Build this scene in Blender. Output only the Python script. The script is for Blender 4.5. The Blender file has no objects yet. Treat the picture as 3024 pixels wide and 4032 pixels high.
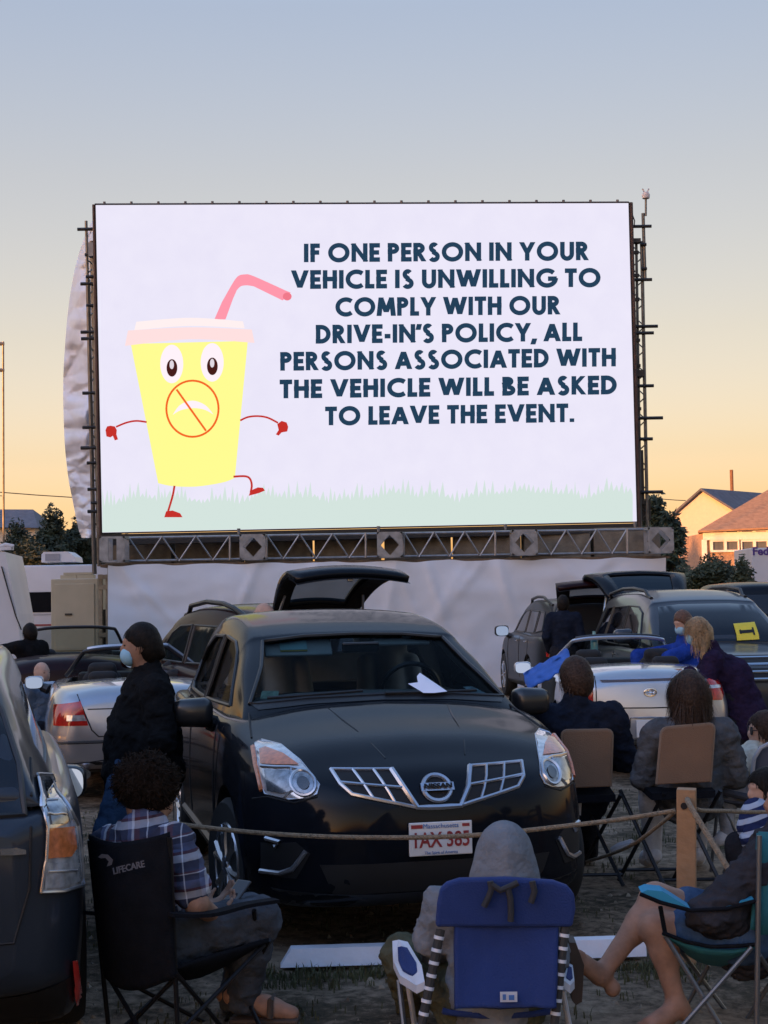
import bpy, bmesh, math, random
import numpy as np
from mathutils import Vector, Matrix, noise
from mathutils.bvhtree import BVHTree
random.seed(7); np.random.seed(7)
SC = bpy.context.scene
COL = SC.collection
PI = math.pi
R_ = math.radians
# ---------------------------------------------------------------- camera
F, CX, CY, H = 6000.0, 1512.0, 2016.0, 1.69
PITCH, ROLL = math.atan2(349, 6000), R_(1.0)
CR = Matrix.Rotation(PI/2 + PITCH, 3, 'X') @ Matrix.Rotation(-ROLL, 3, 'Z')
cam = bpy.data.cameras.new('camera'); co = bpy.data.objects.new('camera', cam); COL.objects.link(co)
cam.sensor_width = 36; cam.sensor_fit = 'AUTO'; cam.lens = 36*F/4032
cam.clip_start = 0.1; cam.clip_end = 3000
co.matrix_world = Matrix.Translation((0, 0, H)) @ CR.to_4x4()
SC.camera = co
# ---------------------------------------------------------------- sky and sun
SUN_EL, SUN_AZ = 3.2, 229.0          # where the light comes from: elevation, azimuth clockwise from +Y
w = bpy.data.worlds.new('World'); SC.world = w; w.use_nodes = True
nt = w.node_tree; nt.nodes.clear()
sky = nt.nodes.new('ShaderNodeTexSky'); sky.sky_type = 'NISHITA'; sky.sun_disc = False
sky.sun_elevation = R_(SUN_EL); sky.sun_rotation = R_(SUN_AZ)
sky.air_density = 1.0; sky.dust_density = 2.0; sky.ozone_density = 1.0
# sky tint by height; unseen upper sky brightened and blued to light the foreground
tc = nt.nodes.new('ShaderNodeTexCoord'); sx = nt.nodes.new('ShaderNodeSeparateXYZ')
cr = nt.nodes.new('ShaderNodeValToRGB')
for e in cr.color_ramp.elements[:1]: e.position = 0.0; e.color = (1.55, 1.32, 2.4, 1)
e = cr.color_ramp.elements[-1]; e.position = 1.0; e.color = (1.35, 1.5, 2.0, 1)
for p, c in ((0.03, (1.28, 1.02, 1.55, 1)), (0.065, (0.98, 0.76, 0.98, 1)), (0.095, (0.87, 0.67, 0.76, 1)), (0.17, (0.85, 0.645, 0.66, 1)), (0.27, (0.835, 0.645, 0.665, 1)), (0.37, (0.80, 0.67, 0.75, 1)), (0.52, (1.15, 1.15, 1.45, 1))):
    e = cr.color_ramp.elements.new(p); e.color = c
mx = nt.nodes.new('ShaderNodeMix'); mx.data_type = 'RGBA'; mx.blend_type = 'MULTIPLY'; mx.inputs[0].default_value = 1
bg = nt.nodes.new('ShaderNodeBackground'); bg.inputs['Strength'].default_value = 0.15
wo = nt.nodes.new('ShaderNodeOutputWorld')
L = nt.links.new
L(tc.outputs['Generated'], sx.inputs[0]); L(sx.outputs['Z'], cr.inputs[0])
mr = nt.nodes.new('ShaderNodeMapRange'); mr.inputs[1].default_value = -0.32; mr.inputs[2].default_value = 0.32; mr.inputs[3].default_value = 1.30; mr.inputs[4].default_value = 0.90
vm = nt.nodes.new('ShaderNodeVectorMath'); vm.operation = 'SCALE'
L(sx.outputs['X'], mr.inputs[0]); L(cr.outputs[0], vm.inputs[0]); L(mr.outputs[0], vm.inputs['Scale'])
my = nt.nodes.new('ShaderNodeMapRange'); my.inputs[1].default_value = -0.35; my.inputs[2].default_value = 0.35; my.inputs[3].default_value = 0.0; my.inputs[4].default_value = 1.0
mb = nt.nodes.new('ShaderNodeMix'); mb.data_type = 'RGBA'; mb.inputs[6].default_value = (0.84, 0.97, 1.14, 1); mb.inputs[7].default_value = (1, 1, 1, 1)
mm_ = nt.nodes.new('ShaderNodeMix'); mm_.data_type = 'RGBA'; mm_.blend_type = 'MULTIPLY'; mm_.inputs[0].default_value = 1
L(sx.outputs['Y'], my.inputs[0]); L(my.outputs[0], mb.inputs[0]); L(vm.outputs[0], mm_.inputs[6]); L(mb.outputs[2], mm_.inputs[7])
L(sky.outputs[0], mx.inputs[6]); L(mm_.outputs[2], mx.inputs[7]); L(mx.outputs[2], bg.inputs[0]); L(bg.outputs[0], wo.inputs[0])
sl = bpy.data.lights.new('sun', 'SUN'); so = bpy.data.objects.new('sun', sl); COL.objects.link(so)
sl.energy = 2.2; sl.angle = R_(0.5); sl.color = (1.0, 0.40, 0.11)
_sd = Vector((math.sin(R_(SUN_AZ))*math.cos(R_(SUN_EL)), math.cos(R_(SUN_AZ))*math.cos(R_(SUN_EL)), math.sin(R_(SUN_EL))))
so.rotation_euler = _sd.to_track_quat('Z', 'Y').to_euler()
SC.view_settings.view_transform = 'Standard'; SC.view_settings.look = 'None'
SC.view_settings.gamma = 1; SC.view_settings.use_curve_mapping = False
SC.view_settings.exposure = 2.0
EXPO = 2**SC.view_settings.exposure
# ---------------------------------------------------------------- helpers
def ray(px, py):
    v = CR @ Vector(((px-CX)/F, -(py-CY)/F, -1.0)); return v/v.y
def P(px, py, d):
    """point at distance d (m) whose place in the photograph is px, py"""
    return Vector((0, 0, H)) + ray(px, py)*d
def lin(c):
    return tuple(((x/255)/12.92 if x/255 <= 0.04045 else ((x/255+0.055)/1.055)**2.4) for x in c)
MATS = {}
def mat(name, col, rough=0.6, metal=0.0, coat=0.0, var=0.12, vs=6.0, bump=0.0, bs=40.0, spec=0.5, alpha=1.0, sheen=0.0, col2=None, bd=0.02):
    if name in MATS: return MATS[name]
    m = bpy.data.materials.new(name); m.use_nodes = True; MATS[name] = m
    t = m.node_tree; b = t.nodes['Principled BSDF']
    b.inputs['Roughness'].default_value = rough; b.inputs['Metallic'].default_value = metal
    b.inputs['Coat Weight'].default_value = coat; b.inputs['Coat Roughness'].default_value = 0.04 if coat not in (0.4, 0.5) else 0.09
    b.inputs['Specular IOR Level'].default_value = spec; b.inputs['Alpha'].default_value = alpha
    b.inputs['Sheen Weight'].default_value = sheen
    co_ = t.nodes.new('ShaderNodeTexCoord'); n = t.nodes.new('ShaderNodeTexNoise')
    n.inputs['Scale'].default_value = vs; n.inputs['Detail'].default_value = 6
    r = t.nodes.new('ShaderNodeValToRGB')
    c2 = col2 or tuple(c*(1-var) for c in col)
    r.color_ramp.elements[0].position = 0.3; r.color_ramp.elements[1].position = 0.7
    r.color_ramp.elements[0].color = (*c2, 1); r.color_ramp.elements[1].color = (*[min(1, c*(1+var)) for c in col], 1)
    t.links.new(co_.outputs['Object'], n.inputs['Vector']); t.links.new(n.outputs[0], r.inputs[0]); t.links.new(r.outputs[0], b.inputs['Base Color'])
    if bump:
        n2 = t.nodes.new('ShaderNodeTexNoise'); n2.inputs['Scale'].default_value = bs; n2.inputs['Detail'].default_value = 5
        bp = t.nodes.new('ShaderNodeBump'); bp.inputs['Strength'].default_value = bump; bp.inputs['Distance'].default_value = bd
        t.links.new(co_.outputs['Object'], n2.inputs['Vector']); t.links.new(n2.outputs[0], bp.inputs['Height']); t.links.new(bp.outputs[0], b.inputs['Normal'])
    return m
def emit(name, rgb, k=1.0):
    """something that gives off light itself; rgb as it shows in the photograph"""
    if name in MATS: return MATS[name]
    m = bpy.data.materials.new(name); m.use_nodes = True; MATS[name] = m
    t = m.node_tree; b = t.nodes['Principled BSDF']
    b.inputs['Base Color'].default_value = (0.008, 0.008, 0.008, 1); b.inputs['Roughness'].default_value = 0.8
    b.inputs['Specular IOR Level'].default_value = 0.1
    b.inputs['Emission Color'].default_value = (*lin(rgb), 1); b.inputs['Emission Strength'].default_value = k/EXPO
    return m
def tag(o, label=None, cat=None, group=None, kind=None):
    if label: o['label'] = label
    if cat: o['category'] = cat
    if group: o['group'] = group
    if kind: o['kind'] = kind
    return o
def empty(name, loc, rz=0.0, label=None, cat=None, group=None):
    o = bpy.data.objects.new(name, None); COL.objects.link(o); o.empty_display_size = 0.1
    o.location = loc; o.rotation_euler = (0, 0, rz)
    return tag(o, label, cat, group)
def mw(o):
    return Matrix.Translation(o.location) @ o.rotation_euler.to_matrix().to_4x4()
def rootinv(o):
    m = Matrix.Identity(4)
    while o is not None:
        m = o.matrix_basis_l if hasattr(o, 'matrix_basis_l') else mw(o) @ m; o = o.parent
    return m.inverted()
class MB:
    def __init__(s): s.v = []; s.f = []; s.m = []
    def add(s, vs, fs, mi=0):
        o = len(s.v); s.v += [Vector(x) for x in vs]; s.f += [tuple(i+o for i in f) for f in fs]; s.m += [mi]*len(fs); return s
    def box(s, c, size, M=None, mi=0, bev=0.0):
        x, y, z = [k/2 for k in size]
        vs = [Vector((a*x, b*y, d*z)) for a in (-1, 1) for b in (-1, 1) for d in (-1, 1)]
        fs = [(0, 1, 3, 2), (4, 6, 7, 5), (0, 4, 5, 1), (2, 3, 7, 6), (0, 2, 6, 4), (1, 5, 7, 3)]
        if bev:
            bm = bmesh.new(); bv = [bm.verts.new(v) for v in vs]
            for f in fs: bm.faces.new([bv[i] for i in f])
            bmesh.ops.bevel(bm, geom=bm.edges[:], offset=bev, segments=2, profile=0.5, affect='EDGES')
            bm.verts.index_update(); vs = [v.co.copy() for v in bm.verts]; fs = [tuple(v.index for v in f.verts) for f in bm.faces]; bm.free()
        if M is not None: vs = [M @ v for v in vs]
        c = Vector(c); return s.add([v+c for v in vs], fs, mi)
    def tube(s, pts, r, n=8, mi=0, closed=False, caps=True, flat=None):
        pts = [Vector(p) for p in pts]; N = len(pts)
        rs = r if isinstance(r, (list, tuple)) else [r]*N
        o = len(s.v); prev = None
        for i, p in enumerate(pts):
            if closed: t = pts[(i+1) % N]-pts[i-1]
            else: t = pts[min(i+1, N-1)]-pts[max(i-1, 0)]
            t = t.normalized() if t.length > 1e-9 else Vector((0, 0, 1))
            if prev is None:
                a = t.orthogonal().normalized()
                if flat is not None: a = (Vector(flat)-t*t.dot(Vector(flat))).normalized()
            else: a = (prev-t*prev.dot(t)).normalized()
            prev = a; b = t.cross(a)
            for k in range(n):
                an = 2*PI*k/n; s.v.append(p+(a*math.cos(an)+b*math.sin(an))*rs[i])
        M_ = N if closed else N-1
        for i in range(M_):
            for k in range(n):
                a_, b_ = o+i*n+k, o+i*n+(k+1) % n; c_, d_ = o+((i+1) % N)*n+(k+1) % n, o+((i+1) % N)*n+k
                s.f.append((a_, b_, c_, d_)); s.m.append(mi)
        if caps and not closed:
            s.f.append(tuple(o+k for k in range(n))[::-1]); s.m.append(mi)
            s.f.append(tuple(o+(N-1)*n+k for k in range(n))); s.m.append(mi)
        return s
    def prism(s, poly, off, mi=0):
        """poly: list of 3-D points in a plane; off: extrusion vector"""
        n = len(poly); poly = [Vector(p) for p in poly]; off = Vector(off)
        vs = poly+[p+off for p in poly]
        fs = [tuple(range(n)), tuple(range(2*n-1, n-1, -1))]+[(i, (i+1) % n, n+(i+1) % n, n+i) for i in range(n)]
        return s.add(vs, fs, mi)
    def lathe(s, prof, c, axis='Z', n=24, mi=0, M=None):
        """prof: list of (radius, height)"""
        vs = []
        for (r, h) in prof:
            for k in range(n):
                a = 2*PI*k/n; p = (r*math.cos(a), r*math.sin(a), h)
                if axis == 'Y': p = (p[0], p[2], p[1])
                if axis == 'X': p = (p[2], p[0], p[1])
                v = Vector(p); vs.append((M @ v if M is not None else v)+Vector(c))
        fs = [(i*n+k, i*n+(k+1) % n, (i+1)*n+(k+1) % n, (i+1)*n+k) for i in range(len(prof)-1) for k in range(n)]
        fs += [tuple(range(n))[::-1], tuple((len(prof)-1)*n+k for k in range(n))]
        return s.add(vs, fs, mi)
    def build(s, name, mats, parent=None, world=False, smooth=False, origin=None, angle=40):
        if not s.f: return None
        vs = s.v
        if parent is not None and world:
            I = rootinv(parent); vs = [I @ v for v in vs]
        loc = Vector((0, 0, 0))
        if parent is None:
            if origin is None:
                A = np.array([tuple(v) for v in vs]); mn, mx_ = A.min(0), A.max(0)
                origin = ((mn[0]+mx_[0])/2, (mn[1]+mx_[1])/2, mn[2])
            loc = Vector(origin); vs = [v-loc for v in vs]
        me = bpy.data.meshes.new(name); me.from_pydata([tuple(v) for v in vs], [], s.f); 
        if not isinstance(mats, (list, tuple)): mats = [mats]
        for m in mats: me.materials.append(m)
        me.polygons.foreach_set('material_index', s.m)
        bm = bmesh.new(); bm.from_mesh(me); bmesh.ops.recalc_face_normals(bm, faces=bm.faces); bm.to_mesh(me); bm.free()
        if smooth:
            me.polygons.foreach_set('use_smooth', [True]*len(me.polygons))
            if angle < 180: me.set_sharp_from_angle(angle=R_(angle))
        me.update()
        o = bpy.data.objects.new(name, me); COL.objects.link(o)
        o.location = loc
        if parent is not None: o.parent = parent
        return o
def copy_tree(o, parent=None):
    c = o.copy(); COL.objects.link(c)
    if parent is not None: c.parent = parent; c.matrix_parent_inverse = o.matrix_parent_inverse
    for ch in list(o.children): copy_tree(ch, c)
    return c
def catmull(pts, n):
    """smooth polyline through pts, n steps per segment"""
    pts = [np.array(p, float) for p in pts]; out = []
    for i in range(len(pts)-1):
        p0, p1, p2, p3 = pts[max(i-1, 0)], pts[i], pts[i+1], pts[min(i+2, len(pts)-1)]
        for k in range(n):
            t = k/n; out.append(0.5*((2*p1)+(-p0+p2)*t+(2*p0-5*p1+4*p2-p3)*t*t+(-p0+3*p1-3*p2+p3)*t**3))
    out.append(pts[-1]); return out
def interp(xs, ys, x):
    return float(np.interp(x, xs, ys))
# ---------------------------------------------------------------- soft bodies: blended capsules and ellipsoids -> one skin
def _bb(p, pad):
    if p[0] == 'c':
        a, b, r = np.array(p[1]), np.array(p[2]), max(p[3], p[4]); return np.minimum(a, b)-r-pad, np.maximum(a, b)+r+pad
    c, r = np.array(p[1]), max(p[2]); return c-r-pad, c+r+pad
def sdf_mesh(prims, res=0.012, k=0.025, jitter=0.0, jscale=8.0):
    """prims: ('c', a, b, ra, rb[, k[, (axis, squash)]]) or ('e', centre, radii[, Matrix3[, k]]) or ('-',) + a prim to cut away"""
    pad = 0.06
    lo = np.min([_bb(p if p[0] != '-' else p[1], 0)[0] for p in prims if p[0] != '-'], axis=0)-3*res-jitter
    hi = np.max([_bb(p if p[0] != '-' else p[1], 0)[1] for p in prims if p[0] != '-'], axis=0)+3*res+jitter
    dim = np.ceil((hi-lo)/res).astype(int)+1
    Fv = np.full(dim, 1.0, np.float32)
    ax = [lo[i]+res*np.arange(dim[i]) for i in range(3)]
    for p in prims:
        cut = p[0] == '-'
        if cut: p = p[1]
        l, h = _bb(p, pad)
        i0 = np.clip(((l-lo)/res).astype(int), 0, dim-1); i1 = np.clip(((h-lo)/res).astype(int)+2, 1, dim)
        X = ax[0][i0[0]:i1[0]][:, None, None]; Y = ax[1][i0[1]:i1[1]][None, :, None]; Z = ax[2][i0[2]:i1[2]][None, None, :]
        kk = k
        if p[0] == 'c':
            a, b, ra, rb = np.array(p[1], float), np.array(p[2], float), p[3], p[4]
            if len(p) > 5 and p[5] is not None: kk = p[5]
            px, py, pz = X-a[0], Y-a[1], Z-a[2]; d = b-a; dd = max(d@d, 1e-9)
            t = np.clip((px*d[0]+py*d[1]+pz*d[2])/dd, 0, 1)
            qx, qy, qz = px-t*d[0], py-t*d[1], pz-t*d[2]
            if len(p) > 6:
                n_, sq = np.array(p[6][0], float), p[6][1]; n_ /= np.linalg.norm(n_)
                dn = (qx*n_[0]+qy*n_[1]+qz*n_[2])*(1/sq-1); qx, qy, qz = qx+n_[0]*dn, qy+n_[1]*dn, qz+n_[2]*dn
            D = np.sqrt(qx*qx+qy*qy+qz*qz)-(ra+(rb-ra)*t)
        else:
            c, r = np.array(p[1], float), np.array(p[2], float)
            px, py, pz = X-c[0], Y-c[1], Z-c[2]
            if len(p) > 3 and p[3] is not None:
                m = np.array(p[3]).T
                px, py, pz = m[0][0]*px+m[0][1]*py+m[0][2]*pz, m[1][0]*px+m[1][1]*py+m[1][2]*pz, m[2][0]*px+m[2][1]*py+m[2][2]*pz
            if len(p) > 4 and p[4] is not None: kk = p[4]
            q = np.sqrt((px/r[0])**2+(py/r[1])**2+(pz/r[2])**2)
            g = np.sqrt((px/r[0]**2)**2+(py/r[1]**2)**2+(pz/r[2]**2)**2)+1e-9
            D = q*(q-1)/g
        sl_ = (slice(i0[0], i1[0]), slice(i0[1], i1[1]), slice(i0[2], i1[2]))
        A = Fv[sl_]
        if cut: Fv[sl_] = np.maximum(A, -D)
        elif kk > 0:
            hh = np.maximum(kk-np.abs(A-D), 0)/kk; Fv[sl_] = np.minimum(A, D)-hh*hh*kk*0.25
        else: Fv[sl_] = np.minimum(A, D)
    S = Fv < 0
    c8 = [S[i:dim[0]-1+i, j:dim[1]-1+j, l:dim[2]-1+l] for i in (0, 1) for j in (0, 1) for l in (0, 1)]
    cnt = sum(c.astype(np.int8) for c in c8); act = (cnt > 0) & (cnt < 8)
    idx = np.full(act.shape, -1, int); ii = np.argwhere(act); idx[act] = np.arange(len(ii))
    acc = np.zeros((len(ii), 3)); num = np.zeros(len(ii))
    cor = [(i, j, l) for i in (0, 1) for j in (0, 1) for l in (0, 1)]
    val = [Fv[ii[:, 0]+c[0], ii[:, 1]+c[1], ii[:, 2]+c[2]] for c in cor]
    for a in range(8):
        for b in range(a+1, 8):
            if sum(abs(cor[a][q]-cor[b][q]) for q in range(3)) != 1: continue
            va, vb = val[a], val[b]; x = (va < 0) != (vb < 0)
            t = np.where(x, va/np.where(va-vb == 0, 1, va-vb), 0)
            for q in range(3): acc[:, q] += np.where(x, cor[a][q]+t*(cor[b][q]-cor[a][q]), 0)
            num += x
    V = lo+res*(ii+acc/num[:, None])
    faces = []
    for axq in range(3):
        sh = [dim[0], dim[1], dim[2]]
        s0 = [slice(0, None)]*3; s1 = [slice(0, None)]*3
        s0[axq] = slice(0, dim[axq]-1); s1[axq] = slice(1, None)
        fl = np.argwhere(S[tuple(s0)] != S[tuple(s1)])
        o1, o2 = [q for q in range(3) if q != axq]
        fl = fl[(fl[:, o1] > 0) & (fl[:, o2] > 0) & (fl[:, o1] < dim[o1]-1) & (fl[:, o2] < dim[o2]-1)]
        def cell(d1, d2):
            q = fl.copy(); q[:, o1] -= d1; q[:, o2] -= d2; return idx[q[:, 0], q[:, 1], q[:, 2]]
        faces.append(np.stack([cell(0, 0), cell(1, 0), cell(1, 1), cell(0, 1)], 1))
    Fc = np.concatenate(faces); Fc = Fc[(Fc >= 0).all(1)]
    # relax once
    nb = np.zeros_like(V); nc = np.zeros(len(V))
    for a, b in ((0, 1), (1, 2), (2, 3), (3, 0)):
        np.add.at(nb, Fc[:, a], V[Fc[:, b]]); np.add.at(nb, Fc[:, b], V[Fc[:, a]]); np.add.at(nc, Fc[:, a], 1); np.add.at(nc, Fc[:, b], 1)
    V = 0.6*V+0.4*nb/np.maximum(nc, 1)[:, None]
    if jitter:
        o_ = []
        for v in V:
            v = Vector(v); q = Vector((v.x*jscale, v.y*jscale, v.z*jscale*1.5)); n1 = noise.noise_vector(q); n2 = abs(noise.noise(q*1.1+Vector((7, 3, 1))))
            o_.append(v+n1*jitter*(.5+1.6*n2)+noise.noise_vector(q*2.6)*jitter*.45)
        V = np.array(o_)
    m = MB(); m.v = [Vector(v) for v in V]; m.f = [tuple(int(q) for q in f) for f in Fc]; m.m = [0]*len(m.f)
    return m
# ---------------------------------------------------------------- ground
def ground_mat():
    m = bpy.data.materials.new('worn_grass_and_sand'); m.use_nodes = True; t = m.node_tree; b = t.nodes['Principled BSDF']
    b.inputs['Roughness'].default_value = 0.95; b.inputs['Specular IOR Level'].default_value = 0.15
    tc_ = t.nodes.new('ShaderNodeTexCoord')
    def nz(sc, det=8, ro=0.6):
        n = t.nodes.new('ShaderNodeTexNoise'); n.inputs['Scale'].default_value = sc; n.inputs['Detail'].default_value = det; n.inputs['Roughness'].default_value = ro
        t.links.new(tc_.outputs['Object'], n.inputs['Vector']); return n
    n1, n2, n3 = nz(0.9, 10, 0.7), nz(14, 8, 0.7), nz(70, 4)
    r = t.nodes.new('ShaderNodeValToRGB'); E = r.color_ramp.elements
    E[0].position = 0.40; E[0].color = (0.040, 0.033, 0.020, 1); E[1].position = 0.60; E[1].color = (0.36, 0.265, 0.18, 1)
    e = E.new(0.465); e.color = (0.09, 0.066, 0.042, 1); e = E.new(0.52); e.color = (0.215, 0.155, 0.105, 1)
    a = t.nodes.new('ShaderNodeMath'); a.operation = 'MULTIPLY_ADD'; a.inputs[1].default_value = 0.55
    a2 = t.nodes.new('ShaderNodeMath'); a2.operation = 'MULTIPLY_ADD'; a2.inputs[1].default_value = 0.38
    t.links.new(n1.outputs[0], a.inputs[0]); t.links.new(n2.outputs[0], a2.inputs[0]); a2.inputs[2].default_value = 0.035
    t.links.new(a2.outputs[0], a.inputs[2]); t.links.new(a.outputs[0], r.inputs[0]); t.links.new(r.outputs[0], b.inputs['Base Color'])
    bp = t.nodes.new('ShaderNodeBump'); bp.inputs['Strength'].default_value = 0.9; bp.inputs['Distance'].default_value = 0.03
    ad = t.nodes.new('ShaderNodeMath'); ad.operation = 'MULTIPLY_ADD'; ad.inputs[1].default_value = 0.5
    t.links.new(n3.outputs[0], ad.inputs[0]); t.links.new(n2.outputs[0], ad.inputs[2]); t.links.new(ad.outputs[0], bp.inputs['Height']); t.links.new(bp.outputs[0], b.inputs['Normal'])
    return m
g = MB()
xs = sorted(set([-900, -400, -150, -60, -30, 30, 60, 150, 400, 900]+[x*0.12 for x in range(-42, 43)]+[-20, -14, -9, -7, 7, 9, 14, 20]))
ys = sorted(set([-300, -100, -30, -5, 0, 3]+[4+y*0.12 for y in range(0, 110)]+[18, 20, 24, 30, 40, 60, 100, 200, 500, 1500]))
for y in ys:
    for x in xs:
        near = 1 if (abs(x) < 5.2 and 3.5 < y < 17) else 0
        z = 0.028*noise.noise(Vector((x*1.7, y*1.7, 0)))+0.012*noise.noise(Vector((x*6, y*6, 3))) if near else 0
        g.v.append(Vector((x, y, z-0.01)))
nx = len(xs)
for j in range(len(ys)-1):
    for i in range(nx-1):
        g.f.append((j*nx+i, j*nx+i+1, (j+1)*nx+i+1, (j+1)*nx+i)); g.m.append(0)
tag(g.build('ground', ground_mat(), smooth=True, origin=(0, 0, 0)), kind='structure')
# tufts of grass
gm = mat('grass_blade', (0.06, 0.06, 0.022), 0.8, var=0.35, vs=3)
tf = MB()
rr = random.Random(3)
def tuft(x, y, n, h, spread):
    for k in range(n):
        a = rr.uniform(0, 2*PI); d = rr.uniform(0, spread); bx, by = x+d*math.cos(a), y+d*math.sin(a)
        hh = h*rr.uniform(0.4, 1.15); a2 = rr.uniform(0, 2*PI); le = hh*rr.uniform(0.2, 1.3); wd = 0.0035
        dx, dy = math.cos(a2), math.sin(a2); px_, py_ = -dy*wd, dx*wd
        tf.add([(bx-px_, by-py_, -0.02), (bx+px_, by+py_, -0.02), (bx+dx*le*0.4+px_*.7, by+dy*le*0.4+py_*.7, hh*0.6), (bx+dx*le*0.4-px_*.7, by+dy*le*0.4-py_*.7, hh*0.6), (bx+dx*le, by+dy*le, hh)], [(0, 1, 2, 3), (3, 2, 4)])
for i in range(230):      # in front of the white kerb timber
    tuft(rr.uniform(-0.75, 1.4), rr.choice((rr.uniform(6.8, 7.08), rr.uniform(7.0, 7.1))), 9, rr.choice((0.018, 0.022, 0.028, 0.03, 0.045)), 0.06)
for i in range(1700):
    x, y = rr.uniform(-3.2, 3.6), rr.uniform(5.0, 13.5)
    if noise.noise(Vector((x*0.9, y*0.9, 5))) > 0.02: tuft(x, y, 8, 0.024, 0.10)
tag(tf.build('grass', gm, origin=(0, 0, 0)), kind='stuff')
gv = MB()
for i in range(1500):
    x, y = rr.uniform(-2.6, 3.0), 5.4+9*rr.random()**1.6; s = rr.choice((.006, .008, .010, .014, .022)); a = rr.uniform(0, PI); z = 0.028*noise.noise(Vector((x*1.7, y*1.7, 0)))+0.012*noise.noise(Vector((x*6, y*6, 3)))-.01
    c, d = math.cos(a)*s, math.sin(a)*s; k = rr.uniform(.4, .9)
    gv.add([(x-c, y-d, z-.002), (x+d*k, y-c*k, z-.002), (x+c, y+d, z-.002), (x-d*k, y+c*k, z-.002), (x-c*.3, y-d*.3, z+s*.8), (x+c*.4, y+d*.4, z+s*.6)], [(0, 1, 4), (1, 5, 4), (1, 2, 5), (2, 3, 5), (3, 4, 5), (3, 0, 4)])
tag(gv.build('gravel', mat('gravel_mix', (0.20, 0.165, 0.12), .9, var=.6, vs=3), origin=(0, 0, 0)), kind='stuff')
# ---------------------------------------------------------------- LED screen
TL, TR, BR, BL = (374, 803), (2477, 795), (2510, 2057), (400, 2101)
A_, B_ = P(*BL, 29.6), P(*BR, 30.46)
sx_ = (B_-A_); sx_.normalize(); tl_ = P(*TL, 29.6); sy_ = tl_-A_; sy_ -= sx_*sy_.dot(sx_); sy_.normalize()
sn_ = sx_.cross(sy_)                       # towards the audience
if sn_.y > 0: sn_ = -sn_
def S(px, py, lift=0.0):
    """a point of the picture shown on the screen (px of the photograph) on the plane of the screen"""
    r = ray(px, py); o = Vector((0, 0, H)); t = (A_-o).dot(sn_)/r.dot(sn_); return o+r*t+sn_*lift
scr = empty('led_screen', (A_+B_)/2, 0, 'huge lit outdoor screen showing a yellow cup cartoon and dark lettering', 'screen')
m = MB(); m.prism([S(*BL), S(*BR), S(*TR), S(*TL)], -sn_*0.16)
dk = mat('screen_black', (0.018, 0.016, 0.015), 0.6, bump=0.1)
m.build('cabinet', dk, scr, True)
def led_mat():
    m = emit('lit_lavender', (231, 227, 250)); t = m.node_tree; b = t.nodes['Principled BSDF']
    tc_ = t.nodes.new('ShaderNodeTexCoord'); n = t.nodes.new('ShaderNodeTexNoise'); n.inputs['Scale'].default_value = 2.2; n.inputs['Detail'].default_value = 8
    r = t.nodes.new('ShaderNodeValToRGB'); r.color_ramp.elements[0].color = (*lin((230, 226, 246)), 1); r.color_ramp.elements[1].color = (*lin((240, 236, 252)), 1)
    t.links.new(tc_.outputs['Object'], n.inputs['Vector']); t.links.new(n.outputs[0], r.inputs[0]); t.links.new(r.outputs[0], b.inputs['Emission Color']); return m
m = MB(); m.add([S(BL[0]+3, BL[1]-4, .004), S(BR[0]-3, BR[1]-4, .004), S(TR[0]-3, TR[1]+5, .004), S(TL[0]+3, TL[1]+5, .004)], [(0, 1, 2, 3)])
m.build('picture', led_mat(), scr, True)
# grass strip shown on the screen
rg = random.Random(11)
top = []
x = 403
while x < 2505:
    base = 1962-0.0165*(x-400)
    hgt = 20*math.sin(x*0.013)+12*math.sin(x*0.037+1)
    top.append((x, base-hgt*0.6-rg.choice((6, 16, 30, 48)))); top.append((x+rg.uniform(5, 9), base-hgt*0.6+rg.uniform(6, 22))); x += rg.uniform(12, 22)
m = MB()
top = [t for t in top if t[0] < 2503]
for i in range(len(top)-1):
    (x0, y0), (x1, y1) = top[i], top[i+1]
    b0, b1 = 2096-0.0208*(x0-400), 2096-0.0208*(x1-400)
    m.add([S(x0, b0, .006), S(x1, b1, .006), S(x1, y1, .006), S(x0, y0, .006)], [(0, 1, 2, 3)])
m.build('picture_grass', emit('lit_mint', (212, 228, 222)), scr, True)
def CC(p): return (200+p[0]/1.2762, 700+p[1]/1.2762)
def flat(name, poly, mt, lift, parent=scr):
    m = MB(); m.add([S(*CC(p), lift) for p in poly], [tuple(range(len(poly)))])
    return m.build(name, mt, parent, True)
def sm(poly, n=6): return [tuple(p) for p in catmull(poly, n)]
def ell(cx, cy, rx, ry, n=36): return [(cx+rx*math.cos(2*PI*k/n), cy+ry*math.sin(2*PI*k/n)) for k in range(n)]
Y_, RD, PK = emit('lit_yellow', (255, 252, 146)), emit('lit_red', (196, 44, 36)), emit('lit_pink', (255, 152, 172))
WH, LP = emit('lit_white', (255, 242, 250)), emit('lit_pale_pink', (255, 224, 224)); LW = emit('lit_cream', (255, 240, 240))
DB, OR, GY = emit('lit_brown', (66, 16, 12)), emit('lit_orange', (244, 98, 30)), emit('lit_grey', (226, 216, 226))
DP = emit('lit_deep_pink', (240, 120, 138))
cup = flat('cup_picture', [(402, 835), (990, 820), (925, 1508)]+sm([(925, 1508), (870, 1530), (760, 1549), (680, 1553), (600, 1548), (540, 1535)])[1:], Y_, .008)
flat('straw', [(822, 712), (878, 712), (915, 610)]+sm([(935, 565), (955, 546), (985, 541), (1020, 546)])+[(1165, 617), (1205, 577)]+sm([(1180, 567), (1020, 495), (975, 486), (938, 497), (905, 545)], 5)+[(860, 625)], PK, .009)
flat('straw_end', ell(1188, 597, 22, 20), DP, .011)
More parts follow.
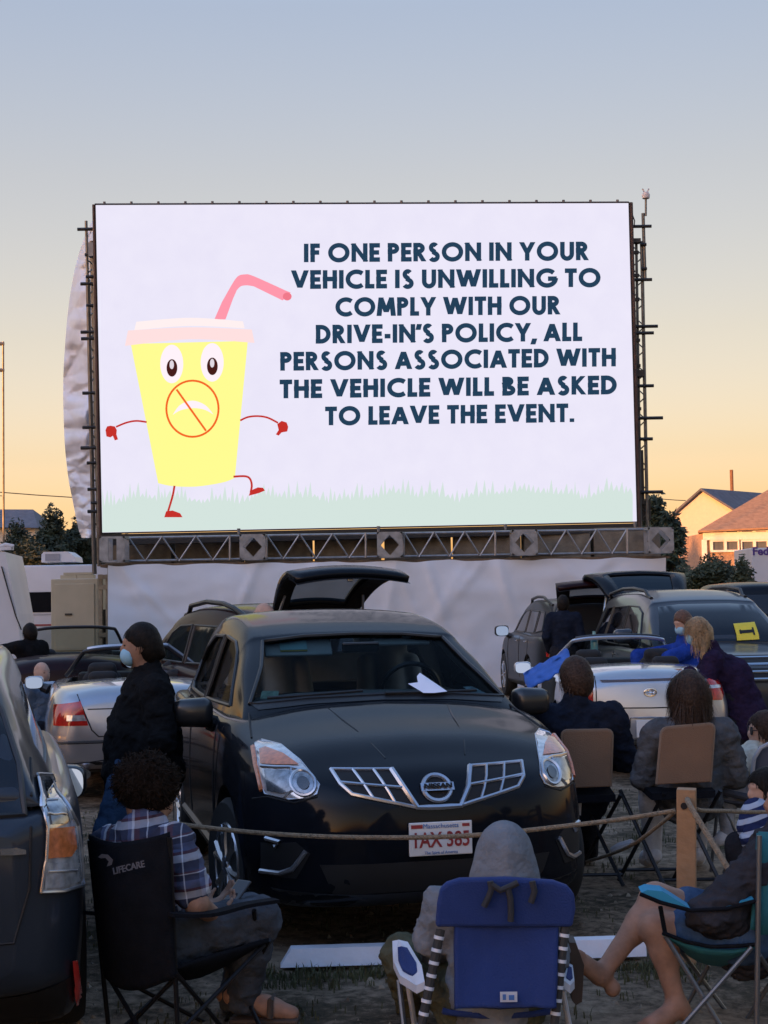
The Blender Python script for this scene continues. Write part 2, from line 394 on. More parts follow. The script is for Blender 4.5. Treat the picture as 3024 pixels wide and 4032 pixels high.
flat('lid_rim', [(373, 845), (388, 768)]+sm([(388, 768), (700, 752), (1010, 763)], 8)[1:]+[(1024, 830)]+sm([(1024, 830), (700, 812), (373, 845)], 8)[1:-1], LP, .010)
flat('lid_top', [(420, 766), (430, 724)]+sm([(430, 724), (700, 704), (966, 722)], 8)[1:]+[(974, 757)]+sm([(974, 757), (700, 745), (420, 766)], 8)[1:-1], LW, .012)
for ex, ey in ((608, 936), (811, 928)):
    e = flat('eye', ell(ex, ey, 58, 97), WH, .011)
    flat('iris', ell(ex+1, ey+20, 27, 44), DB, .013, scr); flat('glint', ell(ex, ey+4, 11, 22), GY, .015, scr)
flat('mouth', sm([(612, 1192), (650, 1142), (712, 1120), (775, 1142), (818, 1190)], 8)+sm([(818, 1190), (770, 1165), (712, 1158), (655, 1168), (612, 1192)], 8)[1:-1], WH, .010)
def stroke2(pts, w, lift, closed=False):
    """ribbon along pts in crop space"""
    m = MB(); pts = [np.array(p, float) for p in pts]; n = len(pts); vs = []
    for i, p in enumerate(pts):
        t = (pts[(i+1) % n]-pts[i-1]) if closed else pts[min(i+1, n-1)]-pts[max(i-1, 0)]
        t = t/np.linalg.norm(t); q = np.array((-t[1], t[0]))*w/2; vs += [S(*CC(p+q), lift), S(*CC(p-q), lift)]
    N = n if closed else n-1
    m.add(vs, [(2*i, 2*i+1, (2*i+3) % (2*n), (2*i+2) % (2*n)) for i in range(N)]); return m
stroke2(ell(712, 1161, 131, 141, 48), 10, .014, True).build('ban_ring', OR, scr, True)
stroke2([(632, 1064), (780, 1272)], 10, .012).build('ban_bar', OR, scr, True)
stroke2(sm([(482, 1228), (430, 1222), (380, 1231), (328, 1252)]), 9, .010).build('arm', RD, scr, True)
stroke2(sm([(952, 1220), (990, 1203), (1040, 1198), (1090, 1206), (1142, 1232)]), 9, .010).build('arm', RD, scr, True)
flat('hand', [(275, 1268), (283, 1250), (300, 1246), (322, 1250), (332, 1268), (330, 1290), (338, 1315), (322, 1320), (312, 1297), (300, 1305), (280, 1300)], RD, .012)
flat('hand', [(1138, 1238), (1160, 1222), (1185, 1230), (1193, 1252), (1188, 1275), (1160, 1280), (1145, 1296), (1131, 1290), (1145, 1268)], RD, .012)
stroke2(sm([(622, 1548), (612, 1600), (588, 1682)]), 10, .0105).build('leg', RD, scr, True)
stroke2(sm([(918, 1502), (975, 1500), (1000, 1512), (1010, 1545), (1004, 1582)]), 10, .0105).build('leg', RD, scr, True)
flat('shoe', [(570, 1706), (580, 1676), (612, 1672), (650, 1686), (662, 1706)], RD, .012)
flat('shoe', [(995, 1598), (1004, 1572), (1040, 1556), (1066, 1558), (1076, 1572), (1045, 1585)], RD, .012)
# lettering, geometric capitals drawn as strokes on a unit-high grid; (width, strokes)
def arc(cx, cy, rx, ry, a0, a1, n=20): return [(cx+rx*math.cos(R_(a0+(a1-a0)*k/n)), cy+ry*math.sin(R_(a0+(a1-a0)*k/n))) for k in range(n+1)]
T_ = 0.232; h_ = T_/2
GL = {
 'I': (.232, [[(h_, 0), (h_, 1)]]), 'F': (.48, [[(h_, 0), (h_, 1)], [(0, 1-h_), (.46, 1-h_)], [(0, .52), (.43, .52)]]),
 'E': (.51, [[(h_, 0), (h_, 1)], [(0, 1-h_), (.51, 1-h_)], [(0, .5), (.47, .5)], [(0, h_), (.51, h_)]]),
 'L': (.44, [[(h_, 0), (h_, 1)], [(0, h_), (.44, h_)]]), 'T': (.56, [[(.28, 0), (.28, 1)], [(0, 1-h_), (.56, 1-h_)]]),
 'H': (.68, [[(h_, 0), (h_, 1)], [(.68-h_, 0), (.68-h_, 1)], [(0, .52), (.68, .52)]]),
 'O': (1.04, [arc(.52, .5, .52-h_, .5-h_+.02, 0, 360, 40)]),
 'C': (.84, [arc(.52, .5, .52-h_, .5-h_+.02, 48, 312, 32)]),
 'G': (.98, [arc(.52, .5, .52-h_, .5-h_+.02, 42, 360, 34), [(.56, .46), (.97, .46)]]),
 'D': (.72, [[(h_, 0), (h_, 1)], [(0, 1-h_), (.25, 1-h_)]+arc(.25, .5, .47-h_, .5-h_, 90, -90)+[(0, h_)]]),
 'P': (.56, [[(h_, 0), (h_, 1)], [(0, 1-h_), (.26, 1-h_)]+arc(.26, .71, .30-h_, .29-h_, 90, -90)+[(0, .42+h_)]]),
 'R': (.62, [[(h_, 0), (h_, 1)], [(0, 1-h_), (.26, 1-h_)]+arc(.26, .71, .30-h_, .29-h_, 90, -90)+[(0, .42+h_)], [(.24, .5), (.51, 0)]]),
 'B': (.60, [[(h_, 0), (h_, 1)], [(0, 1-h_), (.24, 1-h_)]+arc(.24, .76, .27-h_, .24-h_, 90, -90)+[(0, .52+h_*.4)], [(0, .56), (.28, .56)]+arc(.28, .28, .32-h_, .28-h_, 90, -90)+[(0, h_)]]),
 'S': (.58, [arc(.29, .74, .25-h_, .26-h_+.02, 35, 270, 16)+arc(.29, .26, .29-h_, .28-h_+.02, 90, -150, 18)]),
 'U': (.68, [[(h_, 1), (h_, .36)]+arc(.34, .36, .34-h_, .36-h_+.02, 180, 360)+[(.68-h_, 1)]]),
 'Y': (.74, [[(.37, 0), (.37, .46)], [(.10, 1), (.37, .42)], [(.64, 1), (.37, .42)]]),
 'V': (.80, [[(.10, 1), (.40, .06)], [(.70, 1), (.40, .06)]]),
 'A': (.80, [[(.10, 0), (.40, .94)], [(.70, 0), (.40, .94)], [(.2, .3), (.6, .3)]]),
 'N': (.78, [[(h_, 0), (h_, 1)], [(.78-h_, 0), (.78-h_, 1)], [(.08, .97), (.70, .03)]]),
 'M': (.90, [[(.10, 0), (.2, 1)], [(.80, 0), (.7, 1)], [(.2, .95), (.45, .2)], [(.7, .95), (.45, .2)]]),
 'W': (1.14, [[(.10, 1), (.34, .06)], [(.57, .95), (.34, .06)], [(.57, .95), (.80, .06)], [(1.04, 1), (.80, .06)]]),
 'K': (.66, [[(h_, 0), (h_, 1)], [(.14, .50), (.52, 1)], [(.2, .55), (.56, 0)]]),
 '-': (.32, [[(.02, .36), (.30, .36)]]), "'": (.16, [[(.12, 1), (.05, .68)]]), ',': (.18, [[(.12, .16), (.03, -.16)]]), '.': (.2, [[(.1, 0), (.1, .2)]]), ' ': (.215, []),
}
LINES = [('IF ONE PERSON IN YOUR', 1196, 1033, 2318, 1025), ('VEHICLE IS UNWILLING TO', 1147, 1138, 2365, 1130), ('COMPLY WITH OUR', 1320, 1246, 2206, 1238.5),
         ("DRIVE-IN'S POLICY, ALL", 1243, 1353, 2292, 1343), ('PERSONS ASSOCIATED WITH', 1103, 1460, 2425, 1443), ('THE VEHICLE WILL BE ASKED', 1101, 1569, 2429, 1552), ('TO LEAVE THE EVENT.', 1280, 1675, 2260, 1662)]
m = MB(); CAPH = 73.0; cnt = 0
for txt, x0, y0, x1, y1 in LINES:
    gap = 0.075
    nat = sum(GL[c][0] for c in txt)+gap*(len(txt)-1)
    k = (x1-x0)/nat; cur = 0.0
    for c in txt:
        wd, sts = GL[c]
        for st in sts:
            pts = []
            closed = len(st) > 5 and abs(st[0][0]-st[-1][0]) < 1e-6 and abs(st[0][1]-st[-1][1]) < 1e-6
            st_ = st[:-1] if closed else st
            n = len(st_); q = [np.array((x0+(cur+p[0])*k, 0)) for p in st_]
            for i, p in enumerate(st_):
                X = x0+(cur+p[0])*k; q[i] = np.array((X, y0+(y1-y0)*(X-x0)/(x1-x0)-p[1]*CAPH))
            vs = []; tw = T_*0.5*(k+CAPH)/2
            slant = n == 2 and abs(st_[0][0]-st_[1][0]) > .03 and abs(st_[0][1]-st_[1][1]) > .2
            for i in range(n):
                t = (q[(i+1) % n]-q[i-1]) if closed else q[min(i+1, n-1)]-q[max(i-1, 0)]
                t = t/max(np.linalg.norm(t), 1e-6)
                nrm = np.array((-t[1], t[0]))*tw
                if slant: nrm = np.array((tw*1.12*(1 if nrm[0] > 0 else -1), 0))      # horizontal terminals
                vs += [q[i]+nrm, q[i]-nrm]
            lift = .008+.00035*(cnt % 9); cnt += 1
            N = n if closed else n-1
            m.add([S(v[0], v[1], lift) for v in vs], [(2*i, 2*i+1, (2*i+3) % (2*n), (2*i+2) % (2*n)) for i in range(N)])
        cur += wd+gap
m.build('lettering', emit('lit_navy', (26, 60, 86)), scr, True)
# frame edges and bottom beam
for a, b, r in ((TL, BL, .035), (TR, BR, .05)): MB().tube([S(a[0]+(8 if a is TR else -6), a[1], -.06), S(b[0]+(8 if a is TR else -6), b[1]+30, -.06)], r, 6).build('side_frame', mat('rust_dark', (0.06, 0.028, 0.018), 0.7, var=0.4), scr, True)
m = MB(); m.prism([S(396, 2104, -.02), S(2514, 2060, -.02), S(2516, 2096, -.02), S(396, 2146, -.02)], -sn_*0.3)
m.build('bottom_beam', dk, scr, True)
m = MB()
for k in range(20):
    xx = 410+k*106.5
    if xx < 2470: m.tube([S(xx, 804-.0038*(xx-375), -.05), S(xx, 792-.0038*(xx-375), -.05)], .028, 6)
    if xx+50 < 2470: m.tube([S(xx+40, 801, -.08), S(xx+58, 801, -.08)], .02, 5)
m.tube([S(372, 802, -.05), S(2478, 794, -.05)], .02, 5)
m.build('top_rail', mat('lug_grey', (0.10, 0.09, 0.09), 0.6), scr, True)
# ---------------------------------------------------------------- truss under the screen
alu = mat('truss_aluminium', (0.26, 0.26, 0.27), 0.42, 0.55, var=0.2, vs=9)
wor = mat('truss_block_grey', (0.26, 0.26, 0.26), 0.55, 0.3, var=0.25, vs=7)
tr = empty('base_truss', P(1450, 2200, 29.4), 0, 'grey aluminium box truss running under the lit screen', 'truss')
def TY(x): return 2114-0.0166*(x-520), 2212-0.0166*(x-520)   # top and bottom chord in the photograph
m = MB()
for dd in (29.3, 29.8):
    for q in (0, 1):
        MB().tube([P(420, TY(420)[q]+(4 if q == 0 else -3), dd), P(2640, TY(2640)[q]+(4 if q == 0 else -3), dd+.75)], .027, 8).build('chord', alu, tr, True, smooth=True)
m = MB(); xs_ = [500]; 
segs = [(505, 905), (1050, 1440), (1590, 1950), (2110, 2470)]
for (a, b) in segs:
    n = 6; 
    for dd in (29.3, 29.8):
        for k in range(n):
            xa, xb = a+(b-a)*k/n, a+(b-a)*(k+1)/n
            ya, yb = (TY(xa)[k % 2], TY(xb)[1-k % 2]); MB().tube([P(xa, ya, dd), P(xb, yb, dd+.05)], .018, 6).build('brace', alu, tr, True, smooth=True)
        for xx in (a, b): MB().tube([P(xx, TY(xx)[0], dd), P(xx, TY(xx)[1], dd)], .022, 6).build('upright', alu, tr, True, smooth=True)
for xc, dd in ((450, 29.0), (998, 29.2), (1535, 29.35), (2062, 29.5), (2594, 29.65)):
    m = MB(); pm = F/dd; t, b = TY(xc); c = P(xc, (t+b)/2, dd); s_ = (b-t)/pm*1.02; d4 = s_/2; th = .05
    # a block: four edge posts + plates with a diamond opening on the face
    for fy in (-d4, d4):
        for (ax, az, bx, bz) in ((-1, -1, -1, 0), (-1, 0, -1, 1), (-1, 1, 0, 1), (0, 1, 1, 1), (1, 1, 1, 0), (1, 0, 1, -1), (1, -1, 0, -1), (0, -1, -1, -1)):
            pass
        out = [(-1, -1), (1, -1), (1, 1), (-1, 1)]; ins = [(0, -.84), (.76, 0), (0, .84), (-.76, 0)] if xc > 500 else [(-.3, -.9), (.35, -.9), (.35, .9), (-.3, .9)]
        O = [c+Vector((o[0]*d4, fy, o[1]*d4)) for o in out]; I_ = [c+Vector((o[0]*d4, fy, o[1]*d4)) for o in ins]
        O2, I2 = [v+Vector((0, .03, 0)) for v in O], [v+Vector((0, .03, 0)) for v in I_]
        if xc > 500: fs = [(0, 1, 4), (1, 5, 4), (1, 2, 5), (2, 6, 5), (2, 3, 6), (3, 7, 6), (3, 0, 7), (0, 4, 7)]
        else: fs = [(0, 1, 5, 4), (1, 2, 6, 5), (2, 3, 7, 6), (3, 0, 4, 7)]
        m.add(O+I_, fs); m.add(O2+I2, fs)
        m.add(I_+I2, [(0, 1, 5, 4), (1, 2, 6, 5), (2, 3, 7, 6), (3, 0, 4, 7)]); m.add(O+O2, [(0, 1, 5, 4), (1, 2, 6, 5), (2, 3, 7, 6), (3, 0, 4, 7)])
    for sx in (-1, 1):
        for sz in (-1, 1):
            m.box(c+Vector((sx*(d4-.02), 0, sz*(d4-.02))), (.045, s_, .045)); m.tube([c+Vector((sx*d4*.8, -d4-.012, sz*d4*.8)), c+Vector((sx*d4*.8, -d4+.01, sz*d4*.8))], .03, 8)
    m.build('corner_block', wor, tr, True)
for xx in (940, 1490, 1990, 2500): MB().tube([P(xx, TY(xx)[0]-26, 29.3), P(xx, TY(xx)[0]-4, 29.3)], [.035, .02], 8).build('chain_hook', alu, tr, True, smooth=True)
# concrete ballast behind the truss
for k in range(8):
    xa = 425+k*272; c = P(xa+130, TY(xa+130)[0]+58, 30.75)
    tag(MB().box(c, (1.33, .7, .62), bev=.02).build('ballast_block', mat('ballast_concrete', (0.16, 0.135, 0.10), 0.9, var=0.35, vs=4, bump=.4, bs=20)), 'stained concrete ballast block seen through the braces of the base truss', 'ballast', 'ballast blocks behind the base truss')
# scaffold deck below the truss
dk_ = empty('stage_deck', P(1500, 2230, 29.9), 0, 'low brown timber deck carrying the screen truss', 'deck')
m = MB(); m.prism([P(395, 2222, 29.1), P(2640, 2188, 29.9), P(2640, 2198, 29.9), P(395, 2234, 29.1)], (0, 1.6, 0))
m.build('deck_board', mat('deck_wood', (0.13, 0.085, 0.05), 0.8, var=0.4), dk_, True)
for k in range(9):
    for dy in (0.1, 1.5): p = P(430+k*272, 2230-.0155*k*272, 29.1+dy+k*.09); MB().tube([p, (p.x, p.y, 0)], .035, 8).build('leg', alu, dk_, True)
# white tarpaulin skirt
tp = MB(); NX, NZ = 150, 40
fold = [(470, 2230, 760, 2520), (480, 2230, 640, 2530), (1010, 2225, 900, 2500), (1560, 2215, 1690, 2560), (1680, 2215, 1760, 2480), (1560, 2215, 1500, 2560), (1840, 2212, 1640, 2560), (1960, 2212, 2020, 2420), (2200, 2210, 2290, 2300), (1900, 2212, 1740, 2420), (1250, 2222, 1180, 2300), (2420, 2200, 2300, 2280)]
dF = [random.uniform(.5, 1.2) for _ in fold]
for j in range(NZ+1):
    for i in range(NX+1):
        u, v = i/NX, j/NZ; px_ = 425+(2622-425)*u; y0 = 2226-(2226-2196)*u+3*math.sin(u*60)+4*noise.noise(Vector((u*30, 0, 0)))
        py_ = y0+(2790-y0)*v
        b = 0.0
        for (ax, ay, bx, by), s in zip(fold, dF):
            d = np.array((bx-ax, by-ay), float); l = np.linalg.norm(d); q = np.array((px_-ax, py_-ay)); t = q@d/l/l
            if -.05 < t < 1.1:
                dist = (q[0]*d[1]-q[1]*d[0])/l; b += s*0.075*math.exp(-abs(dist/13))*max(0, 1-abs(t-.4)*1.1)
        b += 0.05*noise.noise(Vector((u*7, v*3, 2)))+0.02*noise.noise(Vector((u*25, v*12, 7)))+.16*v*(1-v)
        # sag between ties of the upper hem
        tp.v.append(P(px_, py_, 28.85+.8*u-b))
for j in range(NZ):
    for i in range(NX):
        a = j*(NX+1)+i; tp.f.append((a, a+1, a+NX+2, a+NX+1)); tp.m.append(0)
tag(tp.build('tarpaulin', mat('white_tarp', (0.60, 0.63, 0.68), 0.5, var=0.05, vs=2), smooth=True, angle=180), 'wrinkled white tarpaulin hung below the base truss', 'tarpaulin')
# billowing plastic sheet behind the left edge of the screen
out_l = [(374, 850), (345, 905), (315, 985), (295, 1060), (278, 1150), (265, 1250), (256, 1360), (250, 1470), (249, 1560), (251, 1660), (256, 1760), (264, 1840), (272, 1900), (286, 1970), (298, 2030), (308, 2080), (322, 2118)]
sp = MB(); NJ, NI = 210, 44; ol = catmull(out_l, 16); ol = [ol[int(k*(len(ol)-1)/NJ)] for k in range(NJ+1)]
for j, (xl, yl) in enumerate(ol):
    xr = 372+0.013*(yl-850); yr = yl-5 if j < NJ else yl
    for i in range(NI+1):
        u = i/NI; px_ = xl+(xr-xl)*u; py_ = yl+(yr-yl)*u
        big = noise.noise(Vector((u*1.6, j*.036, 3))); cre = 0
        v1 = noise.voronoi(Vector((u*.9+j*.021, j*.051, 8)))[0]; v2 = noise.voronoi(Vector((u*1.7-j*.034, j*.107, 4)))[0]
        d = 31.2+1.5*(1-u)**1.5-.5*big*min(1, u*3+.25)-.75*(v1[1]-v1[0])-.22*(v2[1]-v2[0])
        sp.v.append(P(px_, py_, d))
for j in range(NJ):
    for i in range(NI):
        a = j*(NI+1)+i; sp.f.append((a, a+1, a+NI+2, a+NI+1)); sp.m.append(0)
tag(sp.build('plastic_sheet', mat('white_plastic', (0.62, 0.65, 0.73), 0.35, var=0.12, vs=1.2), smooth=True, angle=180), 'tall creased white plastic sheet billowing out behind the left side of the screen', 'sheet')
# ---------------------------------------------------------------- scaffold towers
blk = mat('scaffold_black', (0.035, 0.033, 0.03), 0.5, 0.5, var=0.3)
gal = mat('scaffold_grey', (0.13, 0.125, 0.115), 0.45, 0.6, var=0.3)
t1 = empty('scaffold_tower', P(362, 2250, 30.3), 0, 'dark scaffold mast with short crossbars at the left edge of the screen', 'scaffold', 'scaffold masts beside the screen')
m = MB()
m.tube([P(339, 870, 30.3), P(346, 1120, 30.3)], .03, 8); m.tube([P(346, 1100, 30.3), P(372, 2260, 30.3)], .045, 8); m.tube([P(362, 950, 30.5), P(392, 2230, 30.5)], .05, 8); m.tube([P(368, 960, 30.3), P(386, 2100, 30.3)], .03, 8)
m.build('pole', gal, t1, True, smooth=True)
m = MB()
for y, a, b in ((903, 305, 372), (1003, 335, 375), (1090, 338, 372), (1118, 317, 375), (1203, 340, 372), (1308, 318, 375), (1334, 320, 378), (1548, 325, 376), (1683, 325, 378), (1764, 318, 380), (1823, 342, 380), (1927, 345, 380), (1980, 358, 385), (2014, 345, 385)):
    MB().tube([P(a, y, 30.28), P(b, y-.0175*(b-a), 30.28)], .035, 8).build('crossbar', blk, t1, True, smooth=True)
m = MB(); 
for k in range(26):
    ya = 985+k*43; xa = 350+.022*(ya-985)
    MB().tube([P(xa, ya, 30.3), P(xa+22, ya+(22 if k % 2 else -22), 30.5)], .016, 5).build('brace', gal, t1, True, smooth=True)
m.tube([P(370+.018*i, 1100+i, 30.1+.0*i) for i in (0, 300, 700, 1000)], .02, 6)
m.build('cable', gal, t1, True, smooth=True)
m = MB(); m.box(P(366, 985, 30.2), (.15, .2, .28)); m.build('lamp', wor, t1, True)
t2 = empty('scaffold_tower', P(2545, 2100, 31.0), 0, 'lattice scaffold mast topped by a small weather sensor at the right edge of the screen', 'scaffold', 'scaffold masts beside the screen')
m = MB()
def TX(y): return 2505+.016*(y-945), 2530+.0165*(y-945)
m.tube([P(TX(945)[0], 945, 30.8), P(TX(2100)[0], 2100, 30.8)], .03, 8); m.tube([P(TX(950)[1]-5, 950, 30.8), P(TX(2110)[1], 2110, 30.8)], .03, 8); m.tube([P(TX(950)[1]-1, 960, 31.2), P(TX(2110)[1]+3, 2110, 31.2)], .025, 8)
m.tube([P(2532, 840, 30.8), P(2540, 1100, 30.8)], .035, 8)
m.tube([P(2543, 785, 30.8), P(2543, 850, 30.8)], .022, 8)
m.build('pole', gal, t2, True, smooth=True)
m = MB()
for y, a, b in ((890, 2483, 2565), (961, 2520, 2545), (1056, 2525, 2547), (1100, 2488, 2567), (1284, 2492, 2590), (1310, 2492, 2574), (1518, 2500, 2574), (1645, 2503, 2610), (1727, 2503, 2570), (1936, 2525, 2610)):
    MB().tube([P(a, y+2, 30.75), P(b, y+2-.0175*(b-a), 30.75)], .034, 8).build('crossbar', blk, t2, True, smooth=True)
for y in (995, 1085, 1180, 1340, 1440, 1610): MB().box(P(TX(y)[0]-4, y, 30.78), (.13, .08, .06)).build('clamp', blk, t2, True)
m = MB()
for k in range(24):
    ya = 980+k*46; a, b = TX(ya); MB().tube([P(a-18, ya+26, 31.1), P(b, ya-14, 30.8)] if k % 2 else [P(a-18, ya-14, 31.1), P(b, ya+26, 30.8)], .014, 5).build('brace', gal, t2, True, smooth=True)
for q in (((2500, 950, 30.7), (.21, .2, .08)), ((2515, 1472, 30.7), (.2, .2, .13)), ((2520, 1880, 30.9), (.13, .2, 1.1)), ((2536, 2010, 31), (.24, .2, .4))): MB().box(P(*q[0]), q[1]).build('clamp_box', blk, t2, True)
m = MB(); c = P(2543, 768, 30.8); m.lathe([(.02, -.09), (.075, -.07), (.085, .0), (.05, .06), (.0, .07)], c, n=14)
for dx in (-.055, .055): m.tube([c+Vector((dx*.5, 0, .05)), c+Vector((dx, 0, .12)), c+Vector((dx*1.3, 0, .13))], .016, 6)
m.build('weather_sensor', mat('sensor_white', (0.55, 0.5, 0.48), 0.5), t2, True, smooth=True)
m = MB(); m.tube([P(2480, 840, 30.7), P(2492, 850, 30.7), P(2499, 870, 30.7), P(2497, 890, 30.7)], .012, 6); m.build('cable', blk, t2, True, smooth=True)
# ---------------------------------------------------------------- trees
barkm = mat('bark', (0.07, 0.05, 0.035), 0.9, var=.4, vs=12, bump=.5)
lf_dark = mat('leaf_dark', (0.035, 0.042, 0.018), 0.7, var=.55, vs=1.3)
lf_pine = mat('leaf_pine', (0.030, 0.045, 0.022), 0.75, var=.5, vs=1.6)
lf_bush = mat('leaf_bush', (0.05, 0.055, 0.02), 0.7, var=.5, vs=1.8)
def leaves(m, c, r, n, size, rg, shell=.55):
    for _ in range(n):
        v = Vector((rg.gauss(0, 1), rg.gauss(0, 1), rg.gauss(0, 1))).normalized()
        q = rg.uniform(shell, 1.0)**.7*(1+.28*noise.noise(Vector((v.x*2.2+c[0], v.y*2.2+c[1], v.z*2.2+c[2]))))
        p = Vector(c)+Vector((v.x*r[0], v.y*r[1], v.z*r[2]))*q
        a = Vector((rg.gauss(0, 1), rg.gauss(0, 1), rg.gauss(0, .7))).normalized(); b = a.orthogonal().normalized()
        s = size*rg.uniform(.35, 1.2); m.add([p-a*s, p+b*s*.42, p+a*s, p-b*s*.42], [(0, 1, 2, 3)])
def tree(name, base, h, blobs, mt, label, group, n=900, size=.16, seed=1, cat='tree'):
    rg = random.Random(seed); t = empty(name, base, 0, label, cat, group)
    tk = MB(); tk.tube([(0, 0, -.1), (.05, .02, h*.35), (-.03, 0, h*.7)], [h*.03, h*.02, h*.01], 8)
    cr_ = MB()
    for (x, y, z, rx, ry, rz) in blobs:
        c = (x, y, z); tk.tube([(0, 0, h*.2), (x*.5, y*.5, z*.6), c], [h*.014, h*.009, .015], 6)
        leaves(cr_, c, (rx, ry, rz), int(n*(rx*rz)**.5), size, rg, .35)
        leaves(cr_, c, (rx*.75, ry*.75, rz*.75), int(n*.35*(rx*rz)**.5), size*1.5, rg, .1)
    tk.build('trunk', barkm, t, smooth=True); cr_.build('crown', mt, t)
    return t
def gp(px, d):  # ground point below a pixel column
    p = P(px, 2365, d); return Vector((p.x, p.y, 0))
def blob_tree(name, px, d, top, wpx, label, group, mt=lf_dark, seed=1, n=900, size=.16, k=7, low=.25):
    rg = random.Random(seed); pm = F/d; b = gp(px, d); h = P(px, top, d).z; w = wpx/pm/2; bl = []
    for i in range(k):
        z = h*rg.uniform(low, .78); f = 1-abs(z/h-.5)*.7; a = rg.uniform(0, 2*PI); r = w*f*rg.uniform(.35, .55)
        rr_ = w*rg.uniform(.42, .62); bl.append((r*math.cos(a), r*math.sin(a)*.8, z, rr_, rr_, min(rr_*.8, (h-z)*.9)))
    bl.append((0, 0, h*.72, w*.5, w*.5, h*.27))
    return tree(name, b, h, bl, mt, label, group, n, size, seed)
LG = 'dark trees behind the trailers'
for i, (px, d, top, wpx, lab) in enumerate(((330, 74, 1985, 230, 'dark bushy tree against the billowing plastic sheet'), (210, 72, 1975, 240, 'tallest dark tree above the motorhome roof'), (70, 70, 2035, 230, 'lower dark tree at the left picture edge in front of a house roof'), (420, 76, 2010, 240, 'dark tree mostly hidden behind the left edge of the screen'))):
    blob_tree('leafy_tree', px, d, top, wpx, lab, LG, lf_dark, 20+i, 1500, .13, 12)
blob_tree('leafy_tree', 120, 64, 2110, 330, 'wide low dark shrub just above the motorhome', LG, lf_dark, 31, 1500, .12, 9, .3)
# dark conifers on the right
def conifer(px, d, top, wpx, label, group, seed):
    rg = random.Random(seed); pm = F/d; b = gp(px, d); h = P(px, top, d).z; w = wpx/pm/2
    t = empty('pine_tree', b, 0, label, 'tree', group)
    tk = MB(); tk.tube([(0, 0, -.1), (0, 0, h*.95)], [h*.025, .02], 8); tk.build('trunk', barkm, t, smooth=True)
    cr_ = MB()
    for i in range(46):
        z = h*(.10+.88*(i/46)); rad = w*(1-(i/46)**1.4)*rg.uniform(.6, 1.1)+.12; a = rg.uniform(0, 2*PI)
        tip = Vector((rad*math.cos(a), rad*math.sin(a), z-.1*rad)); o = Vector((0, 0, z+.1))
        for q in range(70):
            u = rg.uniform(.05, 1)**.8; p = o.lerp(tip, u)+Vector((rg.gauss(0, .13), rg.gauss(0, .13), rg.gauss(0, .12)))*(1.2-.5*u)
            v = (tip-o).normalized()*.7+Vector((rg.gauss(0, .5), rg.gauss(0, .5), rg.gauss(0, .45))); v.normalize(); s = rg.uniform(.08, .2); w_ = v.orthogonal().normalized()*s*.33
            cr_.add([p-v*s, p+w_, p+v*s, p-w_], [(0, 1, 2, 3)])
    cr_.build('crown', lf_pine, t)
PG = 'dark pines beside the right end of the truss'
conifer(2590, 52, 1955, 190, 'tallest dark pine rising behind the right scaffold mast', PG, 3)
conifer(2655, 49, 2030, 170, 'ragged dark pine right of the last truss block', PG, 5)
conifer(2550, 56, 2000, 150, 'dark pine half hidden by the screen corner', PG, 8)
BG = 'round bushes in front of the brown house'
for i, (px, d, top, wpx, lab) in enumerate(((2800, 44, 2168, 260, 'round dark green bush below the brown roofed house'), (2925, 43, 2180, 200, 'rounded bush in front of the white lorry'), (2690, 46, 2215, 200, 'low bush at the foot of the pines'))):
    blob_tree('bush', px, d, top, wpx, lab, BG, lf_bush, 40+i, 2600, .075, 11, .12)
# ---------------------------------------------------------------- houses
lap = mat('house_white', (0.66, 0.56, 0.44), 0.7, var=.05); roofg = mat('roof_grey', (0.12, 0.12, 0.14), 0.85, var=.2, vs=3, bump=.3)
roofb = mat('roof_brown', (0.34, 0.20, 0.11), 0.85, var=.2, vs=5, bump=.3); shing = mat('house_shingle', (0.34, 0.22, 0.15), 0.85, var=.3, vs=9)
wtrim = mat('trim_white', (0.75, 0.72, 0.68), 0.6, var=.04); wglass = mat('house_glass', (0.10, 0.11, 0.13), 0.12, spec=.8)
D = 85; hA = empty('white_house', gp(2790, D), 0, 'white gabled house with grey roof catching the last sun on its gable', 'house')
def fr(px, py, d=D): return P(px, py, d)
ap, el_, er_ = fr(2770, 1934), fr(2640, 2048), fr(2905, 2018)
m = MB(); bl_, br_ = Vector((el_.x, el_.y, 0)), Vector((er_.x, er_.y, 0))
m.prism([bl_, br_, er_, ap, el_], (6.5, 7, 0)); m.build('wall', lap, hA, True)
m = MB(); dv = Vector((6.9, 7.4, 0)); lift = Vector((0, 0, .10)); f0 = Vector((-.2, -.2, 0))
rf_ = None
for e_ in (el_, er_):
    dn = (e_-ap)*1.06; m.prism([ap+f0+lift*.2, ap+dn+f0+lift*.2, ap+dn+f0+lift*1.6, ap+f0+lift*1.6], dv)
rf_ = m.build('roof', roofg, hA, True)
m = MB(); c = fr(2884, 1990, D+2.5); m.tube([(c.x, c.y, 3), (c.x, c.y, P(2882, 1850, D+2.5).z)], .10, 8); m.build('vent_pipe', mat('pipe_brown', (0.16, 0.08, 0.045), 0.8), hA, True, smooth=True)
for q in range(9):
    z = 1.2+q*.62
D = 72; hB = empty('brown_roofed_house', gp(2960, D), 0, 'shingled house with broad brown hip roof and white windows', 'house')
e0, e1 = fr(2748, 2090, D), fr(3330, 2062, D); r0, r1 = fr(3046, 1915, D+5), fr(3330, 1905, D+5)
z0 = e0.z; x0, x1 = e0.x+.35, e1.x-.3; yy = D
m = MB(); m.box(((x0+x1)/2, yy+5, z0/2-.05), (x1-x0, 9.2, z0-.1)); m.build('wall', shing, hB, True)
m = MB(); b0, b1 = Vector((e0.x*1.16, yy+10.5, e0.z)), Vector((e1.x, yy+10.5, e1.z))
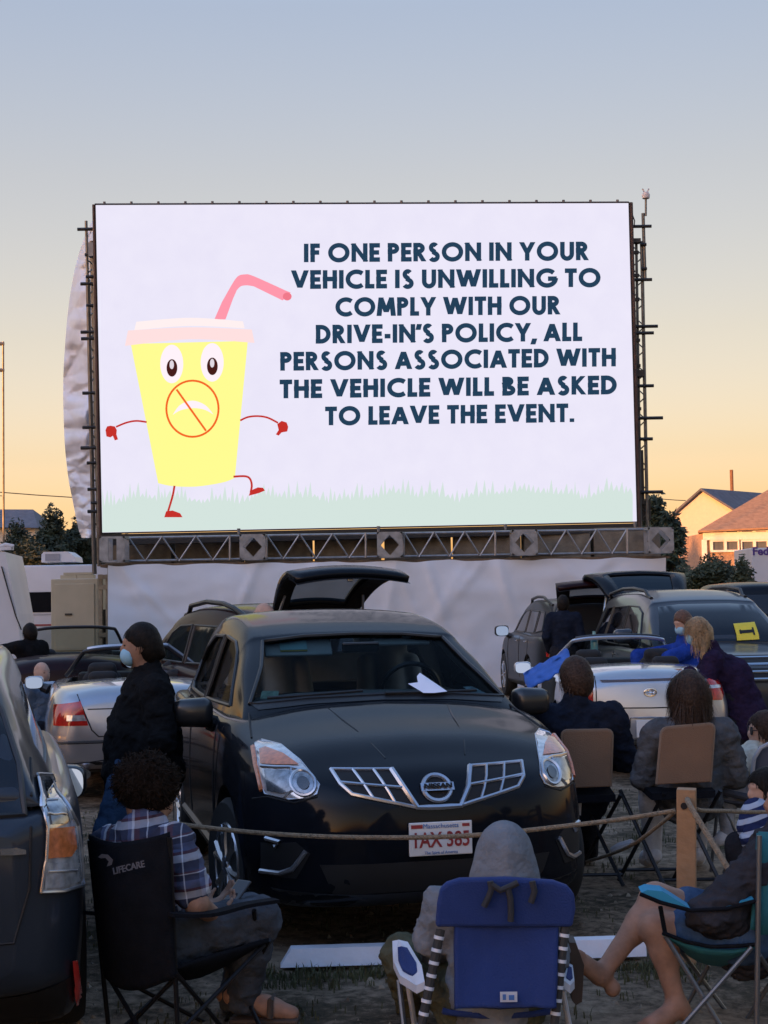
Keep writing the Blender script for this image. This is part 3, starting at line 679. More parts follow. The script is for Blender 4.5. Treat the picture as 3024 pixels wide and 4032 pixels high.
m.add([e0, e1, r1, r0, b0, b1, e0-Vector((0, 0, .08)), e1-Vector((0, 0, .08)), b0-Vector((0, 0, .08)), b1-Vector((0, 0, .08))], [(0, 1, 2, 3), (4, 0, 3), (1, 5, 2), (5, 4, 3, 2), (6, 7, 9, 8), (0, 6, 7, 1), (4, 8, 6, 0), (5, 9, 8, 4), (1, 7, 9, 5)])
m.build('roof', roofb, hB, True)
m = MB(); m.box(((x0+x1)/2, yy+.30, z0-.26), (x1-x0+.1, .12, .36)); m.box((x0, yy+.32, z0/2-.2), (.22, .16, z0-.42)); m.build('trim', wtrim, hB, True)
for px in (2855, 2970):
    c = fr(px, 2128, D+.34); f_ = MB(); wv, hv = .66, 1.0
    for dx in (-wv, 0, wv): f_.box((c.x+dx, c.y, c.z), (.13, .12, hv+.1))
    for dz in (-hv/2, 0, hv/2): f_.box((c.x, c.y+.003, c.z+dz), (wv*2+.12, .11, .10))
    wdw = f_.build('window', wtrim, hB, True); MB().box((c.x, c.y+.05, c.z), (wv*2, .04, hv)).build('pane', wglass, wdw, True)
# house roof far left
D = 95; hC = empty('far_house', gp(30, D), 0, 'dark roofed house peeping over the trees at the far left', 'house')
a, b = fr(-150, 2075, D), fr(150, 2078, D); m = MB(); m.box(((a.x+b.x)/2, D+4, a.z/2-.02), (b.x-a.x-.6, 7, a.z-.04)); m.build('wall', lap, hC, True)
m = MB(); r0_, r1_ = fr(-150, 2005, D+4), fr(130, 2006, D+4); m.add([a, b, r1_, r0_, a+Vector((0, 8.4, 0)), b+Vector((0, 8.4, 0))], [(0, 1, 2, 3), (4, 0, 3), (1, 5, 2), (5, 4, 3, 2), (0, 1, 5, 4)]); m.build('roof', roofg, hC, True)
# ---------------------------------------------------------------- tree rows added out of view to shade the field, gapped for sunlit houses
rg = random.Random(5); wd = MB()
def wood(xc, yc, r, h):
    bm = bmesh.new(); bmesh.ops.create_icosphere(bm, subdivisions=2, radius=1)
    vs = []
    for v in bm.verts:
        q = 1+.3*noise.noise(v.co*2+Vector((xc, yc, 0))); vs.append(Vector((xc+v.co.x*r*.8*q, yc+v.co.y*r*.95*q, h*.5+v.co.z*h*.5*q*.95)))
    bm.verts.index_update(); wd.add(vs, [tuple(v.index for v in f.verts) for f in bm.faces]); bm.free()
    wd.tube([(xc, yc, -.2), (xc, yc, h*.4)], .3, 6)
    leaves(wd, (xc, yc, h*.5), (r, r, h*.52), 160, .5, rg, .8)
y = -75
while y < 11.5:
    wood(-42+rg.uniform(-2, 2), y, rg.uniform(3.4, 4.4), rg.uniform(13, 16)); y += 3.6
for y in (15, 18, 21, 24.5, 27.5, 30.5, 33.5): wood(-43, y, 2.4, rg.uniform(5.6, 6.4) if y < 22 else rg.uniform(7.9, 8.9))
y = 44
while y < 80:
    wood(-44, y, 3.8, rg.uniform(12, 14)); y += 3.8
tag(wd.build('added_shade_trees', lf_dark, origin=(-42, 0, 0)), kind='stuff')
# ---------------------------------------------------------------- left background: motorhome, container, trailer, pole
whp = mat('rv_white', (0.55, 0.55, 0.57), 0.4, var=.06, vs=1.5); blackg = mat('dark_glass', (0.006, 0.007, 0.010), 0.05, spec=.5)
D = 37; rv = empty('motorhome', gp(200, D), 0, 'white motorhome with a rooftop air conditioner and dark window', 'motorhome')
a, b = fr(20, 2228, D), fr(470, 2221, D); m = MB(); m.box(((a.x+b.x)/2, D+1.2, a.z/2+.2), (b.x-a.x, 2.4, a.z-.4), bev=.06); m.build('body', whp, rv, True, smooth=True)
m = MB(); q0, q1 = fr(170, 2215, D+.9), fr(308, 2172, D+.9); m.prism([(q0.x, D+.7, q0.z), (q1.x-.02, D+.7, q0.z), (q1.x-.04, D+.7, q0.z+.12), (q1.x-.22, D+.7, q1.z), (q0.x+.06, D+.7, q1.z), (q0.x, D+.7, q1.z-.06)], (0, .9, 0))
ac = m.build('air_conditioner', whp, rv, True); m = MB(); m.box(((q0.x*.68+q1.x*.32), D+.69, (q0.z+q1.z)/2-.01), (.36, .03, .17)); m.build('grille', mat('ac_grey', (0.25, 0.25, 0.27), .6), ac, True)
q0, q1 = fr(80, 2412, D), fr(225, 2330, D); m = MB(); m.box(((q0.x+q1.x)/2, D-.006, (q0.z+q1.z)/2), (q1.x-q0.x, .03, q1.z-q0.z), bev=.012); m.build('window', mat('rv_tint', (0.006, 0.006, 0.008), .7, spec=.1), rv, True)
q0, q1 = fr(60, 2463, D), fr(440, 2458, D); m = MB(); m.box(((q0.x+q1.x)/2, D-.004, q0.z), (q1.x-q0.x, .02, .04)); m.build('stripe', mat('stripe_red', (0.25, 0.03, 0.03), .5), rv, True)
q0 = fr(200, 2420, D); m = MB(); m.box(((a.x+b.x)/2, D-.004, q0.z), (b.x-a.x, .015, .015)); m.build('trim_line', mat('ac_grey', None), rv, True)
for x in (a.x+1, b.x-1): MB().lathe([(.1, -.12), (.4, -.1), (.4, .1), (.1, .12)], (x, D+.3, .4), 'Y', 20).build('wheel', mat('tyre', (0.012, 0.012, 0.012), .8), rv, True, smooth=True)
bei = mat('beige_steel', (0.42, 0.37, 0.26), .55, var=.08, vs=2)
D = 32; ct = empty('steel_cabinet', gp(300, D), 0, 'beige steel cabinet standing between the motorhome and the tarpaulin', 'cabinet')
a, b = fr(200, 2280, D), fr(386, 2277, D); m = MB(); m.box(((a.x+b.x)/2, D+.9, a.z/2), (b.x-a.x, 1.8, a.z), bev=.02); m.build('body', bei, ct, True)
m = MB(); q0, q1 = fr(216, 2300, D), fr(374, 2560, D); m.box(((q0.x+q1.x)/2, D-.012, (q0.z+q1.z)/2), (q1.x-q0.x, .03, q0.z-q1.z), bev=.01); dr = m.build('door', bei, ct, True)
m = MB(); q = fr(271, 2419, D); m.box((q.x, D-.035, q.z), (.15, .03, .04)); m.build('handle', blk, dr, True)
m = MB(); 
for px in (275, 340): q = fr(px, 2268, D+.4); m.box((q.x, q.y, a.z+.04), (.34, .3, .08))
m.box((fr(310, 2260, D+.4).x, D+.4, a.z+.11), (.6, .25, .05)); m.build('top_vent', bei, ct, True)
st = empty('support_post', gp(410, 30.6), 0, 'weathered tan post frame left of the tarpaulin edge', 'post'); m = MB()
for px in (396, 424): q = fr(px, 2262, 30.6); m.box((q.x, 30.6, q.z/2), (.07, .12, q.z))
for py in (2272, 2312, 2500): q = fr(410, py, 30.6); m.box((q.x, 30.56, q.z), (.22, .1, .09))
m.build('post_frame', mat('tan_wood', (0.27, 0.22, 0.15), .8, var=.3, vs=8), st, True)
m = MB(); q = fr(410, 2400, 30.75); m.box((q.x, 30.75, q.z*.5), (.13, .05, q.z)); m.build('dark_panel', blk, st, True)
D = 24; wt = empty('white_trailer', gp(0, D), 0, 'white trailer end with a slanted front edge at the left picture border', 'trailer')
m = MB(); m.prism([fr(-260, 2178, D), fr(20, 2173, D), fr(36, 2250, D), fr(66, 2420, D), fr(85, 2560, D), fr(85, 2690, D), fr(-260, 2690, D)], (-.3, 2.4, 0)); m.build('body', whp, wt, True)
m = MB(); m.tube([fr(6, 2230, D-.03), fr(34, 2330, D-.03), fr(62, 2425, D-.03), fr(84, 2480, D-.03)], .012, 6); m.build('cable', blk, wt, True)
m = MB(); c = fr(22, 2160, D+.4); m.box(c, (.22, .2, .05)); m.tube([c+Vector((-.12, 0, .02)), c+Vector((0, 0, .06)), c+Vector((.13, 0, .03))], .035, 8); m.build('roof_light', mat('sensor_white', None), wt, True, smooth=True)
m = MB(); m.box((fr(-100, 2690, D).x, D+1.2, .25), (1.6, 2, .5)); m.build('chassis', blk, wt, True)
D = 48; pl = empty('light_pole', gp(10, D), 0, 'thin grey pole with two short arms at the left picture edge', 'pole')
q = fr(12, 1345, D); m = MB(); m.tube([(q.x, D, 0), (q.x, D, q.z)], .035, 8); m.build('mast', gal, pl, True, smooth=True)
for py in (1352, 1456): MB().tube([fr(-40, py, D), fr(16, py+2, D)], .06, 8).build('arm', gal, pl, True, smooth=True)
wr = MB(); wr.tube([fr(-200, 1925, 55), fr(0, 1938, 55), fr(140, 1949, 55), fr(280, 1958, 55), fr(420, 1962, 55)], .018, 5); wr.tube([fr(-200, 1940, 55), fr(14, 1953, 55), fr(14, 1935, 55)], .014, 5)
tag(wr.build('overhead_wire', blk), 'thin overhead wire running behind the plastic sheet at left', 'wire')
wr = MB(); wr.tube([fr(2560, 1960, 60), fr(2620, 1966, 60), fr(2660, 1969, 60), fr(2700, 1971, 60)], .016, 5)
tag(wr.build('overhead_wire', blk), 'thin overhead wire between the pines and the white gabled house', 'wire')
# lorry far right
D = 50; lo_ = empty('box_lorry', gp(3040, D), 0, 'white box lorry with purple and orange lettering at the right picture edge', 'lorry')
q0, q1 = fr(2958, 2158, D), fr(3330, 2152, D); m = MB(); m.box(((q0.x+q1.x)/2, D+1.25, q0.z/2+.5), (q1.x-q0.x, 2.5, q0.z-1), bev=.03); m.build('cargo_box', whp, lo_, True)
def textmesh(txt, size, mt, parent, loc, rot, name='lettering', ext=.004, bold=0.0, width=None, align='CENTER'):
    cu = bpy.data.curves.new(name, 'FONT'); cu.body = txt; cu.size = size; cu.extrude = ext; cu.offset = bold; cu.align_x = align; cu.align_y = 'CENTER'; cu.resolution_u = 3
    ob = bpy.data.objects.new(name, cu); COL.objects.link(ob); dg = bpy.context.evaluated_depsgraph_get(); me = bpy.data.meshes.new_from_object(ob.evaluated_get(dg)); bpy.data.objects.remove(ob)
    if width:
        xs = [v.co.x for v in me.vertices]; k = width/(max(xs)-min(xs))
        for v in me.vertices: v.co.x *= k
    me.materials.clear(); me.materials.append(mt); o = bpy.data.objects.new(name, me); COL.objects.link(o); o.parent = parent; o.location = loc; o.rotation_euler = rot; return o
q = fr(2962, 2172, D) - lo_.location
textmesh('Fed', .37, mat('letter_purple', (0.07, 0.03, 0.2), .5), lo_, (q.x, -.012, q.z), (PI/2, 0, 0), bold=.012, align='LEFT')
textmesh('Ex', .37, mat('letter_orange', (0.6, 0.12, 0.03), .5), lo_, (q.x+.69, -.012, q.z), (PI/2, 0, 0), bold=.012, align='LEFT')
for x in (q0.x+1, q1.x-1): MB().lathe([(.1, -.15), (.5, -.12), (.5, .12), (.1, .15)], (x, D+.3, .5), 'Y', 20).build('wheel', mat('tyre', None), lo_, True, smooth=True)
m = MB(); m.box(((q0.x+q1.x)/2, D+1.2, .8), (q1.x-q0.x-.3, 1.4, .3)); m.build('chassis', blk, lo_, True)
# ---------------------------------------------------------------- cars
from mathutils.geometry import delaunay_2d_cdt
tyre = mat('tyre', None); chrome = mat('chrome', (0.62, 0.63, 0.66), 0.12, 1.0, var=.03)
satin = mat('satin_silver', (0.50, 0.52, 0.56), 0.28, 0.85, var=.05)
alloy = mat('alloy', (0.50, 0.51, 0.53), 0.25, 0.9, var=.05); plast = mat('black_plastic', (0.010, 0.010, 0.011), 0.45, var=.2)
well = mat('wheel_well', (0.004, 0.004, 0.004), 0.9); seam = mat('seam', (0.003, 0.003, 0.004), 0.7)
p_black = mat('paint_black', (0.004, 0.0055, 0.009), 0.6, 0.0, coat=0.4, var=.1, spec=.03); p_silver = mat('paint_silver', (0.36, 0.37, 0.40), 0.32, 0.75, coat=1.0, var=.04)
p_grey = mat('paint_dark_grey', (0.026, 0.033, 0.045), 0.4, 0.3, coat=0.5, var=.06, spec=.2); p_steel = mat('paint_steel_grey', (0.026, 0.028, 0.034), 0.35, 0.3, coat=0.5, var=.05); p_maroon = mat('paint_maroon', (0.014, 0.003, 0.004), 0.5, 0.0, coat=0.25, spec=.05)
p_lsil = mat('paint_light_silver', (0.42, 0.43, 0.46), 0.3, 0.7, coat=1.0, var=.04); p_pewter = mat('paint_pewter', (0.016, 0.018, 0.021), 0.45, 0.1, coat=0.3, spec=.1)
lensr = mat('lens_red', (0.42, 0.018, 0.012), 0.12, coat=1.0, var=.25, vs=30); lensa = mat('lens_amber', (0.55, 0.16, 0.05), 0.15, coat=1.0, var=.3, vs=40)
lensc = mat('lens_clear', (0.55, 0.55, 0.55), 0.10, 0.5, coat=1.0, var=.35, vs=26); lensb = mat('lens_bowl', (0.20, 0.215, 0.235), 0.15, 0.7, coat=1.0, var=.5, vs=30)
mirr = mat('mirror_glass', (0.85, 0.86, 0.86), 0.02, 1.0, var=.01); inter = mat('interior_dark', (0.012, 0.012, 0.013), 0.85); seatg = mat('seat_grey', (0.30, 0.30, 0.29), 0.9, var=.15)
paper = mat('paper_white', (0.72, 0.72, 0.80), 0.7, var=.03); plate_m = mat('plate_white', (0.62, 0.62, 0.62), 0.45, var=.04); pl_red = mat('plate_red', (0.28, 0.03, 0.03), 0.5); pl_blue = mat('plate_blue', (0.05, 0.15, 0.4), 0.5)
def glass_mat():
    m = bpy.data.materials.new('tinted_glass'); m.use_nodes = True; t = m.node_tree; t.nodes.clear(); MATS['tinted_glass'] = m
    o = t.nodes.new('ShaderNodeOutputMaterial'); mx_ = t.nodes.new('ShaderNodeMixShader'); tr_ = t.nodes.new('ShaderNodeBsdfTransparent'); gl = t.nodes.new('ShaderNodeBsdfGlossy')
    tr_.inputs[0].default_value = (0.62, 0.70, 0.69, 1); gl.inputs['Roughness'].default_value = 0.03; gl.inputs[0].default_value = (.055, .062, .068, 1)
    fr_ = t.nodes.new('ShaderNodeFresnel'); fr_.inputs[0].default_value = 1.5
    t.links.new(fr_.outputs[0], mx_.inputs[0]); t.links.new(tr_.outputs[0], mx_.inputs[1]); t.links.new(gl.outputs[0], mx_.inputs[2]); t.links.new(mx_.outputs[0], o.inputs[0]); return m
tglass = glass_mat()
headl = mat('headliner', (0.20, 0.20, 0.19), .9)
cglass = tglass.copy(); cglass.name = 'clear_side_glass'; [n for n in cglass.node_tree.nodes if n.type == 'BSDF_TRANSPARENT'][0].inputs[0].default_value = (.92, .95, .95, 1)
def loft(st, keyfn, nseg=5, step=4):
    """st: stations (s first). keyfn(row) -> half section points (x, z) bottom centre to top centre"""
    st = [np.array(r, float) for r in st]
    rows = catmull(st, nseg)
    m = MB(); N = None; rings = []
    for r in rows:
        half = catmull(keyfn(r), step)
        ring = [(p[0], r[0], p[1]) for p in half]+[(-p[0], r[0], p[1]) for p in half[-2:0:-1]]
        N = len(ring); rings.append(ring)
    for ring in rings: m.v += [Vector(p) for p in ring]
    for i in range(len(rings)-1):
        for k in range(N):
            m.f.append((i*N+k, i*N+(k+1) % N, (i+1)*N+(k+1) % N, (i+1)*N+k)); m.m.append(0)
    m.f.append(tuple(range(N))[::-1]); m.m.append(0); m.f.append(tuple((len(rings)-1)*N+k for k in range(N))); m.m.append(0)
    return m
def tub_sec(r):
    s, hb, hm, hs, zb, zm, zs, zt = r
    return [(0, zb), (hb*.7, zb), (hb, zb+.03), (hm*.985, zb+(zm-zb)*.45), (hm, zm), (hm*.5+hs*.5+.012, zm*.35+zs*.65), (hs, zs), (hs*.86, zs+(zt-zs)*.42), (hs*.5, zs+(zt-zs)*.85), (0, zt)]
def gh_sec(r):
    s, hb, ht, zb, ze, zt = r
    return [(0, zb), (hb*.9, zb), (hb, zb+.01), (hb*.62+ht*.38+.008, zb+(ze-zb)*.42), (hb*.27+ht*.73+.012, zb+(ze-zb)*.78), (ht, ze), (ht*.82, ze+(zt-ze)*.55), (ht*.45, ze+(zt-ze)*.9), (0, zt)]
class Car:
    def __init__(s, name, loc, rz, label, group=None, cat='car'):
        s.root = empty(name, loc, rz, label, cat, group); s.V = []; s.Fc = []
    def addbvh(s, m):
        o = len(s.V); s.V += m.v; s.Fc += [tuple(i+o for i in f) for f in m.f]; s.bvh = BVHTree.FromPolygons(s.V, s.Fc)
    AX = {'front': (Vector((0, 1, 0)), lambda u, v: Vector((u, -9, v))), 'rear': (Vector((0, -1, 0)), lambda u, v: Vector((u, 99, v))),
          'left': (Vector((1, 0, 0)), lambda u, v: Vector((-9, u, v))), 'right': (Vector((-1, 0, 0)), lambda u, v: Vector((9, u, v))), 'top': (Vector((0, 0, -1)), lambda u, v: Vector((u, v, 9)))}
    def hit(s, side, u, v, off=0.0):
        d, f = s.AX[side]; h = s.bvh.ray_cast(f(u, v), d)
        if h[0] is None: return None
        n = h[1] if h[1].dot(d) < 0 else -h[1]
        return h[0]+n*off
    def patch(s, name, mt, side, poly, off=.006, res=.05, parent=None, skirt=.012, smooth=True, top=False):
        pts = []; n = len(poly)
        for i in range(n):
            a, b = Vector(poly[i]).to_2d(), Vector(poly[(i+1) % n]).to_2d(); k = max(1, int((b-a).length/res))
            for j in range(k): pts.append(a.lerp(b, j/k))
        nb = len(pts); xs = [p.x for p in pts]; ys = [p.y for p in pts]
        def inside(p):
            c = False
            for i in range(nb):
                a, b = pts[i], pts[i-1]
                if (a.y > p.y) != (b.y > p.y) and p.x < (b.x-a.x)*(p.y-a.y)/(b.y-a.y)+a.x: c = not c
            return c
        allp = list(pts); x = min(xs)+res*.5
        while x < max(xs):
            y = min(ys)+res*.5
            while y < max(ys):
                q = Vector((x, y))
                if inside(q) and min((q-p).length for p in pts) > res*.4: allp.append(q)
                y += res
            x += res
        v2, _, fs, _, _, _ = delaunay_2d_cdt(allp, [(i, (i+1) % nb) for i in range(nb)], [], 1, 1e-6)
        V3 = [s.hit(side, p.x, p.y, off) for p in v2]; m = MB(); ok = [f for f in fs if all(V3[i] is not None for i in f)]
        used = sorted(set(i for f in ok for i in f)); mp = {u: k for k, u in enumerate(used)}
        m.add([V3[u] for u in used], [tuple(mp[i] for i in f) for f in ok])
        if skirt:
            ed = {}
            for f in m.f:
                for i in range(len(f)):
                    e_ = tuple(sorted((f[i], f[(i+1) % len(f)]))); ed[e_] = ed.get(e_, 0)+1
            d = s.AX[side][0]*skirt
            for (a, b), c in list(ed.items()):
                if c == 1: o = len(m.v); m.v += [m.v[a]+d, m.v[b]+d]; m.f.append((a, b, o+1, o)); m.m.append(0)
        if top: M_ = mw(s.root); m.v = [M_ @ v for v in m.v]; return m.build(name, mt, None, smooth=smooth, angle=50)
        return m.build(name, mt, parent or s.root, smooth=smooth, angle=50)
    def direct(s, name, mt, pxp, off=.006, res=6, parent=None, skirt=.012):
        """like patch(), for an outline given as it is seen in the photograph; lies on this car's own surface"""
        I = rootinv(s.root); o = I @ Vector((0, 0, H)); keep = s.hit
        def h2(side, u, v, off_=0.0):
            d = ((I @ (Vector((0, 0, H))+ray(u, v)))-o).normalized(); h = s.bvh.ray_cast(o, d)
            if h[0] is None: return None
            n = h[1] if h[1].dot(d) < 0 else -h[1]; return h[0]+n*off_
        s.hit = h2
        try: r = s.patch(name, mt, 'rear', pxp, off, res, parent, skirt)
        finally: s.hit = keep
        return r
    def dline(s, name, mt, pxp, r=.006, off=0.0, parent=None, closed=False):
        I = rootinv(s.root); o = I @ Vector((0, 0, H)); q = []; pp = pxp+[pxp[0]] if closed else pxp
        for i in range(len(pp)-1):
            for k in range(8):
                u = [pp[i][a]+(pp[i+1][a]-pp[i][a])*k/8 for a in (0, 1)]; d = ((I @ (Vector((0, 0, H))+ray(*u)))-o).normalized(); h = s.bvh.ray_cast(o, d)
                if h[0] is not None: q.append(h[0]+(h[1] if h[1].dot(d) < 0 else -h[1])*off)
        return MB().tube(q, r, 6, closed=closed).build(name, mt, parent or s.root, smooth=True) if len(q) > 1 else None
    def line(s, name, mt, side, poly, r=.006, off=.0, parent=None, closed=False, res=.05, n=6):
        pts = []; P_ = poly+[poly[0]] if closed else poly
        for i in range(len(P_)-1):
            a, b = Vector(P_[i]).to_2d(), Vector(P_[i+1]).to_2d(); k = max(1, int((b-a).length/res))
            for j in range(k): pts.append(a.lerp(b, j/k))
        if not closed: pts.append(Vector(P_[-1]).to_2d())
        q = [s.hit(side, p.x, p.y, off) for p in pts]; q = [p for p in q if p is not None]
        if len(q) < 2: return None
        return MB().tube(q, r, n, closed=closed).build(name, mt, parent or s.root, smooth=True)
    def uv(s, side, pts):
        """where the lines of sight of the photograph meet this car, as (u, v) for patch() and line()"""
        I = rootinv(s.root); o = I @ Vector((0, 0, H)); out = []
        for px, py in pts:
            d = (I @ (Vector((0, 0, H))+ray(px, py)))-o; h = s.bvh.ray_cast(o, d.normalized())[0]
            if h is not None: out.append((h.x, h.z) if side in ('front', 'rear') else ((h.y, h.z) if side in ('left', 'right') else (h.x, h.y)))
        return out
    def body(s, tub, paint, wheels, wr, L, cuts=(), W=.9):
        m = loft(tub, tub_sec); s.addbvh(m)
        o = m.build('body', [paint, well], s.root, smooth=True, angle=180)
        tgt = []
        def boolcut(cm):
            c = cm.build('cut', well, None, origin=(0, 0, 0)); md = o.modifiers.new('b', 'BOOLEAN'); md.object = c; md.operation = 'DIFFERENCE'; md.solver = 'EXACT'
            dg = bpy.context.evaluated_depsgraph_get(); ev = o.evaluated_get(dg); me = bpy.data.meshes.new_from_object(ev); o.modifiers.clear(); old = o.data; o.data = me
            bpy.data.objects.remove(c)
        par = o.parent; o.parent = None
        for y in wheels: boolcut(MB().tube([(-3, y, wr+.0), (3, y, wr)], wr*1.19, 32))
        for cm in cuts: boolcut(cm)
        o.parent = par
        me = o.data; mi = [0]*len(me.polygons)
        for p in me.polygons:
            for y in wheels:
                c = p.center
                if abs(math.hypot(c.y-y, c.z-wr)-wr*1.19) < .02 and abs(p.normal.x) < .6: mi[p.index] = 1
            if cuts and s.cutbox and all(s.cutbox[0][k]-.002 <= p.center[k] <= s.cutbox[1][k]+.002 for k in range(3)) and (p.center.z < s.cutbox[0][2]+.02 or abs(p.normal.z) < .25): mi[p.index] = 1
        me.polygons.foreach_set('material_index', mi); me.polygons.foreach_set('use_smooth', [True]*len(me.polygons)); me.set_sharp_from_angle(angle=R_(35)); me.update()
        s.bodyo = o
        return o
    def cabin(s, gh, paint, prisms, seg=5, step=4, name='cabin', shell=.045):
        """roof and pillars: a shell with window openings cut through it"""
        m = loft(gh, gh_sec, seg, step); s.addbvh(m)
        inn = [(r[0]+(.10 if i < 3 else (-.10 if i > len(gh)-4 else 0)), r[1]-shell, r[2]-shell, r[3]+.02, max(r[4]-shell*.7, r[3]+.03), max(r[5]-shell, r[3]+.04)) for i, r in enumerate(gh)]
        mi_ = loft(inn, gh_sec, seg, step)
        o = m.build(name, [paint, headl], None, smooth=True, angle=180, origin=(0, 0, 0))
        nb = len(o.data.polygons)
        for cm in prisms:
            c = cm.build('cut', plast, None, origin=(0, 0, 0)); c.data.materials.clear(); c.data.materials.append(paint); c.data.materials.append(headl); c.data.polygons.foreach_set('material_index', [1]*len(c.data.polygons))
            md = o.modifiers.new('b', 'BOOLEAN'); md.object = c; md.operation = 'DIFFERENCE'; md.solver = 'EXACT'
            dg = bpy.context.evaluated_depsgraph_get(); me = bpy.data.meshes.new_from_object(o.evaluated_get(dg)); o.modifiers.clear(); o.data = me; bpy.data.objects.remove(c)
        o.data.polygons.foreach_set('use_smooth', [True]*len(o.data.polygons)); o.data.set_sharp_from_angle(angle=R_(35)); o.parent = s.root
        return o
    @staticmethod
    def prism_x(poly): return MB().prism([(-3, p[0], p[1]) for p in poly], (6, 0, 0))
    @staticmethod
    def prism_y(poly, y0, y1): return MB().prism([(p[0], y0, p[1]) for p in poly], (0, y1-y0, 0))
    def wheel(s, y, wr, hw, side, rim=.62, spokes=6, face=alloy):
        x = side*(hw-.10); w_ = empty('wheel', (x, y, wr)); w_.parent = s.root
        m = MB(); m.lathe([(wr*rim, -.09), (wr*.93, -.10), (wr, -.07), (wr, .07), (wr*.93, .10), (wr*rim, .095), (wr*rim*.97, .04)], (0, 0, 0), 'X', 36); m.build('tyre', tyre, w_, smooth=True, angle=50)
        m = MB(); e_ = .085*side
        m.tube([(e_, wr*rim*.95*math.cos(a), wr*rim*.95*math.sin(a)) for a in [2*PI*k/36 for k in range(36)]], .014, 6, closed=True)
        for k in range(spokes):
            a = 2*PI*k/spokes+.3; r1, r2 = wr*.10, wr*rim*.95
            for da in (-.16, .16): m.tube([(e_*.95, r1*math.cos(a), r1*math.sin(a)), (e_*1.05, (r1+r2)/2*math.cos(a+da*.5), (r1+r2)/2*math.sin(a+da*.5)), (e_, r2*math.cos(a+da), r2*math.sin(a+da))], [.028, .020, .022], 6)
        m.lathe([(.0, -.01), (wr*.16, -.01), (wr*.15, .02), (0, .025)] if side > 0 else [(.0, .01), (wr*.16, .01), (wr*.15, -.02), (0, -.025)], (e_, 0, 0), 'X', 16)
        m.build('rim', face, w_, smooth=True)
        m = MB(); m.lathe([(0.01, -.05), (wr*rim*.95, -.05), (wr*rim*.95, .0), (.01, 0)], (e_*.4, 0, 0), 'X', 24); m.build('brake_disc', well, w_)
        return w_
    def mirror(s, side, c, size, housing, glass=None, yaw=0, stalk=True, facing=1):
        """c: centre (x,y,z); facing=+1: glass on the +Y side (towards the tail)"""
        M_ = Matrix.Rotation(yaw, 3, 'Z'); w_, h_ = size
        m = MB(); m.box((0, 0, 0), (w_, .15, h_), None, 0, min(.048, h_*.3)); m.v = [M_ @ Vector((v.x*(1-.12*side*v.x/w_*2*0), (v.y-.035*facing)*(1-.5*(abs(v.x)/w_)**2), v.z*(1-.14*max(0, v.x*side)/w_*2)))+Vector(c) for v in m.v]
        mo = m.build('wing_mirror', housing, s.root, smooth=True, angle=80)
        if stalk: m = MB(); m.tube([(c[0]-side*w_*.4, c[1], c[2]-h_*.35), (c[0]-side*w_*.75, c[1]+.03, c[2]-h_*.55)], [.045, .05], 8); m.build('stalk', plast, mo, smooth=True)
        m = MB(); q = [(math.copysign(abs(math.cos(a))**.6, math.cos(a))*w_*.44, .043*facing, math.copysign(abs(math.sin(a))**.7, math.sin(a))*h_*.42) for a in [2*PI*k/28 for k in range(28)]]
        m.add([M_ @ Vector((v[0], v[1]+(.012-.20*v[2])*facing, v[2]))+Vector(c) for v in q], [tuple(range(28))]); m.build('glass', glass or mirr, mo)
        return mo
def suv_tub(L, W, H, nose=1.0, zb=.24):
    k, h = W/.90, H/1.66
    f = [(0, .30, .34, .26, .42, .58, .70, .745), (.035, .46, .50, .40, .33, .58, .765, .815), (.11, .60, .645, .545, .27, .58, .82, .885), (.24, .72, .77, .68, zb, .58, .865, .945), (.45, .80, .855, .775, zb, .60, .93, 1.03), (.8, .84, .895, .835, zb, .62, .99, 1.095), (1.15, .85, .90, .85, zb, .64, 1.04, 1.16), (1.7, .85, .90, .855, zb, .66, 1.055, 1.13), (2.6, .85, .90, .855, zb, .68, 1.07, 1.12)]
    r = [(L-1.2, .85, .90, .855, zb, .70, 1.05, 1.10), (L-.5, .83, .885, .84, zb, .72, 1.06, 1.10), (L-.2, .78, .84, .80, .28, .72, 1.05, 1.085), (L-.06, .68, .74, .72, .32, .70, 1.02, 1.05), (L, .58, .62, .60, .38, .66, .96, .99)]
    return [(s*(nose if s < 1.2 else 1), *[v*k for v in q[:3]], *[v*h if i else v for i, v in enumerate(q[3:])]) for s, *q in f+r]
def suv_gh(L, W, H, base=1.05, header=1.98, rear_top=.55, rear_low=.12, cr=.05):
    k, h = W/.90, H/1.66; D_ = header-base
    g = [(base, .77, .755, .98, 1.0, 1.05), (base+.05, .785, .76, .98, 1.06, 1.135), (base+D_*.3, .80, .715, .98, 1.19, 1.265), (base+D_*.62, .815, .68, .99, 1.335, 1.395), (base+D_*.9, .82, .635, .99, 1.45, 1.50), (header, .82, .62, 1.0, 1.495, 1.535), (header+.25, .82, .61, 1.0, 1.55, 1.59), (header+.75, .815, .605, 1.0, 1.60, 1.65), (L-rear_top-.9, .81, .60, 1.02, 1.60, 1.655), (L-rear_top-.3, .79, .56, 1.04, 1.575, 1.63), (L-rear_top, .77, .55, 1.04, 1.52, 1.575), (L-rear_top*.6-rear_low*.4, .755, .57, 1.04, 1.38, 1.42), (L-rear_low-.03, .74, .66, 1.04, 1.13, 1.15), (L-rear_low, .72, .66, 1.04, 1.06, 1.07)]
    return [(s, a*k, b*k, c*h, d*h, e*h) for s, a, b, c, d, e in g]

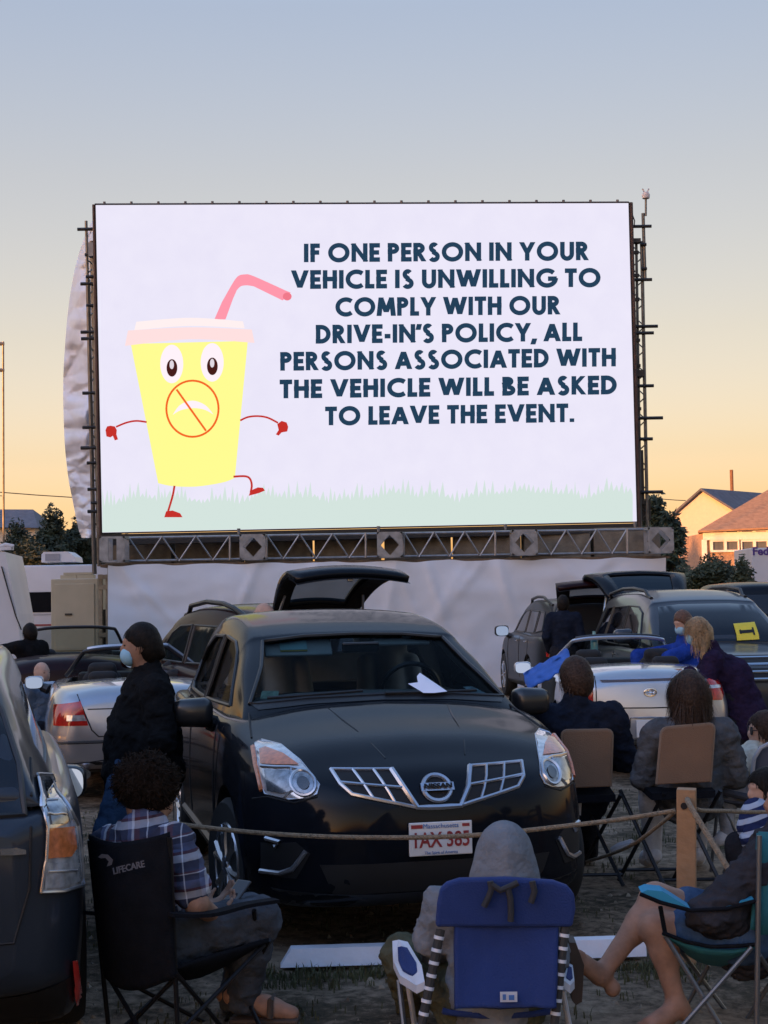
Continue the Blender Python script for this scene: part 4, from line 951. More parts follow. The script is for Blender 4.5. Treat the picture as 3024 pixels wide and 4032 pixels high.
def conv_tub(L, W, H):
    k, h = W/.89, H
    r = [(0, .45, .5, .42, .40, .55, .66, .68), (.05, .6, .66, .58, .3, .52, .70, .74), (.2, .72, .8, .70, .2, .52, .75, .82), (.6, .8, .87, .78, .2, .55, .82, .90), (1.1, .83, .885, .80, .2, .58, .88, .955), (1.5, .84, .89, .82, .2, .6, .92, .99), (2.6, .84, .89, .83, .2, .62, .95, 1.0), (L-1.1, .84, .89, .80, .22, .64, .96, 1.03), (L-.5, .81, .87, .765, .25, .66, .955, 1.035), (L-.18, .77, .83, .70, .28, .64, .93, 1.01), (L-.05, .70, .765, .645, .33, .60, .885, .955), (L, .61, .675, .57, .38, .57, .83, .88)]
    return [(s_, *[v*k for v in q[:3]], *[v*h for v in q[3:]]) for s_, *q in r]
def facing(rear, head, L):
    """rear: point of the rear bumper; head: heading angle away from the camera, + to the right. -> nose point and rz"""
    n = Vector((math.sin(head), math.cos(head), 0)); return Vector((rear.x, rear.y, 0))+n*L, PI-head
def convertible(name, rear, head, L, W, H, paint, pillar, label, header=1.25, group=None, top_paint=None, mo=.15):
    nose, rz = facing(rear, head, L); c = Car(name, nose, rz, label, group, 'convertible')
    cut = MB(); cut.prism([(-.66*W/.89, 1.62, .5), (.66*W/.89, 1.62, .5), (.70*W/.89, 3.3, .5), (-.70*W/.89, 3.3, .5)], (0, 0, 2)); c.cutbox = ((-.8, 1.6, .45), (.8, 3.35, 1.2))
    c.body(conv_tub(L, W, H), paint, (.86, .86+2.65), .31, L, [cut])
    fr = [(-.72, 1.55, .98*H), (-.66, 1.78, 1.06*H), (-.56, 2.12, header-.05), (-.50, 2.2, header-.015), (-.25, 2.25, header+.01), (.25, 2.25, header+.01), (.50, 2.2, header-.015), (.56, 2.12, header-.05), (.66, 1.78, 1.06*H), (.72, 1.55, .98*H)]
    fr = [(x*W/.89, y, z) for x, y, z in fr]; cf = [tuple(p) for p in catmull(fr, 4)]
    MB().tube(cf, .022, 8).build('windscreen_frame', pillar, c.root, smooth=True)
    if top_paint: MB().tube([(x, y-.01, z+.02) for x, y, z in cf[12:-12]], .02, 8).build('header_rail', top_paint, c.root, smooth=True)
    m = MB(); m.add(fr, [tuple(range(len(fr)))]); m.build('windscreen', tglass, c.root)
    for x in (-.36, .36):
        for y0, hh in ((2.55, 0), (3.12, -.06)):
            sdf_mesh([('c', (x-.16, y0-.08, .62), (x-.13, y0, .98+hh), .07, .06), ('c', (x+.16, y0-.08, .62), (x+.13, y0, .98+hh), .07, .06), ('c', (x, y0-.08, .62), (x, y0, .98+hh), .12, .09), ('c', (x-.08, y0+.01, 1.08+hh), (x+.08, y0+.01, 1.08+hh), .06, .06)], .022, .04).build('seat', inter, c.root, smooth=True)
    MB().box((0, 1.66, .93*H), (1.2, .35, .16), bev=.04).build('dashboard', inter, c.root)
    for sg in (-1, 1): c.mirror(sg, (sg*(W+mo), 1.72, .92*H), (.19, .135), paint); MB().tube([(sg*(W+mo-.05), 1.72, .90*H), (sg*(W-.04), 1.70, .90*H)], .025, 8).build('mirror_arm', paint, c.root, smooth=True)
    for y in (.86, .86+2.65):
        for sg in (-1, 1): c.wheel(y, .31, W, sg, .68, 5)
    return c
# ---- the black crossover in front
RL, RW, RH = 4.64, .90, 1.645
_yaw = R_(13); _pl = P(1726, 3305, 7.25)
ROG = (_pl.x+.02*math.sin(_yaw), _pl.y-.02*math.cos(_yaw), 0.0)     # middle of the front bumper
C1 = Car('black_crossover', ROG, _yaw, 'glossy black crossover facing the camera with a silver V grille and a dark windscreen')
rwheels = (.93, .93+2.69); WR = .345
C1.body(suv_tub(RL, RW, RH), p_black, rwheels, WR, RL)
WS = [(-.715, 1.145), (-.60, 1.33), (-.545, 1.465), (-.30, 1.49), (0, 1.497), (.30, 1.49), (.545, 1.465), (.60, 1.33), (.715, 1.145), (.40, 1.17), (0, 1.178), (-.40, 1.17)]
SW1 = [(1.60, 1.115), (1.78, 1.25), (2.02, 1.40), (2.20, 1.455), (2.62, 1.485), (2.66, 1.10)]
SW2 = [(2.74, 1.10), (2.70, 1.485), (3.20, 1.48), (3.62, 1.40), (3.78, 1.30), (3.72, 1.15), (3.6, 1.11)]
C1.cabin(suv_gh(RL, RW, RH), p_black, [Car.prism_y(WS, .5, 4.0), Car.prism_x(SW1), Car.prism_x(SW2), Car.prism_y([(-.56, 1.20), (-.48, 1.42), (.48, 1.42), (.56, 1.20)], 3.7, 5.2)], 7, 5)
if 'DEV' in globals():
    I = rootinv(C1.root)
    def pr(px, py):
        o = I @ Vector((0, 0, H)); d = (I @ (Vector((0, 0, H))+ray(px, py)))-o; h = C1.bvh.ray_cast(o, d.normalized())
        return tuple(round(c, 3) for c in h[0]) if h[0] else None
    for nm, pts in DEV.items(): print('DEV', nm, [pr(*p) for p in pts])
# glass
for sd in ('left', 'right'):
    C1.patch('side_window', cglass, sd, SW1, -.012, .09, skirt=0); C1.patch('side_window', cglass, sd, SW2, -.012, .09, skirt=0)
    C1.line('window_trim', plast, sd, SW1, .012, closed=True); C1.line('window_trim', plast, sd, SW2, .012, closed=True)
wsg = C1.patch('windscreen', tglass, 'front', WS, -.008, .08, skirt=0)
C1.line('windscreen_seal', plast, 'front', WS, .012, .0, closed=True, res=.04)
C1.patch('cowl', plast, 'front', [(-.715, 1.145), (-.40, 1.17), (0, 1.178), (.40, 1.17), (.715, 1.145), (.68, 1.115), (.40, 1.14), (0, 1.150), (-.40, 1.14), (-.68, 1.115)], .004, .05)
# what shows inside
m = MB(); m.box((0, 1.62, 1.07), (1.36, .72, .10), bev=.03); m.build('dashboard', inter, C1.root)
m = MB(); m.box((0, 2.9, 1.10), (1.45, 2.2, .06)); m.build('cabin_floor', inter, C1.root)
for x in (-.36, .36):
    st_ = sdf_mesh([('c', (x-.17, 2.46, 1.06), (x-.15, 2.55, 1.30), .06, .055), ('c', (x+.17, 2.46, 1.06), (x+.15, 2.55, 1.30), .06, .055), ('c', (x, 2.47, 1.06), (x, 2.55, 1.30), .10, .09), ('c', (x-.07, 2.56, 1.40), (x+.07, 2.56, 1.40), .06, .06)], .018, .04)
    st_.build('seat', seatg, C1.root, smooth=True)
m = MB(); m.box((0, 3.5, 1.22), (1.15, .14, .24), bev=.05); m.build('rear_seat', seatg, C1.root)
sw = MB(); sw.tube([(.36+.18*math.cos(a), 1.98-.05*math.sin(a), 1.14+.17*math.sin(a)) for a in [2*PI*k/28 for k in range(28)]], .016, 6, closed=True); sw.build('steering_wheel', plast, C1.root, smooth=True)
m = MB(); m.box((-.33, 1.93, 1.425), (.40, .02, .13), Matrix.Rotation(R_(-38), 3, 'X'), bev=.008); vs_ = m.build('sun_visor', mat('visor_grey', (0.45, 0.47, 0.44), .9), C1.root)
m = MB(); m.box((-.36, 1.918, 1.436), (.16, .006, .066), Matrix.Rotation(R_(-38), 3, 'X')); m.build('visor_label', mat('label_teal', (0.35, 0.66, 0.64), .6), vs_)
m = MB(); m.box((-.36, 1.897, 1.405), (.16, .006, .010), Matrix.Rotation(R_(-38), 3, 'X')); m.build('label_edge', mat('label_yellow', (0.45, 0.35, 0.06), .6), vs_)
m = MB(); m.box((.02, 1.80, 1.42), (.22, .03, .06), bev=.012); m.build('rear_view_mirror', plast, C1.root)
m = MB(); m.box((.30, 1.93, 1.44), (.34, .02, .05), Matrix.Rotation(R_(-50), 3, 'X'), bev=.008); m.build('sun_visor', mat('visor_grey', None), C1.root)
C1.patch('window_sticker', mat('sticker_green', (0.26, 0.38, 0.30), .6, var=.5, vs=30), 'front', [(-.655, 1.185), (-.56, 1.188), (-.545, 1.222), (-.635, 1.222)], -.018, .04, wsg, 0)
C1.patch('window_sticker', mat('sticker_pale', (0.30, 0.40, 0.42), .6, var=.6, vs=30), 'front', [(.50, 1.215), (.56, 1.215), (.63, 1.175), (.55, 1.172)], -.018, .04, wsg, 0)
# wipers
C1.line('wiper', plast, 'front', [(-.62, 1.165), (-.1, 1.19)], .009, .012); C1.line('wiper', plast, 'front', [(.02, 1.175), (.55, 1.172)], .009, .012)
# lamps
HL = [(-.775, .985), (-.735, 1.0), (-.66, .985), (-.60, .925), (-.545, .83), (-.56, .79), (-.60, .772), (-.68, .762), (-.775, .778), (-.79, .86)]
for sg, nm in ((1, 'l'), (-1, 'r')):
    X = lambda pl: [(p[0]*sg, p[1]) for p in pl]
    hl = C1.patch('headlight', lensc, 'front', X(HL), .006, .035)
    C1.patch('indicator', lensa, 'front', X([(-.765, .962), (-.735, .972), (-.67, .95), (-.612, .905), (-.775, .905)]), .011, .03, hl, 0)
    C1.patch('bowl', lensb, 'front', X([(-.765, .885), (-.66, .885), (-.668, .80), (-.70, .785), (-.762, .792)]), .011, .03, hl, 0)
    el2 = [(-.612+.052*math.cos(a), .832+.05*math.sin(a)) for a in [2*PI*k/20 for k in range(20)]]
    C1.patch('projector', lensb, 'front', X(el2), .012, .03, hl, 0); C1.line('projector_ring', satin, 'front', X(el2), .009, .012, hl, True)
    C1.patch('projector_lens', mat('lamp_lens', (0.02, 0.022, 0.026), .05, coat=1.0), 'front', X([(-.612+.026*math.cos(a), .832+.026*math.sin(a)) for a in [2*PI*k/14 for k in range(14)]]), .016, .03, hl, 0)
    C1.line('lamp_divider', satin, 'front', X([(-.775, .895), (-.66, .895), (-.612, .885)]), .008, .010, hl); C1.line('lamp_rib', satin, 'front', X([(-.655, .89), (-.665, .80), (-.70, .768)]), .006, .010, hl)
    C1.line('side_marker', lensa, 'front', X([(-.787, .97), (-.795, .90), (-.785, .79)]), .013, .006, hl)
    C1.line('lamp_edge', satin, 'front', X(HL), .004, .004, hl, True)
    C1.line('hood_gap', seam, 'front', X([(-.775, 1.005), (-.73, 1.10)]), .006, .0)
    C1.line('fender_gap', seam, 'left' if sg == 1 else 'right', [(1.25, 1.03), (1.30, .80), (1.36, .55)], .004)
    C1.line('bumper_gap', seam, 'front', X([(-.825, .745), (-.77, .765), (-.66, .748), (-.56, .778)]), .005, .0)
    # V grille
    G0 = X([(-.475, .89), (-.185, .885), (-.105, .722), (-.415, .785)])
    gr = C1.patch('grille', seam, 'front', G0, .003, .04)
    C1.line('grille_frame', satin, 'front', X([(-.475, .89), (-.45, .83), (-.405, .787), (-.115, .722)]), .010, .006, gr); C1.line('grille_frame', satin, 'front', X([(-.475, .89), (-.19, .885)]), .008, .006, gr)
    C1.line('grille_frame', satin, 'front', X([(-.195, .885), (-.155, .80), (-.105, .72), (0, .718)]), .014, .006, gr)
    for t in (.34, .67):
        a_ = (-.475+.29*t, .89-.005*t); b_ = (-.41+.30*t, .787-.063*t); C1.line('grille_bar', satin, 'front', X([a_, b_]), .0075, .006, gr)
    C1.line('grille_bar', satin, 'front', X([(-.455, .838), (-.16, .808)]), .008, .006, gr)
    C1.patch('fog_lamp_recess', seam, 'front', X([(-.80, .55), (-.66, .57), (-.60, .52), (-.66, .40), (-.80, .40)]), .003, .04)
    C1.line('fog_lamp_trim', satin, 'front', X([(-.80, .415), (-.725, .42), (-.675, .445), (-.62, .53)]), .012, .006); C1.line('fog_lamp_trim', satin, 'front', X([(-.78, .575), (-.725, .565), (-.745, .545)]), .012, .006)
    C1.line('hood_crease', p_black, 'front', X([(-.20, .93), (-.27, 1.04), (-.33, 1.125)]), .006, -.0025)
    # side details
    sd = 'left' if sg == 1 else 'right'
    for y0, y1 in ((1.45, 1.40), (2.70, 2.70), (3.55, 3.75)): C1.line('door_gap', seam, sd, [(y0, 1.07), (y0-.02, .8), (y1, .40)], .005)
    for y0 in (2.45, 3.45): C1.line('door_handle', chrome, sd, [(y0, .96), (y0+.17, .965)], .014, .02)
    C1.line('sill_trim', plast, sd, [(1.3, .36), (3.2, .36)], .03, -.01)
    C1.mirror(1 if sg == -1 else -1, (-.985*sg, 1.62, 1.085), (.225, .165), mat('mirror_black', (0.012, 0.012, 0.013), .35, coat=.4), yaw=R_(6)*-sg)
C1.patch('lower_intake', seam, 'front', [(-.56, .47), (.56, .47), (.50, .33), (-.50, .33)], .003, .06)
C1.patch('bumper_skirt', plast, 'front', [(-.76, .345), (-.3, .325), (.3, .325), (.76, .345), (.70, .27), (.3, .25), (-.3, .25), (-.70, .27)], .004, .06)
# badge and plate
bd = [(.066*math.cos(a), .800+.054*math.sin(a)) for a in [2*PI*k/32 for k in range(32)]]
C1.patch('badge_recess', seam, 'front', [(.078*math.cos(a), .800+.064*math.sin(a)) for a in [2*PI*k/32 for k in range(32)]], .002, .04)
bg_ = C1.line('badge', satin, 'front', bd, .012, .008, None, True); 
C1.patch('badge_bar', satin, 'front', [(-.080, .785), (.080, .785), (.080, .815), (-.080, .815)], .022, .03, bg_)
hb = C1.hit('front', 0, .800, .030)
textmesh('NISSAN', .028, seam, bg_, (hb.x, hb.y, hb.z), (PI/2-R_(14), 0, 0), bold=.0012, width=.135)
np_ = MB(); np_.box((0, -.022, .575), (.305, .012, .155), bev=.004); npo = np_.build('number_plate', plate_m, C1.root)
textmesh('1AX 385', .098, pl_red, npo, (0, -.030, .568), (PI/2, 0, 0), bold=.0016, width=.265, ext=.001)
textmesh('Massachusetts', .030, pl_blue, npo, (0, -.030, .634), (PI/2, 0, 0), width=.17, ext=.001, name='state_name'); textmesh('The Spirit of America', .020, pl_blue, npo, (0, -.030, .511), (PI/2, 0, 0), width=.16, ext=.001, name='motto')
m = MB(); m.box((-.115, -.0285, .634), (.055, .002, .017)); m.box((.122, -.0285, .634), (.035, .002, .014)); m.build('plate_sticker', pl_red, npo)
for y in rwheels:
    for sd in (-1, 1):
        w_ = C1.wheel(y, WR, RW, sd, .64, 6)
        if y < 2: w_.rotation_euler = (0, 0, R_(9))
tag(C1.patch('paper_flyer', paper, 'front', [(.235, 1.245), (.262, 1.262), (.37, 1.165), (.29, 1.16), (.23, 1.162), (.165, 1.21), (.225, 1.215)], .022, .03, None, .002, top=True), 'folded white paper tucked under the wiper of the black crossover', 'paper')
# ---- grey hatchback at the left picture edge (its rear corner)
L_ = 4.6; rr_ = Vector((-1.90, 5.25, 0)); nose, rz = facing(rr_, R_(-14), L_)
C2 = Car('grey_hatchback', nose, rz, 'dark grey hatchback cut by the left picture edge, with clear tail lamp and red reflector', None)
tb = suv_tub(L_, .88, 1.52, 1, .11); C2.body(tb, p_grey, (.9, 3.68), .33, L_)
C2.cabin(suv_gh(L_, .86, 1.555, 1.0, 2.0, .50, .10), p_grey, [Car.prism_x([(1.6, 1.07), (2.0, 1.32), (2.6, 1.40), (3.5, 1.36), (3.95, 1.15), (3.8, 1.06)])], 7, 5)
for sd in ('left', 'right'): C2.patch('side_window', blackg, sd, [(1.6, 1.07), (2.0, 1.32), (2.6, 1.40), (3.5, 1.36), (3.95, 1.15), (3.8, 1.06)], -.008, .08, skirt=0)
def tail(poly, name, mt, off=.006, parent=None, res=7, skirt=.012): return C2.direct(name, mt, poly, off, res, parent, skirt)
TLP = [(136, 3054), (192, 3054), (224, 3124), (262, 3184), (294, 3250), (306, 3330), (316, 3485), (240, 3508), (155, 3511), (174, 3374), (180, 3258), (160, 3164)]
tlm = tail(TLP, 'tail_lamp', lensc, .012)
if tlm:
    tail([(181, 3263), (275, 3256), (286, 3340), (265, 3372), (177, 3379)], 'indicator', lensa, .018, tlm, 6, 0)
    tail([(168, 3395), (298, 3398), (304, 3468), (235, 3492), (168, 3496)], 'reversing_lens', lensc, .018, tlm, 6, 0)
    tail([(160, 3078), (188, 3075), (246, 3190), (262, 3243), (192, 3248), (180, 3160)], 'stop_lens', lensb, .018, tlm, 6, 0)
    C2.dline('lamp_edge', satin, TLP, .006, .014, tlm, True)
    for py in (3120, 3170, 3215, 3430): C2.dline('lamp_rib', satin, [(178, py), (180+(py-3054)*.45 if py < 3300 else 300, py-4)], .004, .02, tlm)
g_ = C2.uv('rear', [(8, 2800), (60, 2830), (112, 2960), (135, 3080), (150, 3190), (8, 3215)])
hw_ = max(abs(p[0]) for p in g_) if g_ else .6
C2.patch('rear_window', blackg, 'rear', [(-.50, 1.40), (-.56, 1.30), (-.62, 1.12), (-.64, .95), (.64, .95), (.62, 1.12), (.56, 1.30), (.50, 1.40)], .004, .07)
C2.line('window_seal', plast, 'rear', [(-.50, 1.40), (-.56, 1.30), (-.62, 1.12), (-.64, .95), (.64, .95), (.62, 1.12), (.56, 1.30), (.50, 1.40)], .012, .002, None, True)
C2.line('hatch_gap', seam, 'rear', [(-.665, 1.12), (-.655, .70), (-.60, .52), (.60, .52), (.655, .70), (.665, 1.12)], .006, 0)
C2.patch('lower_bumper', plast, 'rear', [(-.80, .34), (-.55, .30), (.55, .30), (.80, .34), (.78, .16), (-.78, .16)], .005, .06)
C2.direct('reflector', mat('reflector_red', (0.85, 0.05, 0.035), .25, coat=.6), [(270, 3785), (290, 3783), (316, 3965), (310, 3985), (292, 3985)], .016, 8)
C2.direct('badge_bar', chrome, [(2, 3340), (60, 3338), (98, 3345), (98, 3362), (60, 3366), (2, 3366)], .012, 8)
for y in (.9, 3.68):
    for sg in (-1, 1): C2.wheel(y, .33, .88, sg, .65, 5)
_m = rootinv(C2.root) @ P(266, 3080, 7.6); C2.mirror(-1, tuple(_m), (.18, .17), mat('mirror_black', None), yaw=R_(-6))
# ---- silver convertible, left
AUD = P(578, 2385, 13); AUD.z = 0
C3 = convertible('silver_convertible', AUD, R_(-11), 4.55, .885, 1.0, p_silver, plast, 'silver open convertible seen from behind with red tail lamps, left of the masked man', 1.255, None, p_silver)
for sg in (1, -1):
    X = lambda pl: [(p[0]*sg, p[1]) for p in pl]
    tl = C3.patch('tail_lamp', lensr, 'rear', X([(.78, .853), (.557, .885), (.495, .685), (.78, .685)]), .008, .04)
    C3.patch('reversing_lens', lensc, 'rear', X([(.67, .772), (.53, .775), (.512, .725), (.67, .725)]), .012, .03, tl, 0)
    C3.line('boot_gap', seam, 'rear', X([(.585, .94), (.466, .645), (.41, .59), (0, .58)]), .006, 0)
C3.line('boot_lip', seam, 'rear', [(-.50, .82), (.50, .82)], .005, 0)
C3.line('bumper_strip', plast, 'rear', [(-.76, .545), (.76, .545)], .014, -.002)
C3.patch('rear_valance', plast, 'rear', [(-.74, .36), (-.3, .40), (.3, .40), (.74, .36), (.70, .27), (-.70, .27)], .004, .06)
for x in (.52, -.52): MB().lathe([(.03, -.1), (.042, -.1), (.042, .06), (.034, .06)], (x, 4.5, .28), 'Y', 16).build('exhaust_pipe', chrome, C3.root, smooth=True)
p_ = MB(); p_.box((0, 4.57, .70), (.305, .012, .152), bev=.004); p_.build('number_plate', plate_m, C3.root)
# ---- light silver convertible, right
SOL = P(2550, 2347, 14.2); SOL.z = 0
C4 = convertible('silver_convertible', SOL, R_(1.5), 4.5, .80, 1.0, p_lsil, p_lsil, 'light silver convertible seen from behind with an oval badge, beyond the two brown chairs', 1.24, None, plast, .20)
for sg in (1, -1):
    X = lambda pl: [(p[0]*sg, p[1]) for p in pl]
    tl = C4.patch('tail_lamp', lensr, 'rear', X([(.525, .90), (.60, .925), (.675, .87), (.69, .76), (.665, .715), (.53, .72)]), .008, .03)
    C4.patch('reversing_lens', lensc, 'rear', X([(.545, .855), (.655, .85), (.665, .825), (.54, .825)]), .012, .03, tl, 0)
    C4.line('boot_gap', seam, 'rear', X([(.50, .95), (.50, .70), (.46, .66), (0, .655)]), .006, 0)
bd = [(.056*math.cos(a), .80+.036*math.sin(a)) for a in [2*PI*k/24 for k in range(24)]]
b_ = C4.line('badge', chrome, 'rear', bd, .007, .006, None, True)
C4.line('badge_loop', chrome, 'rear', [(.020*math.cos(a), .80+.033*math.sin(a)) for a in [2*PI*k/18 for k in range(18)]], .005, .006, b_, True); C4.line('badge_loop', chrome, 'rear', [(.042*math.cos(a), .81+.014*math.sin(a)) for a in [2*PI*k/18 for k in range(18)]], .005, .006, b_, True)
C4.patch('high_brake_lamp', mat('lamp_smoke', (0.06, 0.03, 0.02), .2, coat=1), 'rear', [(-.26, .925), (.46, .915), (.44, .895), (-.24, .905)], .006, .05)
p_ = MB(); p_.box((0, 4.625, .475), (.305, .012, .155), bev=.004); po = p_.build('number_plate', plate_m, C4.root)
textmesh('6S', .075, pl_red, po, (.075, 4.634, .475), (PI/2, 0, PI), bold=.001, ext=.001)
C4.line('plate_trim', chrome, 'rear', [(.20, .47), (.19, .565), (-.19, .565), (-.20, .47)], .008, .004)
C4.patch('rear_valance', plast, 'rear', [(-.70, .36), (.70, .36), (.66, .27), (-.66, .27)], .004, .06)
# blue towel over its rear wing
tw = MB(); tp_ = [(2062, 2690), (2100, 2640), (2160, 2600), (2235, 2580), (2240, 2600), (2190, 2640), (2130, 2665), (2085, 2700)]
Q = [[P(2060+i*13.5+j*4, 2668-i*7.6+(j-1)*13+14*noise.noise(Vector((i*.55, j*.6, 2))), 15.6-.10*j+.14*noise.noise(Vector((i*.6, j*.7, 4)))) for j in range(6)] for i in range(14)]
for r in Q: tw.v += r
for i in range(13):
    for j in range(5): tw.f.append((i*6+j, i*6+j+6, i*6+j+7, i*6+j+1)); tw.m.append(0)
o = tw.build('towel', mat('towel_blue', (0.035, 0.12, 0.42), .9, var=.2, bump=.3), None, smooth=True, angle=180); tag(o, 'bright blue towel draped over the rear wing of the light silver convertible', 'towel')
sf = o.modifiers.new('s', 'SOLIDIFY'); sf.thickness = .012
# ---- silver SUV facing the camera, right
def suv(name, nose, rz, L, W, H, paint, label, front=True, glass=blackg, group=None, rails=True, th=1.0):
    c = Car(name, nose, rz, label, group, 'car'); wh = (.95, L-1.05)
    c.body(suv_tub(L, W, H*th), paint, wh, .37, L); k, h = W/.9, H/1.66
    gh = suv_gh(L, W*.98, H, 1.15, 1.85, .35, .10); m = loft(gh, gh_sec, 6, 4); c.addbvh(m); m.build('cabin', paint, c.root, smooth=True, angle=180)
    zz = lambda z: z*h*(th if z < 1.3 else 1); A = lambda pl: [(x*k, zz(z)) for x, z in pl]; B = lambda pl: [(y, zz(z)) for y, z in pl]
    c.patch('windscreen', glass, 'front', A([(-.70, 1.15), (-.59, 1.34), (-.555, 1.45), (-.3, 1.475), (.3, 1.475), (.555, 1.45), (.59, 1.34), (.70, 1.15), (0, 1.17)]), .006, .08)
    c.patch('rear_window', glass, 'rear', A([(-.62, 1.16), (-.56, 1.45), (.56, 1.45), (.62, 1.16)]), .006, .08)
    for sd in ('left', 'right'):
        for pl in ([(1.62, 1.12), (1.95, 1.38), (2.2, 1.45), (2.62, 1.46), (2.64, 1.11)], [(2.72, 1.11), (2.70, 1.46), (3.45, 1.45), (3.5, 1.12)], [(3.58, 1.12), (3.54, 1.45), (L-.75, 1.43), (L-.55, 1.16)]):
            c.patch('side_window', glass, sd, B(pl), .006, .08); c.line('window_trim', plast, sd, B(pl), .012, .004, None, True)
        for y0 in (1.5, 2.68, 3.52): c.line('door_gap', seam, sd, B([(y0, 1.06), (y0, .4)]), .006)
        for y0 in (2.4, 3.3): c.line('door_handle', chrome, sd, B([(y0, .98), (y0+.18, .985)]), .014, .02)
    for sg in (-1, 1):
        c.mirror(sg, (sg*(W+.11), 1.62, 1.12*h), (.24, .19), paint)
        if rails:
            pts = [c.hit('top', sg*.56*k, y, .0) for y in (2.0, 2.12)]+[c.hit('top', sg*.56*k, y, .06) for y in (2.25, 2.8, 3.4, L-.75)]+[c.hit('top', sg*.56*k, y, 0) for y in (L-.62, L-.52)]
            MB().tube([p for p in pts if p], .024, 8).build('roof_rail', plast, c.root, smooth=True)
        c.patch('headlight', lensc, 'front', A([(sg*.50, .84), (sg*.76, .90), (sg*.77, .80), (sg*.52, .75)]), .006, .05)
        c.patch('tail_lamp', lensr, 'rear', A([(sg*.62, 1.02), (sg*.76, 1.02), (sg*.76, .78), (sg*.66, .78)]), .008, .05)
    for y in wh:
        for sg in (-1, 1): c.wheel(y, .37, W, sg, .64, 6)
    c.k, c.h = k, h
    return c
gateg = tglass.copy(); gateg.name = 'privacy_glass'; [n for n in gateg.node_tree.nodes if n.type == 'BSDF_TRANSPARENT'][0].inputs[0].default_value = (.22, .24, .24, 1)
def tailgate(c, L, W, y0, z0, rise, length, mt, inner=plast, glass=True):
    """raised tailgate hinged at the rear edge of the roof"""
    n = 10; m = MB(); g = MB(); an = rise; cols = []
    for i in range(n+1):
        t = i/n; row = []
        for j in range(13):
            u = -1+j/6; w_ = W*(.60+.24*t-.06*max(0, t-.8)*5*abs(u)); s_ = t*length; bow = .10*math.sin(PI*min(t*1.1, 1))-.05*u*u
            row.append(Vector((u*w_, y0+s_*math.cos(an)-bow*math.sin(an), z0+s_*math.sin(an)+bow*math.cos(an)-(.10*max(0, t-.85)/.15))))
        cols.append(row)
    for r in cols: m.v += r
    for i in range(n):
        for j in range(12):
            if glass and 1 <= i <= 5 and 2 <= j <= 9: continue
            m.f.append((i*13+j, i*13+j+1, i*13+j+14, i*13+j+13)); m.m.append(0)
    o = m.build('tailgate', mt, c.root, smooth=True, angle=180); sf = o.modifiers.new('s', 'SOLIDIFY'); sf.thickness = .05; sf.offset = -1
    dn = Vector((0, math.sin(an), -math.cos(an)))*.066
    fr_ = MB(); 
    for i in range(n):
        for j in range(12):
            if 1 <= i <= 5 and 2 <= j <= 9: continue
            fr_.add([cols[i][j]+dn*1.02, cols[i][j+1]+dn*1.02, cols[i+1][j+1]+dn*1.02, cols[i+1][j]+dn*1.02], [(0, 1, 2, 3)])
    fr_.build('inner_trim', inner, o, smooth=True, angle=180)
    if glass:
        for i in range(1, 6):
            for j in range(2, 10): g.add([cols[i][j]+dn*.4, cols[i][j+1]+dn*.4, cols[i+1][j+1]+dn*.4, cols[i+1][j]+dn*.4], [(0, 1, 2, 3)])
        g.build('rear_glass', gateg, o, smooth=True, angle=180)
    lt = cols[n-1][6]+dn*1.4; MB().box(lt, (.05, .03, .06), bev=.008).build('latch', satin, o)
    for sg in (-1, 1):
        a = cols[3][6+sg*5]+dn*1.2; MB().tube([a, (sg*W*.72, y0+.02, z0-.45)], .012, 6).build('gas_strut', satin, o, smooth=True)
    return o
nz_ = Vector((4.15, 17.4, 0))
C5 = suv('grey_suv', nz_, R_(5), 4.75, .98, 1.775, p_steel, 'steel grey SUV facing the camera with yellow card on its windscreen and raised tailgate', th=.90)
for z in (.95, .88, .80, .72): C5.line('grille_bar', chrome, 'front', [(-.50, z), (.50, z)], .018, .008)
C5.patch('grille', seam, 'front', [(-.52, .98), (.52, .98), (.48, .68), (-.48, .68)], .004, .06)
tailgate(C5, 4.75, .95, 4.45, 1.72, R_(22), 1.05, p_black)
card = [(.22, 1.32), (.50, 1.335), (.485, 1.135), (.205, 1.125)]
o = C5.patch('number_card', mat('card_yellow', (0.62, 0.50, 0.03), .6, var=.04), 'front', card, .02, .05, None, .004, top=True); tag(o, 'yellow card with a black 1 lying sideways on the steel grey SUV windscreen', 'card')
c0 = sum((Vector((*p, 0)) for p in card), Vector())/4; a_, b_, d_ = [Vector((*card[i], 0)) for i in (0, 1, 3)]; ex, ez = (b_-a_), (d_-a_)
def cq(u, v): p = c0+ex*(u-.5)+ez*(v-.5); return (p.x, p.y)
for pl in ([(.22, .44), (.78, .44), (.78, .62), (.22, .62)], [(.76, .32), (.84, .32), (.84, .76), (.76, .76)], [(.16, .44), (.24, .36), (.24, .66), (.16, .62)]):
    mm = C5.patch('numeral', seam, 'front', [cq(*p) for p in pl], .0245, .05, C5.root, 0)
    mm.parent = None; mm.data.transform(mw(C5.root)); mm.data.transform(Matrix.Translation(-o.location)); mm.parent = o
# ---- dark SUV with open rear, further back
re_ = P(2345, 2350, 23.2); re_.z = 0; n_, rz = facing(re_, R_(-4), 4.6)
C6 = suv('pewter_suv', n_, rz, 4.6, .90, 1.69, p_pewter, 'dark pewter SUV seen from behind with open tailgate, left of the steel grey SUV', group=None)
C6.patch('boot_opening', seam, 'rear', [(-.66, .62), (-.66, 1.1), (-.58, 1.58), (.58, 1.58), (.66, 1.1), (.66, .62)], .015, .08)
tailgate(C6, 4.6, .9, 4.3, 1.66, R_(17), 1.1, p_maroon)
